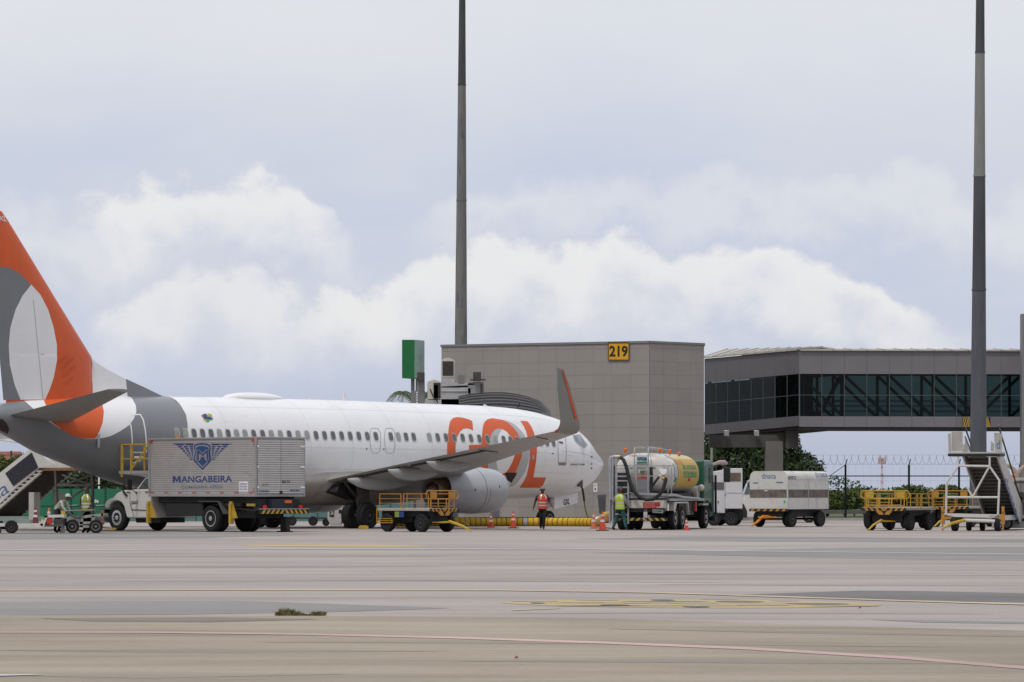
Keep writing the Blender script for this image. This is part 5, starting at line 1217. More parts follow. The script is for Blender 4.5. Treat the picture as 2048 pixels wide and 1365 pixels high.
    # mirror brackets
    b = MB(); p0 = Vector((C(274,986)[0], yc+.03, C(274,986)[1])); p1 = Ss(257, 966, .35); p2 = Ss(262, 978, .3)
    b.tube([p0, p2, p1], .016, 6); b.tube([p1, Ss(258, 980, .35)], .014, 6); b.tube([Ss(279, 965, yc), Ss(268, 980, .2)], .016, 6); b.cyl(p0, p0+Vector((0, .03, 0)), .045, n=8); b.build('mirror_arm', BLACK, t)
    b = MB(); m_ = Ss(259, 970, .38); b.bx(m_.x-.03, m_.x+.05, m_.y-.12, m_.y+.1, m_.z-.22, m_.z+.22); b.build('mirror', BLACK, t, smooth=0, bevel=.02)
    b = MB(); xb = C(207,1020)[0]; b.bx(xb-.1, xb+.14, -Wd+.1, yc+.02, .62, .86); b.mi = 1
    for k in range(3): b.bx(xb-.05+k*.07, xb-.02+k*.07, yc+.02, yc+.026, .63, .85)
    b.mi = 2; b.bx(xb-.5, xb+.1, yc-.1, yc+.03, .862, .91); b.build('front_bumper', [BLACK, YEL, mat('green bumper strip', (.10, .22, .16), .5)], t, smooth=0)
    b = MB(); hl = C(211,1008); b.ball((hl[0]-.03, yc-.12, hl[1]), .13, 10, sc=(.5, 1, 1)); b.build('headlight', METAL, t)
    b = MB(); b.prism([C(256,1036), C(305,1036), C(305,1046), C(258,1046)], 'y', -1.8, -.5); b.build('engine_sump', BLACK, t, smooth=0)
    # loading platform above the cab with yellow guard rails
    zpl = Ss(250, 942, 0).z
    b = MB(); x0, x1 = Ss(232, 944, 0).x, LN+.02
    b.bx(x1, x0, -2.2, -.15, zpl-.12, zpl, 0); b.prism([(x1, zpl-.12), (x1, zpl-.32), (x0-1.2, zpl-.2), (x0, zpl-.12)], 'y', -.4, -.2); b.build('loading_platform', ALUF, t, smooth=0)
    b = MB()
    R_ = lambda px, py, y=-.15: Ss(px, py, y)
    def rl(a, c, r=.03): b.bar(a, c, r)
    zr = R_(270, 889).z; zm = R_(270, 918).z
    xs = [R_(243, 900).x, R_(262, 900).x, R_(288, 900).x, LN+.1]
    for i, x in enumerate(xs): rl((x, -.18, zpl-.1 if i else zpl-.25), (x, -.18, zr), .045 if i < 2 else .03)
    rl((xs[0], -.18, zr), (xs[3], -.18, zr)); rl((xs[0], -.18, zm), (xs[3], -.18, zm), .022)
    rl((xs[1], -.18, zpl+.05), (R_(296, 893).x, -.18, zr-.03), .025)
    for x in (xs[0], (xs[0]+xs[3])/2): rl((x, -2.1, zpl), (x, -2.1, zr-.1), .03)
    rl((xs[0], -2.1, zr-.1), (xs[3], -2.1, zr-.1)); rl((xs[0], -.18, zr), (xs[0], -.5, zr))
    b.build('guard_rail', YEL, t, smooth=0)
    b = MB(); rl((R_(264, 912).x, -.3, zm+.07), (R_(280, 912).x, -.3, zm+.07), .03); b.build('grab_bar', WHITEL, t, smooth=0)
catering()

# ================================================================ refuelling tanker
def tanker():
    f = Frame(1335, 1061, 74.6); t = f.empty('fuel_tanker'); tag(t, 'fuel tanker truck with green cab, white and yellow tank and rear hose platform', 'truck')
    Fs = lambda px, py, x=0.0: f.face(px, py, x); Ss = lambda px, py, y=0.0: f.side(px, py, y); Wd = 2.5
    TW = mat('tank white paint', (.56, .53, .49), .3, var=.1, coat=.3, dirt=((.36, .33, .30), .62, 1, (.5, 1, 2)))
    tl = 6.6; top = Fs(1295, 906, .9).z; bot = 1.50; cy = -(-1.25); cz = (top+bot)/2; rz = (top-bot)/2; ry = 1.22
    # tank: superellipse section with domed heads
    b = MB(); n = 40; vs = []; st = [(.62, .0), (.66, .45), (.74, .72), (.86, .90), (1.0, .985), (1.15, 1), (tl-.5, 1), (tl-.3, .97), (tl-.12, .84), (tl-.02, .5), (tl, .0)]
    for x, k in st:
        for j in range(n):
            a = 2*math.pi*j/n; c_, s_ = math.cos(a), math.sin(a); e = .82
            vs.append((x, cy+ry*max(k, .01)*math.copysign(abs(c_)**e, c_), cz+rz*max(k, .01)*math.copysign(abs(s_)**e, s_)))
    b.add(vs, [(i*n+j, i*n+(j+1) % n, (i+1)*n+(j+1) % n, (i+1)*n+j) for i in range(len(st)-1) for j in range(n)]); b.build('tank', TW, t, smooth=60)
    def band(name, a0, a1, x0, x1, m, off=.012, nx=1):
        b = MB(); k = 14; vs = []
        for x in (x0, x1):
            for j in range(k+1):
                a = R(a0+(a1-a0)*j/k); c_, s_ = math.cos(a), math.sin(a); e = .82
                vs.append((x, cy-(ry+off)*math.copysign(abs(c_)**e, c_), cz+(rz+off)*math.copysign(abs(s_)**e, s_)))
        b.add(vs, [(j, j+1, k+2+j, k+1+j) for j in range(k)]); return b.build(name, m, t, smooth=60, fix=False)
    TY = mat('tank yellow paint', (.52, .335, .045), .45, var=.08, spec=.3)
    band('yellow_panel', -38, 42, 2.1, 6.0, TY); band('fade_stripe', 42, 62, 1.9, 6.0, mat('pale yellow paint', (.60, .50, .26), .45), .010)
    band('orange_patch', 22, 36, 2.05, 3.4, OYEL, .016); band('grey_notice', -8, 24, 1.45, 1.95, LGREY, .014); band('green_notice', -22, -8, 1.55, 1.9, mat('notice green', (.03, .25, .12), .5), .016)
    # writing on the side: words wrapped on the tank wall
    def side_text(s, a0, a1, x0, x1, m, o=.02):
        vs, fs = text2d(s, o); b = MB(); out = []
        for u, v in vs:
            a = R(a0+(a1-a0)*v); c_, s_ = math.cos(a), math.sin(a); out.append((x0+(x1-x0)*u, cy-(ry+.02)*abs(c_)**.82, cz+(rz+.02)*math.copysign(abs(s_)**.82, s_)))
        b.add(out, fs); b.build('lettering', m, t, smooth=0, fix=False)
    TG = mat('tank green lettering', (.05, .27, .10), .5)
    side_text('BR AVIATION', 8, 20, 3.1, 5.6, TG, .04); side_text('PETROBRAS', -8, 4, 3.1, 5.6, TG, .04)
    b = MB(); b.bx(4.1, 4.35, cy-ry-.03, cy-ry+.02, cz-.32, cz-.18); b.build('flame_sign', RED, t, smooth=0)
    # top walkway rail with beacons
    b = MB(); zr = top+.28
    for y in (1.05, 1.45): b.bar((.7, y, zr), (4.6, y, zr-.12), .02)
    for k in range(5): b.bar((.8+k*.9, 1.05, top-.03), (.8+k*.9, 1.05, zr-.03*k), .018)
    b.build('walkway_rail', METAL, t, smooth=0)
    for (px, py, xx) in ((1251, 902, .1), (1320, 902, .4), (1340, 904.5, 2.2), (1358, 909.5, 4.4)):
        q = Fs(px, py, xx); b = MB(); b.cyl(q-Vector((0, 0, .14)), q-Vector((0, 0, .04)), .035, n=8, mi=1); b.lathe([(.055, -.06), (.075, 0), (.07, .08), (.03, .11), (0, .11)], q, (0, 0, 1), 12); b.build('beacon', [AMBER, METAL], t)
    # rear head furniture: ladder centre, plates
    ST = mat('platform steel', (.40, .41, .43), .45, .4, var=.15, scale=4)
    b = MB()
    for px in (1269, 1297): b.tube([Fs(px, 898, .5), Fs(px, 905, .42), Fs(px, 987, .35)], .03, 6)
    for k in range(3): b.bar(Fs(1269, 912+k*18, .4), Fs(1297, 912+k*18, .4), .018)
    b.tube([Fs(1269, 898, .5), Fs(1269, 896, .9), (3, Fs(1269, 898, .5).y, top+.2)], .022, 6); b.tube([Fs(1297, 898, .5), Fs(1297, 896, .9), (3, Fs(1297, 898, .5).y, top+.2)], .022, 6)
    b.build('centre_ladder', ST, t)
    def plate(name, x0, x1, y0, y1, m, x=.30, th=.03):
        b = MB(); b.ext([Fs(x0, y0, x), Fs(x1, y0, x), Fs(x1, y1, x), Fs(x0, y1, x)], (th, 0, 0)); return b.build(name, m, t, smooth=0)
    plate('number_plate', 1273, 1295, 911, 929, mat('pale notice', (.55, .60, .58), .5)); plate('green_strip', 1274, 1294, 924, 927, mat('notice dark green', (.02, .22, .13), .5), .28)
    text_on('lettering', '07528', Fs(1274.5, 921.5, .27), Fs(1293.5, 921.5, .27), Fs(1274.5, 914.5, .27), mat('navy ink', (.03, .06, .16), .5), t, off=.05)
    plate('red_strip', 1272, 1295, 951, 957, mat('orange red strip', (.55, .07, .03), .5), .28); plate('brown_box', 1280, 1288, 942, 948, mat('brown box', (.16, .12, .06), .6), .20, .1); plate('cabinet', 1272, 1296, 958, 986, mat('grey cabinet', (.25, .25, .27), .5, var=.1), .30, .35)
    TGN = mat('green stencil', (.01, .20, .12), .5)
    for s_, x0, x1, y0, y1 in (('BR', 1260, 1267, 939, 935), ('PERIGO', 1276, 1291, 939, 936), ('BR', 1304, 1312, 939, 934)): text_on('lettering', s_, Fs(x0, y0, .25), Fs(x1, y0, .25), Fs(x0, y1, .25), TGN, t, off=.04)
    for s_, x0, x1, y0, y1 in (('NAO FUME', 1258, 1268, 913, 910.5), ('JET A-1', 1303, 1311, 911.5, 909)): text_on('lettering', s_, Fs(x0, y0, .8), Fs(x1, y0, .8), Fs(x0, y1, .8), RED, t, off=.04)
    # rear platform with rails
    b = MB(); b.ext([Fs(1262, 985, -.25), Fs(1343, 988, -.25), Fs(1343, 993, -.25), Fs(1262, 990, -.25)], (.8, 0, 0)); b.ext([Fs(1255, 990, -.2), Fs(1330, 993, -.2), Fs(1325, 997, -.2), Fs(1255, 997, -.2)], (.9, 0, 0)); b.build('platform_deck', ST, t, smooth=0)
    b = MB()
    for px in (1257, 1273, 1296, 1336): b.bar(Fs(px, 931, -.25), Fs(px, 986, -.25), .022)
    for py in (932, 952.5): b.bar(Fs(1216, py, -.25), Fs(1337, py, -.25), .02); b.bar(Fs(1337, py, -.25), Fs(1337, py, -.25)+Vector((.9, 0, 0)), .02)
    b.bar(Fs(1343, 934, .5), Fs(1343, 990, .5), .02); b.build('platform_rail', ST, t, smooth=0)
    # side ladder tower at the rear left
    b = MB(); 
    for px in (1219.5, 1225.5, 1232.5, 1256.5): b.bar(Fs(px, 915 if px > 1222 and px < 1240 else 932, -.35), Fs(px, 1048, -.35), .035)
    for py in (938, 945, 953, 962, 975, 988, 1001, 1015, 1030): b.bar(Fs(1232, py, -.35), Fs(1256, py, -.35), .03)
    b.build('access_ladder', ST, t, smooth=0)
    b = MB(); b.ext([Fs(1220, 930, -.2), Fs(1231, 930, -.2), Fs(1231, 1040, -.2), Fs(1220, 1040, -.2)], (.3, 0, 0)); b.build('side_cabinet', mat('grey side cabinet', (.30, .30, .31), .5, .2, var=.15), t, smooth=0, bevel=.02)
    b = MB(); b.ext([Fs(1235, 944, -.1), Fs(1255, 944, -.1), Fs(1255, 1035, -.1), Fs(1235, 1035, -.1)], (.3, 0, 0)); b.build('hose_reel_box', mat('dark cabinet', (.07, .07, .075), .6, var=.3, scale=5), t, smooth=0)
    b = MB(); b.tube([Fs(1221, 1000, -.3), Fs(1221, 922, -.3), Fs(1223, 916, -.3), Fs(1229, 914, -.3), Fs(1236, 914.5, -.3)], .09, 10); b.build('riser_pipe', ST, t)
    b = MB(); b.cyl(Fs(1232, 914.3, -.3), Fs(1241, 914.3, -.3), .085, n=10); b.build('pipe_coupling', mat('brass', (.45, .32, .10), .4, .6), t)
    # hoses
    b = MB(); b.tube([Fs(1240, 914.5, -.3), Fs(1247, 920, -.35), Fs(1252, 932, -.4), Fs(1256, 948, -.42), Fs(1260, 965, -.45), Fs(1267, 982, -.47), Fs(1278, 994, -.5), Fs(1292, 1000, -.5), Fs(1306, 999, -.5), Fs(1318, 991, -.5), Fs(1327, 977, -.5), Fs(1331, 962, -.48), Fs(1331, 956, -.45)], .075, 10); b.build('delivery_hose', BLACK, t)
    b = MB(); b.tube([Fs(1302, 935, .0), Fs(1303, 955, -.05), Fs(1302, 980, -.1)], .07, 8); b.tube([Fs(1318, 954, .0), Fs(1310, 965, -.1), Fs(1302, 977, -.1)], .05, 8); b.build('suction_hose', BLACK, t)
    b = MB(); b.ball(Fs(1328, 958, -.45), .09, 8); b.cyl(Fs(1328, 950, -.45), Fs(1330, 962, -.45), .05, n=8); b.build('hose_nozzle', mat('copper', (.5, .24, .08), .4, .5), t)
    b = MB(); b.cyl(Fs(1327, 944, -.3), Fs(1329, 944, .1), .12, n=14); b.ext([Fs(1318, 937, -.1), Fs(1325, 937, -.1), Fs(1325, 952, -.1), Fs(1318, 952, -.1)], (.06, 0, 0)); b.build('gauge', WHITEL, t)
    # tail panel, plates
    b = MB(); b.ext([Fs(1258, 1000, -.15), Fs(1328, 1000, -.15), Fs(1328, 1017, -.15), Fs(1258, 1017, -.15)], (.5, 0, 0)); b.build('tail_panel', TW, t, smooth=0, bevel=.02)
    b = MB(); b.ext([Fs(1286, 1004.5, -.17), Fs(1320, 1005, -.17), Fs(1320, 1013, -.17), Fs(1312, 1013.5, -.17), Fs(1312, 1017.5, -.17), Fs(1286, 1016.5, -.17)], (.02, 0, 0)); b.build('red_notice', mat('notice red', (.42, .03, .03), .5), t, smooth=0)
    for i, s_ in enumerate(('COMBUSTIVEL', 'PERIGO INFLAMAVEL', 'NAO FUME')): text_on('lettering', s_, Fs(1289, 1008.5+i*3.6, -.175), Fs(1310, 1008.5+i*3.6, -.175), Fs(1289, 1006+i*3.6, -.175), mat('pale print', (.6, .4, .38), .5), t)
    b = MB(); b.ext([Fs(1305, 1019, -.2), Fs(1326, 1020, -.2), Fs(1326, 1027, -.2), Fs(1305, 1026, -.2)], (.02, 0, 0)); b.build('licence_plate', mat('licence grey', (.40, .40, .40), .5), t, smooth=0)
    text_on('lettering', 'JTP-3820', Fs(1307, 1024.8, -.205), Fs(1324.5, 1025.6, -.205), Fs(1307, 1021, -.205), INK, t, off=.02)
    b = MB(); b.ext([Fs(1287, 1018, -.1), Fs(1294, 1018, -.1), Fs(1294, 1037, -.1), Fs(1287, 1037, -.1)], (.1, 0, 0)); b.build('mudflap_bracket', WHITEL, t, smooth=0)
    b = MB(); p = [Fs(1232, 1036, -.3), Fs(1334, 1036.5, -.3), Fs(1334, 1042.5, -.3), Fs(1232, 1042, -.3)]; b.ext(p, (.12, 0, 0), 0); b.mi = 1
    for i in range(8):
        x = 1236+i*12.5; d = -5 if i < 4 else 5
        b.ext([Fs(x-d/2, 1036.6, -.304), Fs(x-d/2+5.5, 1036.6, -.304), Fs(x+d/2+5.5, 1041.8, -.304), Fs(x+d/2, 1041.8, -.304)], (.004, 0, 0))
    b.build('rear_bumper', [BLACK, YEL], t, smooth=0)
    # chassis, side tray, mudguards
    b = MB(); b.bx(.2, 9.3, .8, .95, .75, 1.1); b.bx(.2, 9.3, 1.55, 1.7, .75, 1.1); b.bx(-.1, .5, .2, 2.3, .75, 1.0); b.bx(2.6, 5.4, .1, 2.4, .6, 1.15); b.bx(.1, 7.0, .35, 2.15, 1.12, 1.52); b.build('chassis', BLACK, t, smooth=0)
    b = MB(); b.bx(.3, 6.9, -.02, .25, 1.20, 1.30); b.bx(6.2, 7.2, -.15, .1, 1.0, 1.08); b.tube([(1.0, -.05, 1.45), (2.5, -.08, 1.35), (5.8, -.08, 1.28)], .05, 8); b.build('side_tray', ST, t, smooth=0)
    b = MB(); b.prism([(1.1, .8), (1.3, 1.16), (3.9, 1.16), (4.15, .62), (4.08, .62), (3.8, 1.10), (1.35, 1.10), (1.18, .8)], 'y', .0, .55); b.prism([(1.1, .8), (1.3, 1.16), (1.8, 1.16), (1.3, .7)], 'y', -.01, .0); b.build('mudguard', TW, t, smooth=0)
    b = MB(); b.cyl((6.75, .2, 1.55), (6.75, .75, 1.55), .3, n=16); b.ball((6.85, .1, 1.75), .15, 8); b.build('filter_vessel', TW, t)
    b = MB(); b.bx(5.2, 5.4, -.03, .05, .75, 1.15); b.build('fire_extinguisher', RED, t, smooth=0)
    r = .50
    for xw in (1.75, 3.1):
        for y in (.18, .52, 1.98, 2.32): wheel(t, (xw, y, r), (0, 1, 0), r, .28, METAL if y < .3 else BLACK, .55, out=-1, depth=.4)
    for y, o_ in ((.2, -1), (2.3, 1)): wheel(t, (7.75, y, r), (0, 1, 0), r, .30, METAL, .56, out=o_, nuts=8, depth=.1)
    # cab
    x0, x1 = 7.05, 9.15; z1 = EYE+(HZ-921)/FPX*156.3
    b = MB(); b.prism([(x0, .95), (x0, z1-.03), (x0+.1, z1), (x1-.35, z1), (x1-.12, z1-.35), (x1, 1.85), (x1+.05, .6), (x1-.1, .5), (8.35, .5), (8.3, .85), (8.05, 1.15), (7.45, 1.15), (7.2, .95)], 'y', .02, Wd-.02); cab = b.build('cab', GREEN, t, smooth=30, bevel=.06)
    b = MB(); b.prism([(x0+1.0, 1.95), (x0+1.05, z1-.3), (x1-.45, z1-.3), (x1-.25, 1.95)], 'y', .0, .018); b.build('side_window', mat('smoked glass', (.02, .03, .03), .35, spec=.3), t, smooth=0)
    b = MB(); b.bar((x1-.0, -.05, .6), (x1-.05, -.05, 2.3), .05); b.build('grab_rail', BLACK, t, smooth=0)
    b = MB(); b.tube([(x1-.2, .0, z1-.25), (x1+.05, -.22, z1-.2), (x1+.1, -.42, z1-.3)], .03, 6); b.build('mirror_arm', BLACK, t)
    b = MB(); b.bx(x1+.02, x1+.14, -.68, -.38, z1-.95, z1-.28); b.build('mirror', BLACK, t, smooth=0, bevel=.04)
    b = MB(); b.bx(x1-.15, x1+.2, -.05, Wd+.05, .32, .62); b.build('front_bumper', BLACK, t, smooth=0, bevel=.04)
    b = MB(); b.prism([(7.0, 1.02), (7.3, 1.14), (8.2, 1.14), (8.45, .8), (8.4, .72), (8.15, 1.08), (7.35, 1.08), (7.05, .94)], 'y', -.06, .4); b.build('wheel_arch', BLACK, t, smooth=0)
tanker()
# ================================================================ carts, stairs and other ground equipment
def rail_frame(b, p, r): 
    for i in range(len(p)-1): b.bar(p[i], p[i+1], r)
def dolly(px, py, yaw, w, l, label, hz, seed=0, first=True, hood=True, rc=YEL, deckz=.93, towlen=1.5, side_sign=True):
    # x ahead = tow bar end; origin under the near front corner of the tow end
    f = Frame(px, py, yaw); t = f.empty('baggage_dolly'); tag(t, label, 'dolly', 'open baggage dollies with yellow rails')
    y0, y1 = (min(0, w), max(0, w)); w = abs(w); r = .36
    b = MB(); b.bx(-l, 0, y0, y1, deckz-.10, deckz); b.build('deck', [WOODL], t, smooth=0, bevel=.01)
    b = MB(); b.bx(-l+.1, -.1, y0+.2, y0+.3, deckz-.32, deckz-.1); b.bx(-l+.1, -.1, y1-.3, y1-.2, deckz-.32, deckz-.1)
    for x in (-.55, -l+.55): b.cyl((x, y0+.1, r), (x, y1-.1, r), .05, n=8); b.bx(x-.25, x+.25, y0+.3, y1-.3, r, deckz-.12)
    b.build('underframe', BLACK, t, smooth=0)
    for x in (-.55, -l+.55):
        for y, o in ((y0+.12, -1), (y1-.12, 1)): wheel(t, (x, y, r), (0, 1, 0), r, .24, DMETAL, .5, out=o)
    # hazard end plate
    b = MB(); b.bx(0, .03, y0, y1, deckz-.13, deckz-.005, 0); m = (y0+y1)/2; b.prism([(m-.42, deckz-.13), (m+.42, deckz-.13), (m+.25, deckz-.29), (m-.25, deckz-.29)], 'x', 0, .03, 0)
    b.mi = 1; n = 4
    for i in range(n):
        for sg in (-1, 1):
            a = m+sg*(w/2)*(i+.15)/n; c = m+sg*(w/2)*(i+.62)/n; d = sg*.08
            pts = [(a, deckz-.01), (c, deckz-.01), (c-d, deckz-.125), (a-d, deckz-.125)]; b.prism(pts, 'x', .031, .036)
    for sg in (-1, 1): b.prism([(m+sg*.12, deckz-.125), (m+sg*.36, deckz-.125), (m+sg*.22, deckz-.28), (m+sg*.02, deckz-.28)], 'x', .031, .036)
    b.build('hazard_plate', [BLACK, OYEL], t, smooth=0)
    # end rails
    h = 1.62; b = MB()
    for y in (y0+.14, y0+w*.36, y1-w*.36, y1-.14): b.bar((-.1, y, deckz), (-.1, y, h-.33), .018)
    for z in (h-.33, h-.60): b.bar((-.1, y0+.14, z), (-.1, y1-.14, z), .016)
    b.tube([(-.1, y0+.02, h-.32), (-.1, y0-.08, h-.24), (-.1, y0-.08, h-.08), (-.1, y0+.02, h), (-.1, y1-.02, h), (-.1, y1+.08, h-.08), (-.1, y1+.08, h-.24), (-.1, y1-.02, h-.32), (-.1, y0+.02, h-.32)], .02, 6)
    for y in (y0+.12, y1-.45): b.bx(-.09, -.07, y, y+.34, h-.30, h-.03)
    b.build('end_rail', rc, t, smooth=0)
    # side gates
    for (xa, xb) in ((-l+.15, -l*.55), (-l*.5, -.5)):
        for y in (y0+.04, y1-.04):
            b = MB(); rail_frame(b, [(xa, y, deckz), (xa, y, h-.12), (xb, y, h-.12), (xb, y, deckz)], .017)
            for z in (deckz+.2, deckz+.38): b.bar((xa, y, z), (xb, y, z), .012)
            b.build('side_gate', rc, t, smooth=0)
    b = MB(); b.bar((-.3, m, .38), (.35, m, .40), .045); b.bar((-.3, m-.35, .38), (.35, m, .40), .03); b.bar((-.3, m+.35, .38), (.35, m, .40), .03); b.tube([(.3, m, .42), (towlen*.7, m, .25), (towlen, m, .07)], [.06, .05, .035], 6); b.lathe([(.02, -.03), (.07, 0), (.02, .03)], (towlen+.03, m, .07), (0, 0, 1), 10)
    b.build('tow_bar', YEL, t, smooth=0)
    return t, f
# near dolly in front of the engine: tow end turned right and towards the viewer
t, f = dolly(859, 1065, -46.0, 1.55, 3.1, 'baggage dolly with yellow rails standing in front of the right engine', None, rc=OYEL)
b = MB(); yy = -.02; rail_frame(b, [(-3.05, yy, .93), (-3.05, yy, .36), (-2.15, yy, .36), (-2.15, yy, .48)], .022)
for z in (.44, .52): b.bar((-3.05, yy, z), (-2.15, yy, z), .018)
b.build('folded_gate', OYEL, t, smooth=0)
b = MB(); b.bx(-2.0, -1.75, -.02, .0, .58, .8, 0); b.bx(-1.75, -1.47, -.02, .0, .58, .8, 1); b.build('side_sign', [mat('lime sign', (.24, .30, .05), .5), mat('blue sign', (.03, .06, .24), .5)], t, smooth=0)
for px, py, lab in ((1813, 1062, 'yellow railed dolly at the front of the right hand pair, bright yellow plates'), (1806, 1058, 'orange railed dolly directly behind the bright yellow railed one'), (1938, 1055, 'orange railed dolly half hidden behind the boarding stairs')):
    t, f = dolly(px, py, -120.0, -1.95, 3.0 if px < 1900 else 3.3, lab, None, rc=YEL if px == 1813 else OYEL)
    if px == 1806:
        b = MB(); b.bx(-1.5, -1.12, .0, .02, .5, .8, 0); b.bx(-1.12, -.75, .0, .02, .5, .8, 1); b.build('side_sign', [mat('lime sign', (.35, .42, .05), .5), mat('blue sign', (.03, .08, .35), .5)], t, smooth=0)
        b = MB()

# ---- covered cargo cart
def cargo_cart():
    f = Frame(1575, 1055, -126.0); t = f.empty('cargo_cart'); tag(t, 'covered white cargo cart with rounded roof and blue lettering', 'cart')
    w, l = 1.98, 3.55; zb, zt = .80, 2.50
    def pr(k=0.0):
        pts = [(-w-k, zb), (0+k, zb), (0+k, zt-.30)]
        for i in range(1, 7): a = R(90*i/6); pts.append((-.30+k+math.cos(a)*.30-(0), zt-.30+math.sin(a)*(.30+k)))
        for i in range(0, 7): a = R(90+90*i/6); pts.append((-w+.30-k+math.cos(a)*.30, zt-.30+math.sin(a)*(.30+k)))
        return pts
    CW = mat('scuffed cart white', (.60, .595, .57), .5, var=.12, scale=1.5, dirt=((.30, .26, .20), .57, 2.2, (1, 1, .6)))
    BRN = mat('grimy brown band', (.16, .138, .122), .7, var=.4, scale=2.5, dirt=((.08, .068, .06), .5, 3, (1, 1, 1)))
    b = MB(); b.prism(pr(), 'x', -l, 0); body = b.build('body', CW, t, smooth=35)
    b = MB(); zz = lambda py, Yq=160: EYE+(HZ-py)/FPX*Yq
    b.bx(-l-.005, -0+.006, -.004, .008, zz(996), zz(979.5)); b.bx(0, .008, -w+.01, .0, zz(996), zz(979.5)); b.build('brown_band', BRN, t, smooth=0)
    b = MB(); b.bx(-.02, .02, -.02, .014, zb, zt-.28); b.bx(-l, .0, .0, .012, zt-.36, zt-.34); b.build('edge_trim', CW, t, smooth=0)
    DN = mat('faded blue logo', (.10, .20, .38), .5)
    F_ = lambda px, py: f.face(px, py, .012); S_ = lambda px, py: f.side(px, py, .014)
    text_on('lettering', 'dnata', F_(1523, 957.5), F_(1552, 957.5), F_(1523, 947), DN, t, off=.0)
    # rounded shoulder: lettering bent with the roof edge
    vs, fs = text2d('dnata', .0); b = MB(); out = []
    for u, v in vs:
        a = R(8+52*v); x = S_(1633, 955).x+(S_(1656, 955).x-S_(1633, 955).x)*u; out.append((x, -.30+.312*math.cos(a), zt-.34+.312*math.sin(a)+.04))
    b.add(out, fs); b.build('lettering', DN, t, smooth=0, fix=False)
    b = MB(); p = S_(1577, 958.5); q = S_(1592, 953); b.ext([(p.x, .014, p.z), (q.x, .014, p.z), (q.x, .014, q.z), (p.x, .014, q.z)], (0, .01, 0)); b.build('number_plate', mat('dark plate', (.10, .10, .09), .6), t, smooth=0)
    p, q = S_(1578, 957.6), S_(1591, 954); text_on('lettering', 'CC 055', (p.x, .026, p.z), (q.x, .026, p.z), (p.x, .026, q.z), WHITEL, t, off=.02)
    b = MB()
    for x0, x1, y in ((1506, 1516, 966), (1552, 1566, 965)): 
        p, q = F_(x0, y+1), F_(x1, y-.8); b.ext([(.010, p.y, p.z), (.010, q.y, p.z), (.010, q.y, q.z), (.010, p.y, q.z)], (.006, 0, 0))
    b.build('small_label', DN, t, smooth=0)
    b = MB(); p = F_(1569, 1003.5); b.cyl((.008, p.y, p.z), (.018, p.y, p.z), .055, n=14); b.build('green_sticker', mat('green sticker', (.06, .5, .06), .5), t)
    b = MB(); p = F_(1532, 982); b.bx(.008, .02, p.y-.08, p.y+.08, p.z-.02, p.z+.02); b.build('latch', WHITEL, t, smooth=0)
    b = MB()
    for x in (-.03, -l*.5, -l+.04): b.bx(x-.01, x+.01, .008, .02, zb+.05, zt-.4)
    b.build('panel_rib', LGREY, t, smooth=0)
    b = MB(); b.bx(.0, .05, -w, .02, .70, .82, 0)
    for i in range(6):
        y = -w+.06+i*.33; b.ext([(.051, y, .71), (.051, y+.15, .71), (.051, y+.22, .81), (.051, y+.07, .81)], (.004, 0, 0), 1)
    b.build('hazard_strip', [BLACK, OYEL], t, smooth=0)
    b = MB(); b.bx(-l+.1, -.1, -w+.35, -.35, .45, .8); 
    for x in (-.6, -l+.5): b.cyl((x, -w+.15, .36), (x, -.15, .36), .05, n=8)
    b.build('underframe', BLACK, t, smooth=0)
    for x in (-.55, -l+.55):
        for y, o in ((-w+.16, -1), (-.16, 1)): wheel(t, (x, y, .36), (0, 1, 0), .36, .24, DMETAL, .5, out=o)
    b = MB(); m = -w/2; b.tube([(-.4, m, .46), (.5, m, .46), (.9, m+.1, .38)], [.07, .08, .05], 6); b.prism([(.1, m-.5), (.15, m+.5), (.6, m+.08), (.6, m-.08)], 'z', .42, .48); b.tube([(.55, m, .44), (1.0, m+.05, .25), (1.45, m+.05, .08)], [.07, .06, .045], 6); b.lathe([(.02, -.03), (.08, 0), (.02, .03)], (1.5, m+.05, .08), (0, 0, 1), 10)
    b.build('tow_bar', mat('orange tow bar', (.60, .22, .015), .5, var=.2, scale=5), t, smooth=0)
cargo_cart()

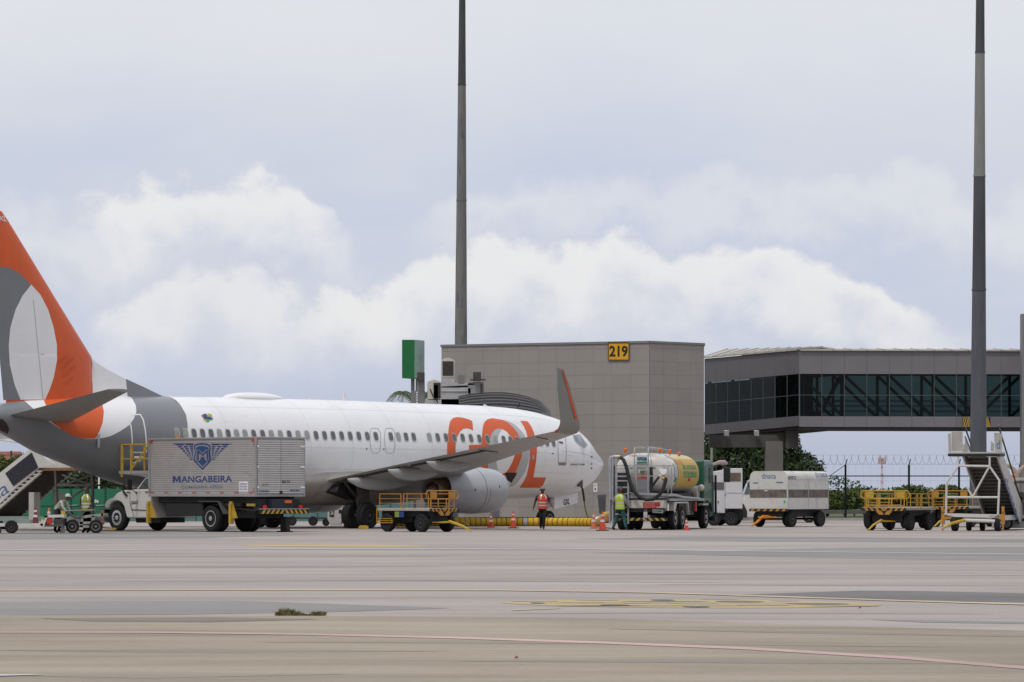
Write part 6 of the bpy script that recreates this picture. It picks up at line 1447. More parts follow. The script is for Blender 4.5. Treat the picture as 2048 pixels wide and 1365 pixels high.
# ---- white power unit and van behind the tanker
def simple(name, px, py, label, cat):
    o = G(px, py); t = empty(name, o); tag(t, label, cat); Y = o.y
    return t, (lambda x, y, dy=0: P(x, y, Y+dy)-o), Y
def power_unit():
    t, q, Y = simple('ground_power_unit', 1452, 1052, 'white cabinet power unit on wheels between tanker and cargo cart', 'power unit')
    b = MB(); b.ext([q(1416, 945), q(1450.5, 940), q(1450.5, 1027), q(1416, 1027)], (0, 2.2, 0)); b.ext([q(1451, 937, -.25), q(1485, 937, -.25), q(1485, 1018, -.25), q(1451, 1018, -.25)], (0, 2.4, 0)); b.build('cabinet', mat('clean white paint', (.62, .62, .65), .4, var=.05), t, smooth=0, bevel=.03)
    b = MB(); b.ext([q(1455.5, 946, -.27), q(1481.5, 946, -.27), q(1481.5, 963, -.27), q(1455.5, 963, -.27)], (0, .03, 0)); b.build('window', mat('brown window', (.16, .12, .08), .4, var=.3, scale=3), t, smooth=0)
    b = MB(); b.ext([q(1424, 965, -.02), q(1448, 965, -.02), q(1448, 980, -.02), q(1424, 980, -.02)], (0, .03, 0)); b.build('recess', mat('recess grey', (.13, .13, .15), .6), t, smooth=0)
    b = MB()
    for x in (1431, 1435.5): b.ext([q(x, 1002, -.02), q(x+1.6, 1002, -.02), q(x+1.6, 1006.5, -.02), q(x, 1006.5, -.02)], (0, -.02, 0))
    b.ext([q(1449.5, 988, -.27), q(1451, 988, -.27), q(1451, 992, -.27), q(1449.5, 992, -.27)], (0, -.02, 0)); b.build('latch', BLACK, t, smooth=0)
    b = MB(); b.ext([q(1452, 985.6, -.27), q(1484, 985.6, -.27), q(1484, 986.2, -.27), q(1452, 986.2, -.27)], (0, .02, 0)); b.build('seam', LGREY, t, smooth=0)
    b = MB(); b.ext([q(1420, 1027, .1), q(1486, 1019, .1), q(1486, 1040, .1), q(1420, 1040, .1)], (0, 2.0, 0)); b.build('chassis', BLACK, t, smooth=0)
    for x, dy in ((1462, -.1), (1428, -.1), (1470, 1.8), (1440, 1.8)): p = q(x, 1040, dy); wheel(t, (p.x, p.y, .32), (0, 1, 0), .32, .25, DMETAL, .5, out=-1)
    b = MB(); b.tube([q(1420, 935, .3), q(1428, 930, .2), q(1440, 926, .1), q(1450, 925.5, .1), q(1455, 928, .1)], [.05, .1, .13, .12, .05], 8); b.cyl(q(1425, 931, .2), q(1424, 945, .2), .05); b.build('exhaust_hood', mat('pink grey hood', (.36, .27, .26), .6, var=.2), t)
power_unit()
def van():
    t, q, Y = simple('white_van', 1520, 1046, 'white van mostly hidden behind the covered cargo cart', 'van')
    pts = [q(x, y) for x, y in ((1483,1036),(1484,1022),(1486,1012),(1489,990),(1499,962),(1507,957),(1640,956),(1642,1036))]
    b = MB(); b.ext(pts, (0, 1.9, 0)); b.build('body', TRUCKW, t, smooth=30, bevel=.06)
    b = MB(); b.ext([q(1488, 989, -.02), q(1497, 963, -.02), q(1505, 962, -.02), q(1505, 989, -.02)], (0, .02, 0)); b.build('side_window', GLASSB, t, smooth=0)
    b = MB(); a, c = q(1489, 989, .15), q(1498.6, 963, .2); k = Vector((-.03, 0, 0)); b.add([a+k, c+k, c+k+Vector((0, 1.5, 0)), a+k+Vector((0, 1.6, 0))], [(0, 1, 2, 3)]); b.build('windscreen', GLASSB, t, smooth=0)
    b = MB(); b.ext([q(1482, 1010, -.03), q(1487, 1008, -.03), q(1494, 1022, -.03), q(1494, 1036, -.03), q(1486, 1036, -.03)], (0, 1.95, 0)); b.build('front_bumper', BLACK, t, smooth=0)
    b = MB(); b.bar(q(1492, 962, -.05), q(1505, 985, -.05), .02); b.build('wiper_arm', BLACK, t)
    for x in (1519, 1618):
        for dy, o in ((.1, -1), (1.8, 1)): p = q(x, 1030, dy); wheel(t, (p.x, p.y, .33), (0, 1, 0), .33, .22, METAL, .55, out=-1 if dy < 1 else 1)
van()

# ---- boarding stairs
STW = mat('stairs white paint', (.50, .485, .455), .5, var=.12, scale=2, dirt=((.34, .27, .19), .58, 2.5, (1, 1, .5)))
RUST = mat('rusty steel', (.28, .14, .06), .7, var=.4, scale=6); STG = mat('step steel', (.13, .118, .105), .6, .3, var=.3, scale=4)
LOGOB = mat('stairs blue lettering', (.08, .16, .34), .5)
def stairs_left():
    o = a2w(31.0, -2.4, 0); f = Frame(0, 1050, -41); f.o = o; t = f.empty('boarding_stairs'); tag(t, 'white boarding stairs with dark solar panel behind the airliner tail', 'boarding stairs')
    W_ = 1.7; ys = -W_/2; S_ = lambda px, py, y=ys: f.side(px, py, y)
    # side panel as a sloped slab
    out = [S_(x, y) for x, y in ((-70,1003),(0,947.4),(63,897.6),(77.7,903.4),(95,918),(108.4,926),(112,930),(80,936),(70,946),(35,975),(0,1009.7),(-60,1055),(-75,1050))]
    b = MB(); b.ext([(p.x, ys-.06, p.z) for p in out], (0, .06, 0)); b.ext([(p.x, -ys, p.z) for p in out[:4]+out[7:]], (0, .06, 0)); b.build('side_panel', mat('stairs bright white', (.62, .61, .59), .5, var=.12, scale=2, dirt=((.42, .36, .29), .62, 2.5, (1, 1, .5))), t, smooth=0)
    b = MB(); b.ext([(S_(x, y).x, ys-.10, S_(x, y).z) for x, y in ((14,947),(66,906),(78.5,935),(29.5,972))], (0, .04, 0)); b.build('solar_panel', mat('solar cells', (.014, .016, .030), .25, var=.2, scale=8), t, smooth=0)
    a, c, d = S_(-62, 1030), S_(19, 979), S_(-76, 1012)
    text_on('lettering', 'dnata', S_(-66, 1044)+Vector((0, -.065, 0)), S_(22, 984)+Vector((0, -.065, 0)), S_(-76, 1020)+Vector((0, -.065, 0)), LOGOB, t)
    # steps
    b = MB(); p0, p1 = S_(80, 938), S_(-60, 1058); n = 19
    for i in range(n):
        s = i/(n-1); x = p0.x+(p1.x-p0.x)*s; z = p0.z+(p1.z-p0.z)*s; b.bx(x-.16, x-.02, ys, -ys, z-.075, z+.02); b.bx(x-.02, x+.15, ys, -ys, z-.02, z+.02, 1); b.bx(x+.13, x+.15, ys, -ys, z-.17, z-.02, 1)
    b.build('steps', [mat('rusty treads', (.22, .17, .125), .7, var=.3, scale=5), STG], t, smooth=0)
    b = MB(); dz = Vector((0, 0, -.18))
    for y in (ys+.02, -ys-.02): b.bar(Vector((p0.x, y, p0.z))+dz, Vector((p1.x, y, p1.z))+dz, .06)
    b.build('stringer', STW, t, smooth=0)
    pz = S_(100, 936).z; b = MB(); xa, xb = S_(78, 936).x, 1.2; b.bx(xa, xb, ys, -ys, pz-.12, pz); b.build('platform', RUST, t, smooth=0)
    b = MB(); b.bx(xb-.05, xb+.15, ys, -ys, pz-.2, pz+.1); b.build('bumper', BLACK, t, smooth=0, bevel=.04)
    b = MB(); xl = S_(115, 940).x; xr = S_(146, 940).x+1.2
    for x, y in ((xl, ys), (xl, -ys), (xr, ys), (xr, -ys)): b.bar((x, y, .55), (x+(-.12 if x == xl else 0), y, pz-.1), .05)
    zc = S_(150, 971).z; b.bar((xl, ys, zc), (xr, ys, zc), .05); b.bar((xl, ys, zc), (xl, -ys, zc), .04); b.bar((xr, ys, zc), (xr, -ys, zc), .04); b.bar((xl, ys, zc-.1), (xr, ys, zc-.1-.75), .035) if False else None
    b.bar((xl, ys, .95), (xr, ys, zc+.1), .04); b.bar((xl+.3, ys, pz-.3), (xr, ys, zc), .03); b.bar((xr, ys, pz-.3), (xl+.3, ys, zc), .03)
    b.build('platform_frame', STG, t, smooth=0)
    x1 = S_(64, 1000).x
    for ya in (ys, -ys-.35): b = MB(); b.bx(x1-.2, x1+.12, ya, ya+.35, .35, S_(64, 985).z); b.build('lift_column', STW, t, smooth=0)
    b = MB(); b.bx(p1.x-.4, xr+.5, ys+.1, -ys-.1, .35, .55); b.build('chassis', mat('chassis grey green', (.25, .30, .28), .6, var=.2), t, smooth=0)
    for x in (p1.x+.6, xr-.3):
        for y, o_ in ((ys+.05, -1), (-ys-.05, 1)): wheel(t, (x, y, .33), (0, 1, 0), .33, .22, METAL, .5, out=o_)
stairs_left()
def stairs_right():
    # seen head on: x ahead = climbing direction, towards the viewer
    f = Frame(1940, 1063, -107.5); t = f.empty('boarding_stairs'); tag(t, 'white boarding stairs with tube frame and blue lettered side at the right', 'boarding stairs')
    F_ = lambda px, py, x=0.0: f.face(px, py, x); W_ = 1.55
    pz = F_(1945, 906).z
    yl, yr = F_(2000, 906).y, F_(1896, 906).y     # left of the thing lies at the right of the picture
    b = MB(); b.bx(-1.2, .02, yr, yl, pz-.03, pz+.03); b.build('platform', STW, t, smooth=0); b = MB(); b.bx(-1.2, .06, yr, yl, pz-.14, pz-.031); b.build('platform_bumper', BLACK, t, smooth=0, bevel=.02)
    # side shields at the platform
    SHM = mat('stairs shield paint', (.40, .385, .355), .5, var=.12, scale=2, dirt=((.28, .25, .2), .58, 2.5, (1, 1, .5)))
    for q4, xx in ((((1903,864),(1925,864),(1925,903),(1903,903)), -.05), (((1896,868),(1901,867),(1902,904),(1897,904)), .0), (((1988,866),(2004,867),(2004,904),(1990,904)), -.4), (((1982,882),(1988,888),(1988,904),(1981,902)), .0), (((1930,878),(1940,903),(1929,903)), -.6)):
        b = MB(); b.ext([F_(x, y, xx) for x, y in q4], (-.04, 0, 0)); b.build('side_shield', SHM, t, smooth=0)
    b = MB(); b.bar(F_(1930, 873, -.6), F_(1942, 903, -.6), .025); b.build('inner_rail', DMETAL, t, smooth=0)
    text_on('lettering', 'd', F_(1993, 898, -.39), F_(2000, 898, -.39), F_(1993, 880, -.39), LOGOB, t)
    # flight of steps going down away from the viewer
    x1 = -6.2; wl, wr = F_(1984, 915).y, F_(1925, 915).y; zt_, zb_ = pz-.1, .45
    b = MB(); n = 18
    for i in range(n):
        s = (i+.5)/n; x = -1.1+(x1+1.1)*s; z = zt_+(zb_-zt_)*s; b.bx(x-.15, x+.15, wr, wl, z-.035, z+.02); b.bx(x-.16, x-.13, wr, wl, z-.15, z-.035, 1)
    b.build('steps', [mat('stair tread grey', (.20, .185, .17), .6, .2, var=.25, scale=5), mat('stair riser dark', (.06, .055, .05), .7, var=.3)], t, smooth=0)
    b = MB()
    for y in (wr-.03, wl+.03): b.ext([(-1.0, y-.03, zt_+.05), (-1.0, y-.03, zt_-.22), (x1, y-.03, zb_-.22), (x1, y-.03, zb_+.05)], (0, .06, 0))
    b.build('stringer', STG, t, smooth=0)
    pan = [(-.75, pz+.0), (-.3, pz+.15), (-.9, pz+1.0), (-1.4, pz+.95), (x1-.3, 1.25), (x1-.35, .25), (x1+.3, .25)]
    for y in (wl+.08, wr-.12):
        hi = y > 0; b = MB(); b.prism([(-.5, pz-.12), (-.5, pz+.02), (-.62, pz+(.30 if hi else .35)), (-1.0, pz+(.30 if hi else .35)), (x1-.3, 1.05), (x1-.35, .3), (x1+.25, .3)], 'y', y, y+.05); b.build('side_panel', STW, t, smooth=0)
    y = wl+.135; u = Vector((x1+1.2, 0, .45-pz)).normalized(); A = Vector((-2.3, y, pz-1.22)); w_ = Vector((-u.z, 0, u.x))
    w_ = w_ if w_.z > 0 else -w_
    text_on('lettering', 'dnata', A, A+u*3.2, A+w_*.5, LOGOB, t)
    b = MB(); b.bar((-.9, wl+.1, pz+1.1), (x1, wl+.1, 1.35), .03); b.bar((-1.0, wr-.1, pz+1.1), (-2.6, wr-.1, pz+.3), .03); b.build('hand_rail', DMETAL, t, smooth=0)
    # tube frame
    Q = lambda px, py: F_(px, py, .0); b = MB(); r = .045
    LT, LM, LB = Q(1916, 910), Q(1917, 932), Q(1893.5, 966); RT, RM, RB = Q(1979.5, 910), Q(1979, 933), Q(1998.5, 961)
    b.tube([LT, LM, LB, Q(1892, 1030)], r, 8); b.tube([RT, RM, RB, Q(1996, 1030)], r, 8); b.tube([LM, RM], r*1.1, 8); b.tube([Q(1892, 995), Q(1996.5, 995)], r, 8); b.tube([RM, Q(1945, 995)], r*.9, 8); b.tube([Q(1933, 973), Q(1945, 996)], r*.8, 8)
    b.build('tube_frame', mat('tube white', (.60, .59, .57), .45, var=.1, scale=3), t, smooth=40)
    b = MB(); b.ext([Q(1888, 1027), Q(2000, 1029.5), Q(2000, 1036), Q(1888, 1034)], (-.3, 0, 0)); b.tube([Q(1930, 1041), Q(1990, 1043)], .07, 8); b.bx(x1-.3, -.1, wr, wl, .42, .62); b.build('base_frame', MATS['tube white'], t, smooth=0)
    for s_, a, c in (('JABIRU', 1894, 1908), ('TUNIS ESLED', 1976, 1997)): text_on('lettering', s_, Q(a, 1033.4)+Vector((.01, 0, 0)), Q(c, 1034.2)+Vector((.01, 0, 0)), Q(a, 1031)+Vector((.01, 0, 0)), BLUE, t)
    for px in (1885.5, 2006):
        b = MB(); b.ext([Q(px-3, 1024), Q(px+3, 1024), Q(px+3, 1049), Q(px-3, 1049)], (-.12, 0, 0)); sg = 1 if px < 1900 else -1; b.ext([Q(px+3*sg, 1030), Q(px+17*sg, 1033), Q(px+17*sg, 1037), Q(px+3*sg, 1040)], (-.08, 0, 0)); b.cyl(Q(px, 1049), Q(px, 1062.5), .03, n=8); b.cyl(Q(px, 1013), Q(px, 1024), .06, n=8); b.build('outrigger', OYEL, t, smooth=0)
    for px, y_ in ((1910, 0), (1996, 0)):
        p = F_(px, 1045, -.3); wheel(t, (p.x, p.y, .35), (0, 1, 0), .35, .24, METAL, .5, out=1)
    for px in (1938, 1965): p = F_(px, 1048, -2.2); wheel(t, (p.x, p.y, .26), (0, 1, 0), .26, .18, DMETAL, .5, out=1)
    b = MB(); b.tube([Q(1930, 1041)+Vector((.1, 0, 0)), Q(1908, 1047)+Vector((.5, 0, 0)), Q(1891, 1058)+Vector((.8, 0, 0))], [.07, .06, .04], 6); b.build('tow_bar', YEL, t, smooth=0)
stairs_right()

# ---- low loader platform at the right edge
def platform_lift():
    t, q, Y = simple('cargo_loader', 2030, 1060, 'grey scissor lift platform with amber beacon at the right edge', 'loader')
    b = MB(); b.ext([q(2020, 956), q(2075, 955), q(2075, 960), q(2024, 961)], (0, 2.2, 0)); b.build('platform', STW, t, smooth=0)
    b = MB()
    for dy in (0, 2.0):
        b.bar(q(2024, 964, dy), q(2062, 1030, dy), .05); b.bar(q(2062, 964, dy), q(2024, 1030, dy), .05); b.bar(q(2020, 965, dy), q(2070, 965, dy), .05); b.bar(q(2030, 964, dy), q(2030, 1030, dy), .03)
    b.build('scissor_lift', DMETAL, t, smooth=0)
    b = MB(); b.ext([q(1998, 1038), q(2075, 1034), q(2075, 1056), q(1998, 1057)], (0, 2.2, 0)); 
    b.build('chassis', mat('loader grey', (.33, .34, .35), .5, var=.15), t, smooth=0, bevel=.03)
    b = MB()
    for x in (2004, 2018, 2031, 2044): b.ext([q(x, 1037.5, -.02), q(x+8, 1037.5, -.02), q(x+8, 1043, -.02), q(x, 1043, -.02)], (0, .03, 0))
    b.build('slot', BLACK, t, smooth=0)
    b = MB(); p = q(2028, 954, .5); b.lathe([(.07, -.06), (.09, 0), (.08, .08), (0, .13)], p, (0, 0, 1), 12); b.build('beacon', AMBER, t)
    b = MB(); b.ext([q(2030, 985, .5), q(2075, 985, .5), q(2075, 1030, .5), q(2030, 1030, .5)], (0, 1.2, 0)); b.build('engine_box', STG, t, smooth=0)
    for x, dy in ((2012, .1), (2060, .1), (2012, 2), (2060, 2)): p = q(x, 1052, dy); wheel(t, (p.x, p.y, .28), (0, 1, 0), .28, .22, DMETAL, .5, out=-1)
platform_lift()
Y = 190.0; o = P(2034, 0, Y); o.z = 0; t = empty('forked_frame', o); tag(t, 'beige forked post rising beyond the stairs at the right edge', 'post')
q = lambda x, y: P(x, y, Y)-o
b = MB(); b.tube([(0, 0, 0), q(2033.5, 948)], .16, 8); b.tube([q(2033.5, 950), q(2028, 940), q(2020, 933), q(2010, 929.5), q(2004, 930)], [.16, .13, .11, .09, .07], 8); b.tube([q(2033.5, 950), q(2040, 941), q(2048, 934), q(2060, 930)], [.16, .13, .12, .1], 8); b.build('post', mat('beige steel', (.36, .29, .24), .6, var=.15), t)

# ---- left foreground: belt loader and low tow cart
def belt_loader():
    t, q, Y = simple('belt_loader', 160, 1067, 'grey belt loader with small wheels between the white truck and the long cart', 'belt loader')
    G2 = mat('loader pale grey', (.34, .345, .33), .5, var=.2, scale=3)
    b = MB(); b.ext([q(140, 1034), q(208, 1027), q(208, 1032), q(140, 1040)], (0, 1.4, 0)); b.ext([q(158, 1044), q(203, 1043), q(203, 1048), q(158, 1049)], (0, 1.3, 0)); b.ext([q(158, 1036), q(166, 1036), q(166, 1055), q(160, 1055)], (0, .1, 0)); b.ext([q(183, 1032), q(190, 1032), q(190, 1044), q(183, 1044)], (0, .1, 0)); b.ext([q(158, 1051), q(180, 1051), q(178, 1056), q(160, 1056)], (0, 1.2, 0)); b.build('chassis', G2, t, smooth=0)
    b = MB(); b.ext([q(128, 1021), q(184, 1019), q(184, 1023), q(128, 1024)], (0, 1.1, 0)); b.build('conveyor', mat('belt brown grey', (.23, .20, .18), .7, var=.2), t, smooth=0, bevel=.02)
    b = MB(); b.bar(q(136, 1025, -.03), q(155, 1036, -.03), .03); b.bar(q(170, 1023, -.03), q(156, 1036, -.03), .03); b.bar(q(136, 1025, 1.1), q(155, 1036, 1.1), .03); b.build('lift_arm', STG, t, smooth=0)
    b = MB(); b.ext([q(202, 1021), q(206.5, 1021), q(206.5, 1050), q(203, 1050)], (0, .3, 0)); b.build('rear_post', RUST, t, smooth=0); b = MB(); b.ext([q(122, 1022), q(130, 1022), q(130, 1034), q(122, 1034)], (0, .2, 0)); b.build('yellow_pivot', YEL, t, smooth=0)
    for x, dy in ((145, -.1), (192, -.1), (145, 1.3), (192, 1.3)): p = q(x, 1055, dy); wheel(t, (p.x, p.y, .26), (0, 1, 0), .26, .2, mat('dull rim', (.25, .25, .24), .6, .2, var=.3, scale=9), .58, out=-1, depth=.15)
    b = MB(); b.bar(q(182, 1053, .3), q(232, 1058, .6), .035); b.build('tow_bar', YEL, t, smooth=0)
    b = MB(); b.ext([q(122, 1053, -.1), q(129, 1053, -.1), q(130, 1066.5, -.1), q(121, 1066.5, -.1)], (0, .05, 0)); b.build('hanging_tag', WHITEL, t, smooth=0); b = MB(); b.bar(q(125.5, 1040, -.08), q(125.5, 1053, -.08), .01); b.build('cord', DMETAL, t)
belt_loader()
def long_cart():
    t, q, Y = simple('towed_cart', 40, 1067.5, 'long low white towed cart with green sticker at the left edge', 'cart')
    b = MB(); b.ext([q(-60, 1048), q(86, 1047.5), q(86, 1053), q(-60, 1054)], (0, 1.5, 0)); b.ext([q(80, 1051), q(85, 1031), q(96, 1031), q(88, 1054)], (0, 1.5, 0)); b.ext([q(84, 1031), q(128, 1030), q(128, 1035), q(84, 1036)], (0, 1.5, 0)); b.build('frame', GSEW, t, smooth=0)
    b = MB(); b.ext([q(90, 1050), q(126, 1049), q(126, 1053), q(90, 1054)], (0, 1.4, 0)); b.build('lower_beam', STG, t, smooth=0)
    b = MB(); b.ext([q(93, 1037, .02), q(104, 1037, .02), q(104, 1048, .02), q(93, 1048, .02)], (0, .1, 0)); b.build('red_panel', RED, t, smooth=0)
    b = MB(); b.ext([q(107, 1038, .02), q(126, 1037.5, .02), q(126, 1049, .02), q(107, 1049, .02)], (0, 1.2, 0)); b.build('battery_box', DMETAL, t, smooth=0)
    b = MB(); p = q(86.5, 1036, -.01); b.cyl(p, p+Vector((0, -.01, 0)), .055, n=14); b.build('green_sticker', mat('green sticker', (.06, .5, .06), .5), t)
    b = MB(); b.ext([q(6, 1040, .3), q(60, 1040, .3), q(60, 1048, .3), q(6, 1048, .3)], (0, .8, 0)); b.build('tool_box', mat('grey green box', (.22, .27, .25), .6, var=.2), t, smooth=0)
    text_on('lettering', '027 - 98', q(19, 1053.5, -.01), q(37, 1053.5, -.01), q(19, 1050.5, -.01), INK, t)
    for x, dy in ((23, .05), (23, 1.45), (-40, .05), (-40, 1.45)): p = q(x, 1055, dy); wheel(t, (p.x, p.y, .25), (0, 1, 0), .25, .2, DMETAL, .5, out=-1)
    b = MB(); b.bar(q(1, 1054), q(1, 1067), .03); b.build('prop_leg', BLACK, t)
long_cart()

# ---- white air start unit by the main gear, low dolly under the belly
def start_unit():
    t, q, Y = simple('air_start_unit', 690, 1052.5, 'white wheeled start unit with black plates beside the main wheels', 'start unit')
    W2 = mat('unit white', (.66, .64, .62), .45, var=.1, dirt=((.4, .36, .32), .62, 2, (1, 1, 2)))
    b = MB(); b.ext([q(664, 1004), q(681, 1004), q(686, 1008), q(682, 1050), q(661, 1050), q(655, 1040), q(656, 1018)], (0, 1.5, 0)); b.build('body', W2, t, smooth=0, bevel=.04)
    b = MB(); b.ext([q(686, 1003, .3), q(712, 1003, .3), q(722, 1010, .3), q(722, 1048, .3), q(686, 1048, .3)], (0, 1.4, 0)); b.build('hood', W2, t, smooth=0, bevel=.06)
    b = MB(); b.ext([q(660, 1017, -.01), q(669, 1017.5, -.01), q(667.5, 1034.5, -.01), q(658.5, 1033, -.01)], (0, -.01, 0)); b.ext([q(678, 1019.5, -.01), q(683.5, 1020, -.01), q(683, 1027, -.01), q(677, 1026.5, -.01)], (0, -.01, 0)); b.build('black_plate', INK, t, smooth=0)
    text_on('lettering', '2A', q(660.5, 1030, -.03), q(667, 1030.6, -.03), q(661, 1022, -.03), WHITEL, t, off=.02)
    for x, dy in ((652, .1), (652, 1.4), (700, .3), (700, 1.6)): p = q(x, 1046, dy); wheel(t, (p.x, p.y, .17), (0, 1, 0), .17, .12, DMETAL, .5, out=-1)
start_unit()
def low_dolly():
    t, q, Y = simple('tow_bar_dolly', 605, 1052, 'low dark wheeled tow bar under the airliner belly', 'tow bar')
    b = MB(); b.bar(q(560, 1037), q(655, 1037), .045); b.bar(q(584, 1037), q(584, 1037, 1.1), .04); b.bar(q(626, 1037), q(626, 1037, 1.1), .04); b.ext([q(575, 1034), q(600, 1034), q(600, 1037), q(575, 1037)], (0, 1, 0)); b.build('bar', DMETAL, t, smooth=0)
    for x in (584, 626):
        for dy in (0, 1.1): p = q(x, 1042, dy); wheel(t, (p.x, p.y, .22), (0, 1, 0), .22, .15, DMETAL, .5, out=-1)
low_dolly()
for px, py, w, m, lab in ((727, 1058.5, .42, YEL, 'yellow wheel chock between the right main wheels'), (690, 1056, .12, RED, 'small red chock tip beside the white start unit')):
    o = G(px, py); b = MB(); b.prism([(-w/2, 0), (w/2, 0), (w/2, .10), (w*.3, .15), (-w*.3, .15), (-w/2, .1)], 'y', -.07, .07); c = b.build('wheel_chock', m, smooth=0, bevel=.015); c.location = o; tag(c, lab, 'chock')

# ---- yellow air hose
def hose():
    o = G(1000, 1057); t = empty('air_hose', o); tag(t, 'long ribbed yellow air hose lying on the apron', 'hose')
    pts = []
    ctrl = [(770, 162.5), (850, 163.5), (912, 164), (1000, 164.5), (1085, 164.6), (1150, 164.0), (1195, 163)]
    xs = np.linspace(770, 1197, 140)
    for x in xs:
        Yq = float(np.interp(x, [c[0] for c in ctrl], [c[1] for c in ctrl])); p = P(x, 0, Yq)-o; pts.append(Vector((p.x, p.y, .200)))
    L_ = [0]
    for i in range(1, len(pts)): L_.append(L_[-1]+(pts[i]-pts[i-1]).length)
    tot = L_[-1]; step = .245; b = MB(); n = 16; k = int(tot/step); ring = []
    def at(s):
        i = min(max(np.searchsorted(L_, s)-1, 0), len(pts)-2); f_ = (s-L_[i])/(L_[i+1]-L_[i]); return pts[i].lerp(pts[i+1], f_)
    SEAMM = mat('hose rib seam', (.13, .08, .015), .7)  # dark seam ring between the hose ribs
    for j in range(k):
        s0 = j*step; mm = 2 if 27 <= j <= 27 else 0
        P5 = [at(s0+step*a) for a in (0, .08, .5, .92)]+[at(s0+step)]; r5 = [.183, .193, .199, .193, .183]
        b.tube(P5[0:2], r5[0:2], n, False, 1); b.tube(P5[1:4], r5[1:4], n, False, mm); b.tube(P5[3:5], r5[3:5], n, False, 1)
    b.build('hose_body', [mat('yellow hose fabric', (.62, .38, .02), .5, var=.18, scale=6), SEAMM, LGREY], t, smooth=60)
    b = MB(); e = pts[-1]; q = lambda px, py, Yq: P(px, py, Yq)-o
    b.tube([e, q(1203, 1041, 160), q(1212, 1036, 156), q(1222, 1031, 153), q(1229, 1028, 150.5)], [.19, .2, .2, .2, .19], 12)
    b.lathe([(.22, -.03), (.27, 0), (.22, .03)], q(1229, 1028, 150.5), (.3, -1, .2), 16); b.lathe([(.22, -.03), (.26, 0), (.22, .03)], q(1213, 1035.5, 155.6), (.3, -1, .2), 16); b.build('hose_elbow', mat('hose amber', (.60, .36, .05), .45, var=.3, scale=9), t)
    b = MB(); b.lathe([(.02, -.12), (.20, -.1), (.21, .1), (.02, .12)], q(1197, 1042.5, 162.4), (1, -.1, .2), 14); b.build('hose_cuff', WHITEL, t)
    b = MB(); b.bx(.0, .0, 0, 0, 0, 0)
    b = MB(); b.tube([q(905, 1036.5, 166), q(1000, 1036, 166.5), q(1100, 1036.2, 166.5), q(1195, 1036, 166)], .035, 6); b.build('black_cable', BLACK, t)
    p = q(933, 1048, 163.8); b = MB(); b.bx(p.x-.14, p.x+.14, p.y-.05, p.y, p.z-.09, p.z+.09); b.build('hose_tag', mat('pale yellow tag', (.52, .42, .10), .5), t, smooth=0, bevel=.02)
hose()
def nose_cable():
    o = a2w(1.5, 1.0, 0); t = empty('power_cable', o); tag(t, 'black and green power cable hanging from the airliner nose', 'cable')
    Yc = 168.6; q = lambda px, py, y=Yc: P(px, py, y)-o
    b = MB(); b.tube([q(1159, 967), q(1162, 972), q(1165, 979), q(1167, 990), q(1168.5, 1003)], .05, 8); b.build('plug_lead', BLACK, t)
    b = MB(); b.tube([q(1168.5, 1003), q(1170, 1015), q(1173, 1027), q(1178, 1040), q(1190, 1050)], .035, 8); b.build('lead', mat('green yellow cable', (.16, .20, .02), .5), t)
nose_cable()

# ---- cones
CO = mat('cone orange', (.60, .07, .03), .5, var=.12, scale=6); CB = mat('cone base', (.06, .03, .03), .7); CW_ = mat('cone band', (.62, .60, .62), .35)
COP = mat('faded cone orange', (.60, .17, .07), .6, var=.15, scale=6); CD = mat('dirty cone red', (.16, .035, .03), .7, var=.3, scale=6)
def cone(px, py, h, m, lab, wide=False, z=0.0, Y=None):
    o = G(px, py) if Y is None else Vector((P(px, 0, Y).x, Y, z)); t = empty('traffic_cone', o); tag(t, lab, 'traffic cone', 'traffic cones around the airliner'); k = h/.75
    b = MB(); b.bx(-.2*k*(1.25 if wide else 1), .2*k*(1.25 if wide else 1), -.2*k, .2*k, 0, .035); b.build('base', CB if wide else m, t, smooth=0, bevel=.01)
    b = MB(); r = lambda f_: (.145*(1-f_)+.028*f_)*k
    b.lathe([(r(0), .035), (r(.35), h*.35), (r(.36)*1.0, h*.36), (r(1), h*.97), (r(1)*.7, h), (0, h)], (0, 0, 0), (0, 0, 1), 20); b.build('cone_body', m, t)
    b = MB()
    for f0, f1 in (((.40, .54), (.70, .82)) if not wide else ((.46, .58), (.76, .84))): b.lathe([(r(f0)+.004, h*f0), (r(f1)+.004, h*f1)], (0, 0, 0), (0, 0, 1), 20)
    b.f = [g for g in b.f if len(g) == 4]; b.m = b.m[:len(b.f)]
    b.build('reflective_band', CW_, t, fix=False)
cone(982, 1055.3, .62, CO, 'orange cone by the yellow hose under the engine inlet')
cone(1026.5, 1057, .74, CO, 'tall narrow orange cone in front of the hose, left of the orange vest worker', True)
cone(1188, 1057.5, .72, COP, 'faded orange cone with wide white bands near the hose end')
cone(1205, 1062, .78, CO, 'bright orange cone on a dark base nearest the tanker', True)
cone(1373, 1061, .5, CO, 'small orange cone under the tanker behind its rear wheels')
cone(71, 1048, .66, CD, 'large dirty red cone standing on the long cart on the left', False, .345, 137.6)
cone(98, 1054, .85, COP, 'red cone with white band left of the stooping worker')
# ---- bin by the wall
t, q, Y = simple('waste_bin', 1204, 1045, 'dark grey bin standing against the building right of the nose', 'bin')
b = MB(); b.ext([q(1196, 994), q(1212, 994), q(1211, 1028), q(1198.5, 1028)], (0, .45, 0)); b.build('bin_body', mat('bin grey', (.075, .075, .085), .6, var=.15), t, smooth=0, bevel=.03)
b = MB(); b.ext([q(1195, 990), q(1213, 989), q(1213, 994), q(1195, 995)], (0, .5, 0)); b.build('lid', mat('bin lid', (.10, .10, .12), .5), t, smooth=0, bevel=.02)
b = MB(); p0, p1 = q(1203, 1028), q(1207, 1028); b.bx(p0.x, p1.x, .1, .3, 0, p0.z); b.build('stand', DMETAL, t, smooth=0)
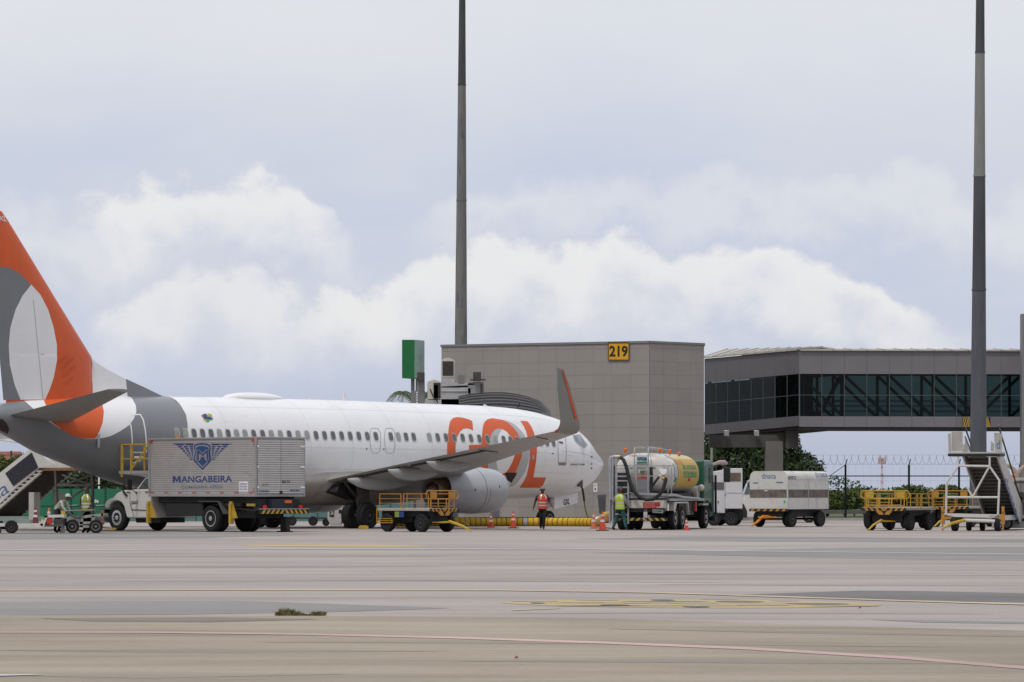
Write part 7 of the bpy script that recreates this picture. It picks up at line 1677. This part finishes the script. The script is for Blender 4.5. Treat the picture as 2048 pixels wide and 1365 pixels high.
# ================================================================ people
def skin_body(J, Ed, rad, root):
    me = bpy.data.meshes.new('b'); me.from_pydata(J, Ed, []); ob = bpy.data.objects.new('b', me); COL.objects.link(ob)
    md = ob.modifiers.new('s', 'SKIN'); md.use_smooth_shade = True; md.branch_smoothing = .5
    sv = me.skin_vertices[0].data
    for i, r in enumerate(rad): sv[i].radius = r if isinstance(r, tuple) else (r, r); sv[i].use_root = (i == root)
    ob.modifiers.new('d', 'SUBSURF').levels = 2
    bpy.context.view_layer.update(); r = bpy.data.meshes.new_from_object(ob.evaluated_get(bpy.context.evaluated_depsgraph_get()))
    bpy.data.objects.remove(ob); return r
SKIN = mat('dark brown skin', (.11, .055, .035), .55, var=.1); BOOT = mat('black boots', (.015, .015, .016), .6)
def person(px, py, yaw, label, joints, cloth, cap=None, vest=None, h=1.0):
    """joints in metres, facing -y before yaw: hip, chest, neck, head, then l/r shoulder, elbow, wrist, knee, ankle"""
    o = G(px, py); t = empty('person', o, R(yaw)); tag(t, label, 'person')
    j = {k: Vector(v) for k, v in joints.items()}
    names = ['hip', 'waist', 'chest', 'neck', 'chin', 'head', 'crown']; rad = [(.155, .115), (.145, .11), (.175, .115), .056, .062, (.080, .097), (.06, .07)]
    J = [j[n] for n in names]; Ed = [(0, 1), (1, 2), (2, 3), (3, 4), (4, 5), (5, 6)]
    for s_ in 'lr':
        b0 = len(J); J += [j[s_+'sh'], j[s_+'el'], j[s_+'wr'], j[s_+'wr']+(j[s_+'wr']-j[s_+'el']).normalized()*.075]; rad += [.072, .054, .034, (.038, .022)]
        Ed += [(2, b0), (b0, b0+1), (b0+1, b0+2), (b0+2, b0+3)]
        b0 = len(J); fd = j.get(s_+'toe', j[s_+'an']+Vector((0, -.17, -.05))); J += [j[s_+'hp'], j[s_+'kn'], j[s_+'an'], fd]; rad += [.112, .082, .058, (.048, .034)]
        Ed += [(0, b0), (b0, b0+1), (b0+1, b0+2), (b0+2, b0+3)]
    me = skin_body([tuple(v) for v in J], Ed, rad, 0)
    bm = bmesh.new(); bm.from_mesh(me); bpy.data.meshes.remove(me)
    # fingers and thumb, nose: rooted in the same mesh
    X = MB()
    for s_ in 'lr':
        w = j[s_+'wr']; d = (w-j[s_+'el']).normalized(); sx = 1 if s_ == 'l' else -1
        palm = w+d*.085; ac = Vector((0, 1, 0)); ac = (ac-d*ac.dot(d)).normalized(); inn = d.cross(ac).normalized(); inn = inn if inn.x*sx < 0 else -inn
        for k, L_ in enumerate((.062, .075, .070, .055)):
            b0 = palm+ac*(-.028+.019*k); X.tube([b0, b0+d*L_*.5+inn*.006, b0+d*L_*.9+inn*.022, b0+d*L_+inn*.034], [.0095, .009, .008, .006], 6)
        b0 = w+d*.03-ac*.03; X.tube([b0, b0-ac*.02+d*.03+inn*.008, b0-ac*.022+d*.06+inn*.018], [.011, .010, .008], 6)
    hd = j['head']; fw = Vector((j.get('face', (0, -1, 0)))).normalized(); sd_ = Vector((-fw.y, fw.x, 0))
    X.tube([hd+fw*.085+Vector((0, 0, .03)), hd+fw*.108-Vector((0, 0, .01)), hd+fw*.085-Vector((0, 0, .02))], [.008, .016, .010], 6)
    for k in (-1, 1): X.ball(hd+sd_*k*.08, .022, 8, sc=(.5, 1, 1.4))
    X.bx(0, 0, 0, 0, 0, 0) if False else None
    tmp = bpy.data.meshes.new('x'); tmp.from_pydata(X.v, [], X.f); bm.from_mesh(tmp); bpy.data.meshes.remove(tmp)
    me = bpy.data.meshes.new('body'); bm.to_mesh(me); bm.free()
    mats = [cloth['trousers'], cloth['shirt'], SKIN, BOOT]
    for m in mats: me.materials.append(m)
    hz = j['hip'].z
    for p in me.polygons:
        c = p.center; mi = 1
        if c.z < .13: mi = 3
        elif c.z < hz+.03 and all((c-j[s_+'wr']).length > .2 and (c-j[s_+'el']).length > .1 for s_ in 'lr'): mi = 0
        if c.z > j['neck'].z-.01: mi = 2
        for s_ in 'lr':
            e, w = j[s_+'el'], j[s_+'wr']; d = (w-e).normalized(); k = (c-w).dot(d)
            if k > -.02 and (c-w-d*k).length < .09 and k < .2: mi = 2
            if cloth.get('short') and (c-e).dot(d) > -.04 and (c-e-d*(c-e).dot(d)).length < .09 and (c-e).dot(d) < .45: mi = 2
        p.material_index = mi
    me.polygons.foreach_set('use_smooth', [True]*len(me.polygons))
    bo = bpy.data.objects.new('body', me); COL.objects.link(bo); bo.parent = t
    # eyes
    b = MB()
    for k in (-1, 1): b.ball(hd+fw*.083+sd_*k*.032+Vector((0, 0, .025)), .011, 8)
    b.build('eyes', WHITEL, bo); b = MB(); b.tube([hd+fw*.088-sd_*.022-Vector((0, 0, .052)), hd+fw*.094-Vector((0, 0, .055)), hd+fw*.088+sd_*.022-Vector((0, 0, .052))], .006, 5); b.build('mouth', mat('lips', (.10, .03, .025), .5), bo)
    if cap:
        b = MB(); b.ball(hd+Vector((0, 0, .045)), .108, 16, sc=(1, 1, .95)); b.v = [(x, y, max(z, hd.z+.03)) for x, y, z in b.v]; b.lathe([(.112, -.01), (.120, 0), (.112, .01)], hd+Vector((0, 0, .035))+fw*.03, (0, 0, 1), 16)
        b.build('helmet' if cap[1] else 'cap', cap[0], bo)
        if len(cap) > 2:
            b = MB()
            for k in (-1, 1): b.ball(hd+sd_*k*.10, .045, 10, sc=(.6, 1, 1.2))
            b.build('ear_muff', cap[2], bo)
    else:
        b = MB(); b.ball(hd+Vector((0, .012, .03)), .098, 14); b.v = [(x, y, max(z, hd.z+.035)) for x, y, z in b.v]; b.build('hair', BLACK, bo)
    if vest:
        vm, band = vest; b = MB(); n = 24
        up = (j['chest']-j['hip']).normalized(); sh = (j['lsh']-j['rsh']).normalized(); dp = up.cross(sh).normalized()
        L_ = (j['neck']-j['hip']).length
        lv = [(-.10, .212, .160, 0), (-.02, .207, .157, 0), (.02, .205, .155, 1), (.075, .203, .152, 1), (.075, .203, .152, 0), (.12, .203, .152, 0), (.14, .204, .152, 1), (.195, .207, .154, 1), (.195, .207, .154, 0), (.30, .222, .158, 0), (.40, .228, .155, 0), (.455, .18, .130, 0), (L_-.01, .085, .075, 0)]
        vs = []
        for d, a, c, _ in lv:
            for i in range(n):
                g = 2*math.pi*i/n; vs.append(j['hip']+up*d+sh*(math.cos(g)*a)+dp*(math.sin(g)*c))
        for i in range(len(lv)-1):
            for q in range(n):
                mi = 1 if (lv[i][3] and lv[i+1][3]) else (1 if (i > 8 and q in (4, 8, 16, 20)) else 0)
                b.f.append([i*n+q, i*n+(q+1) % n, (i+1)*n+(q+1) % n, (i+1)*n+q]); b.m.append(mi)
        b.v = [tuple(v) for v in vs]; b.build('safety_vest', [vm, band], bo, smooth=60)
    return t
def std(**k):
    d = dict(hip=(0, 0, .96), waist=(0, 0, 1.10), chest=(0, 0, 1.33), neck=(0, 0, 1.50), chin=(0, -.01, 1.57), head=(0, -.02, 1.66), crown=(0, 0, 1.735),
             lsh=(.19, 0, 1.42), rsh=(-.19, 0, 1.42), lel=(.25, .03, 1.14), rel=(-.25, .03, 1.14), lwr=(.28, -.04, .90), rwr=(-.28, -.04, .90),
             lhp=(.09, 0, .90), rhp=(-.09, 0, .90), lkn=(.10, -.02, .50), rkn=(-.10, -.02, .50), lan=(.10, .02, .09), ran=(-.10, .02, .09))
    d.update(k); return d
BANDM = mat('reflective tape', (.62, .62, .64), .3, .2); VOR = mat('orange vest', (.62, .085, .03), .6, var=.12, scale=8); VYE = mat('lime yellow vest', (.42, .54, .03), .6, var=.12, scale=8)
NAVY = mat('navy cloth', (.02, .022, .035), .8, var=.2); TEALC = mat('green work trousers', (.015, .085, .09), .8, var=.2, scale=6); LILAC = mat('grey lilac shirt', (.24, .22, .27), .8, var=.15, scale=6)
DKC = mat('black trousers', (.018, .018, .02), .8, var=.2)
# man in the orange vest walking towards the viewer
person(1085, 1059.5, 4, 'worker in orange reflective vest and black trousers walking in front of the yellow hose',
       std(lan=(.03, -.10, .09), lkn=(.06, -.10, .50), ran=(-.06, .22, .14), rkn=(-.06, .02, .50), rtoe=(-.06, .08, .05), lel=(.30, .02, 1.17), lwr=(.40, -.10, .97), rel=(-.30, .05, 1.18), rwr=(-.36, .02, .93)),
       dict(trousers=DKC, shirt=NAVY, short=True), (mat('grey cap', (.20, .20, .23), .5), False, mat('tan muff', (.3, .22, .12), .6)), (VOR, BANDM))
# man in lime vest seen from behind, striding to the right
t = person(1240, 1061, 150, 'worker in lime vest and green trousers striding behind the tanker seen from behind',
       std(lan=(.30, .06, .09), ltoe=(.30, -.12, .04), lkn=(.20, -.10, .50), ran=(-.30, .04, .10), rtoe=(-.3, -.13, .05), rkn=(-.16, -.05, .50), lel=(.30, .03, 1.15), lwr=(.32, -.12, .93), rel=(-.27, -.03, 1.15), rwr=(-.30, -.16, .95), face=(-.7, -.7, 0)),
       dict(trousers=TEALC, shirt=LILAC), (mat('green cap', (.05, .13, .12), .7), False, RED), (VYE, BANDM))
b = MB(); 
for x in (-.115, .145): b.lathe([(.082, -.02), (.084, .02)], (x, -.04, .66), (0, 0, 1), 14)
b.f = [g for g in b.f if len(g) == 4]; b.m = b.m[:len(b.f)]; b.build('knee_band', BANDM, [k for k in kids(t) if k.name.startswith('body')][0], fix=False)
# two workers by the belt loader on the left
person(117, 1066.5, 70, 'stooping worker in white helmet beside the belt loader',
       std(hip=(0, .12, .90), waist=(0, .03, 1.02), chest=(0, -.16, 1.17), neck=(0, -.30, 1.27), chin=(0, -.36, 1.31), head=(0, -.40, 1.37), crown=(0, -.40, 1.44), lsh=(.18, -.22, 1.22), rsh=(-.18, -.22, 1.22), lel=(.22, -.30, .98), rel=(-.22, -.30, .98), lwr=(.18, -.45, .82), rwr=(-.18, -.45, .82), lhp=(.09, .10, .85), rhp=(-.09, .10, .85), lkn=(.10, -.06, .48), rkn=(-.10, .0, .48), lan=(.10, .05, .09), ran=(-.1, .12, .09)),
       dict(trousers=DKC, shirt=mat('pale work shirt', (.38, .40, .33), .8, var=.25, scale=8)), (mat('helmet white', (.5, .5, .48), .4), True), None)
person(173, 1066.5, -25, 'worker in lime vest and navy sleeves standing behind the belt loader',
       std(lel=(.28, .06, 1.15), rel=(-.28, .06, 1.15), lwr=(.2, -.1, .98), rwr=(-.2, -.1, .98)), dict(trousers=DKC, shirt=NAVY), None, (mat('dull lime vest', (.26, .29, .04), .6, var=.2, scale=8), BANDM))
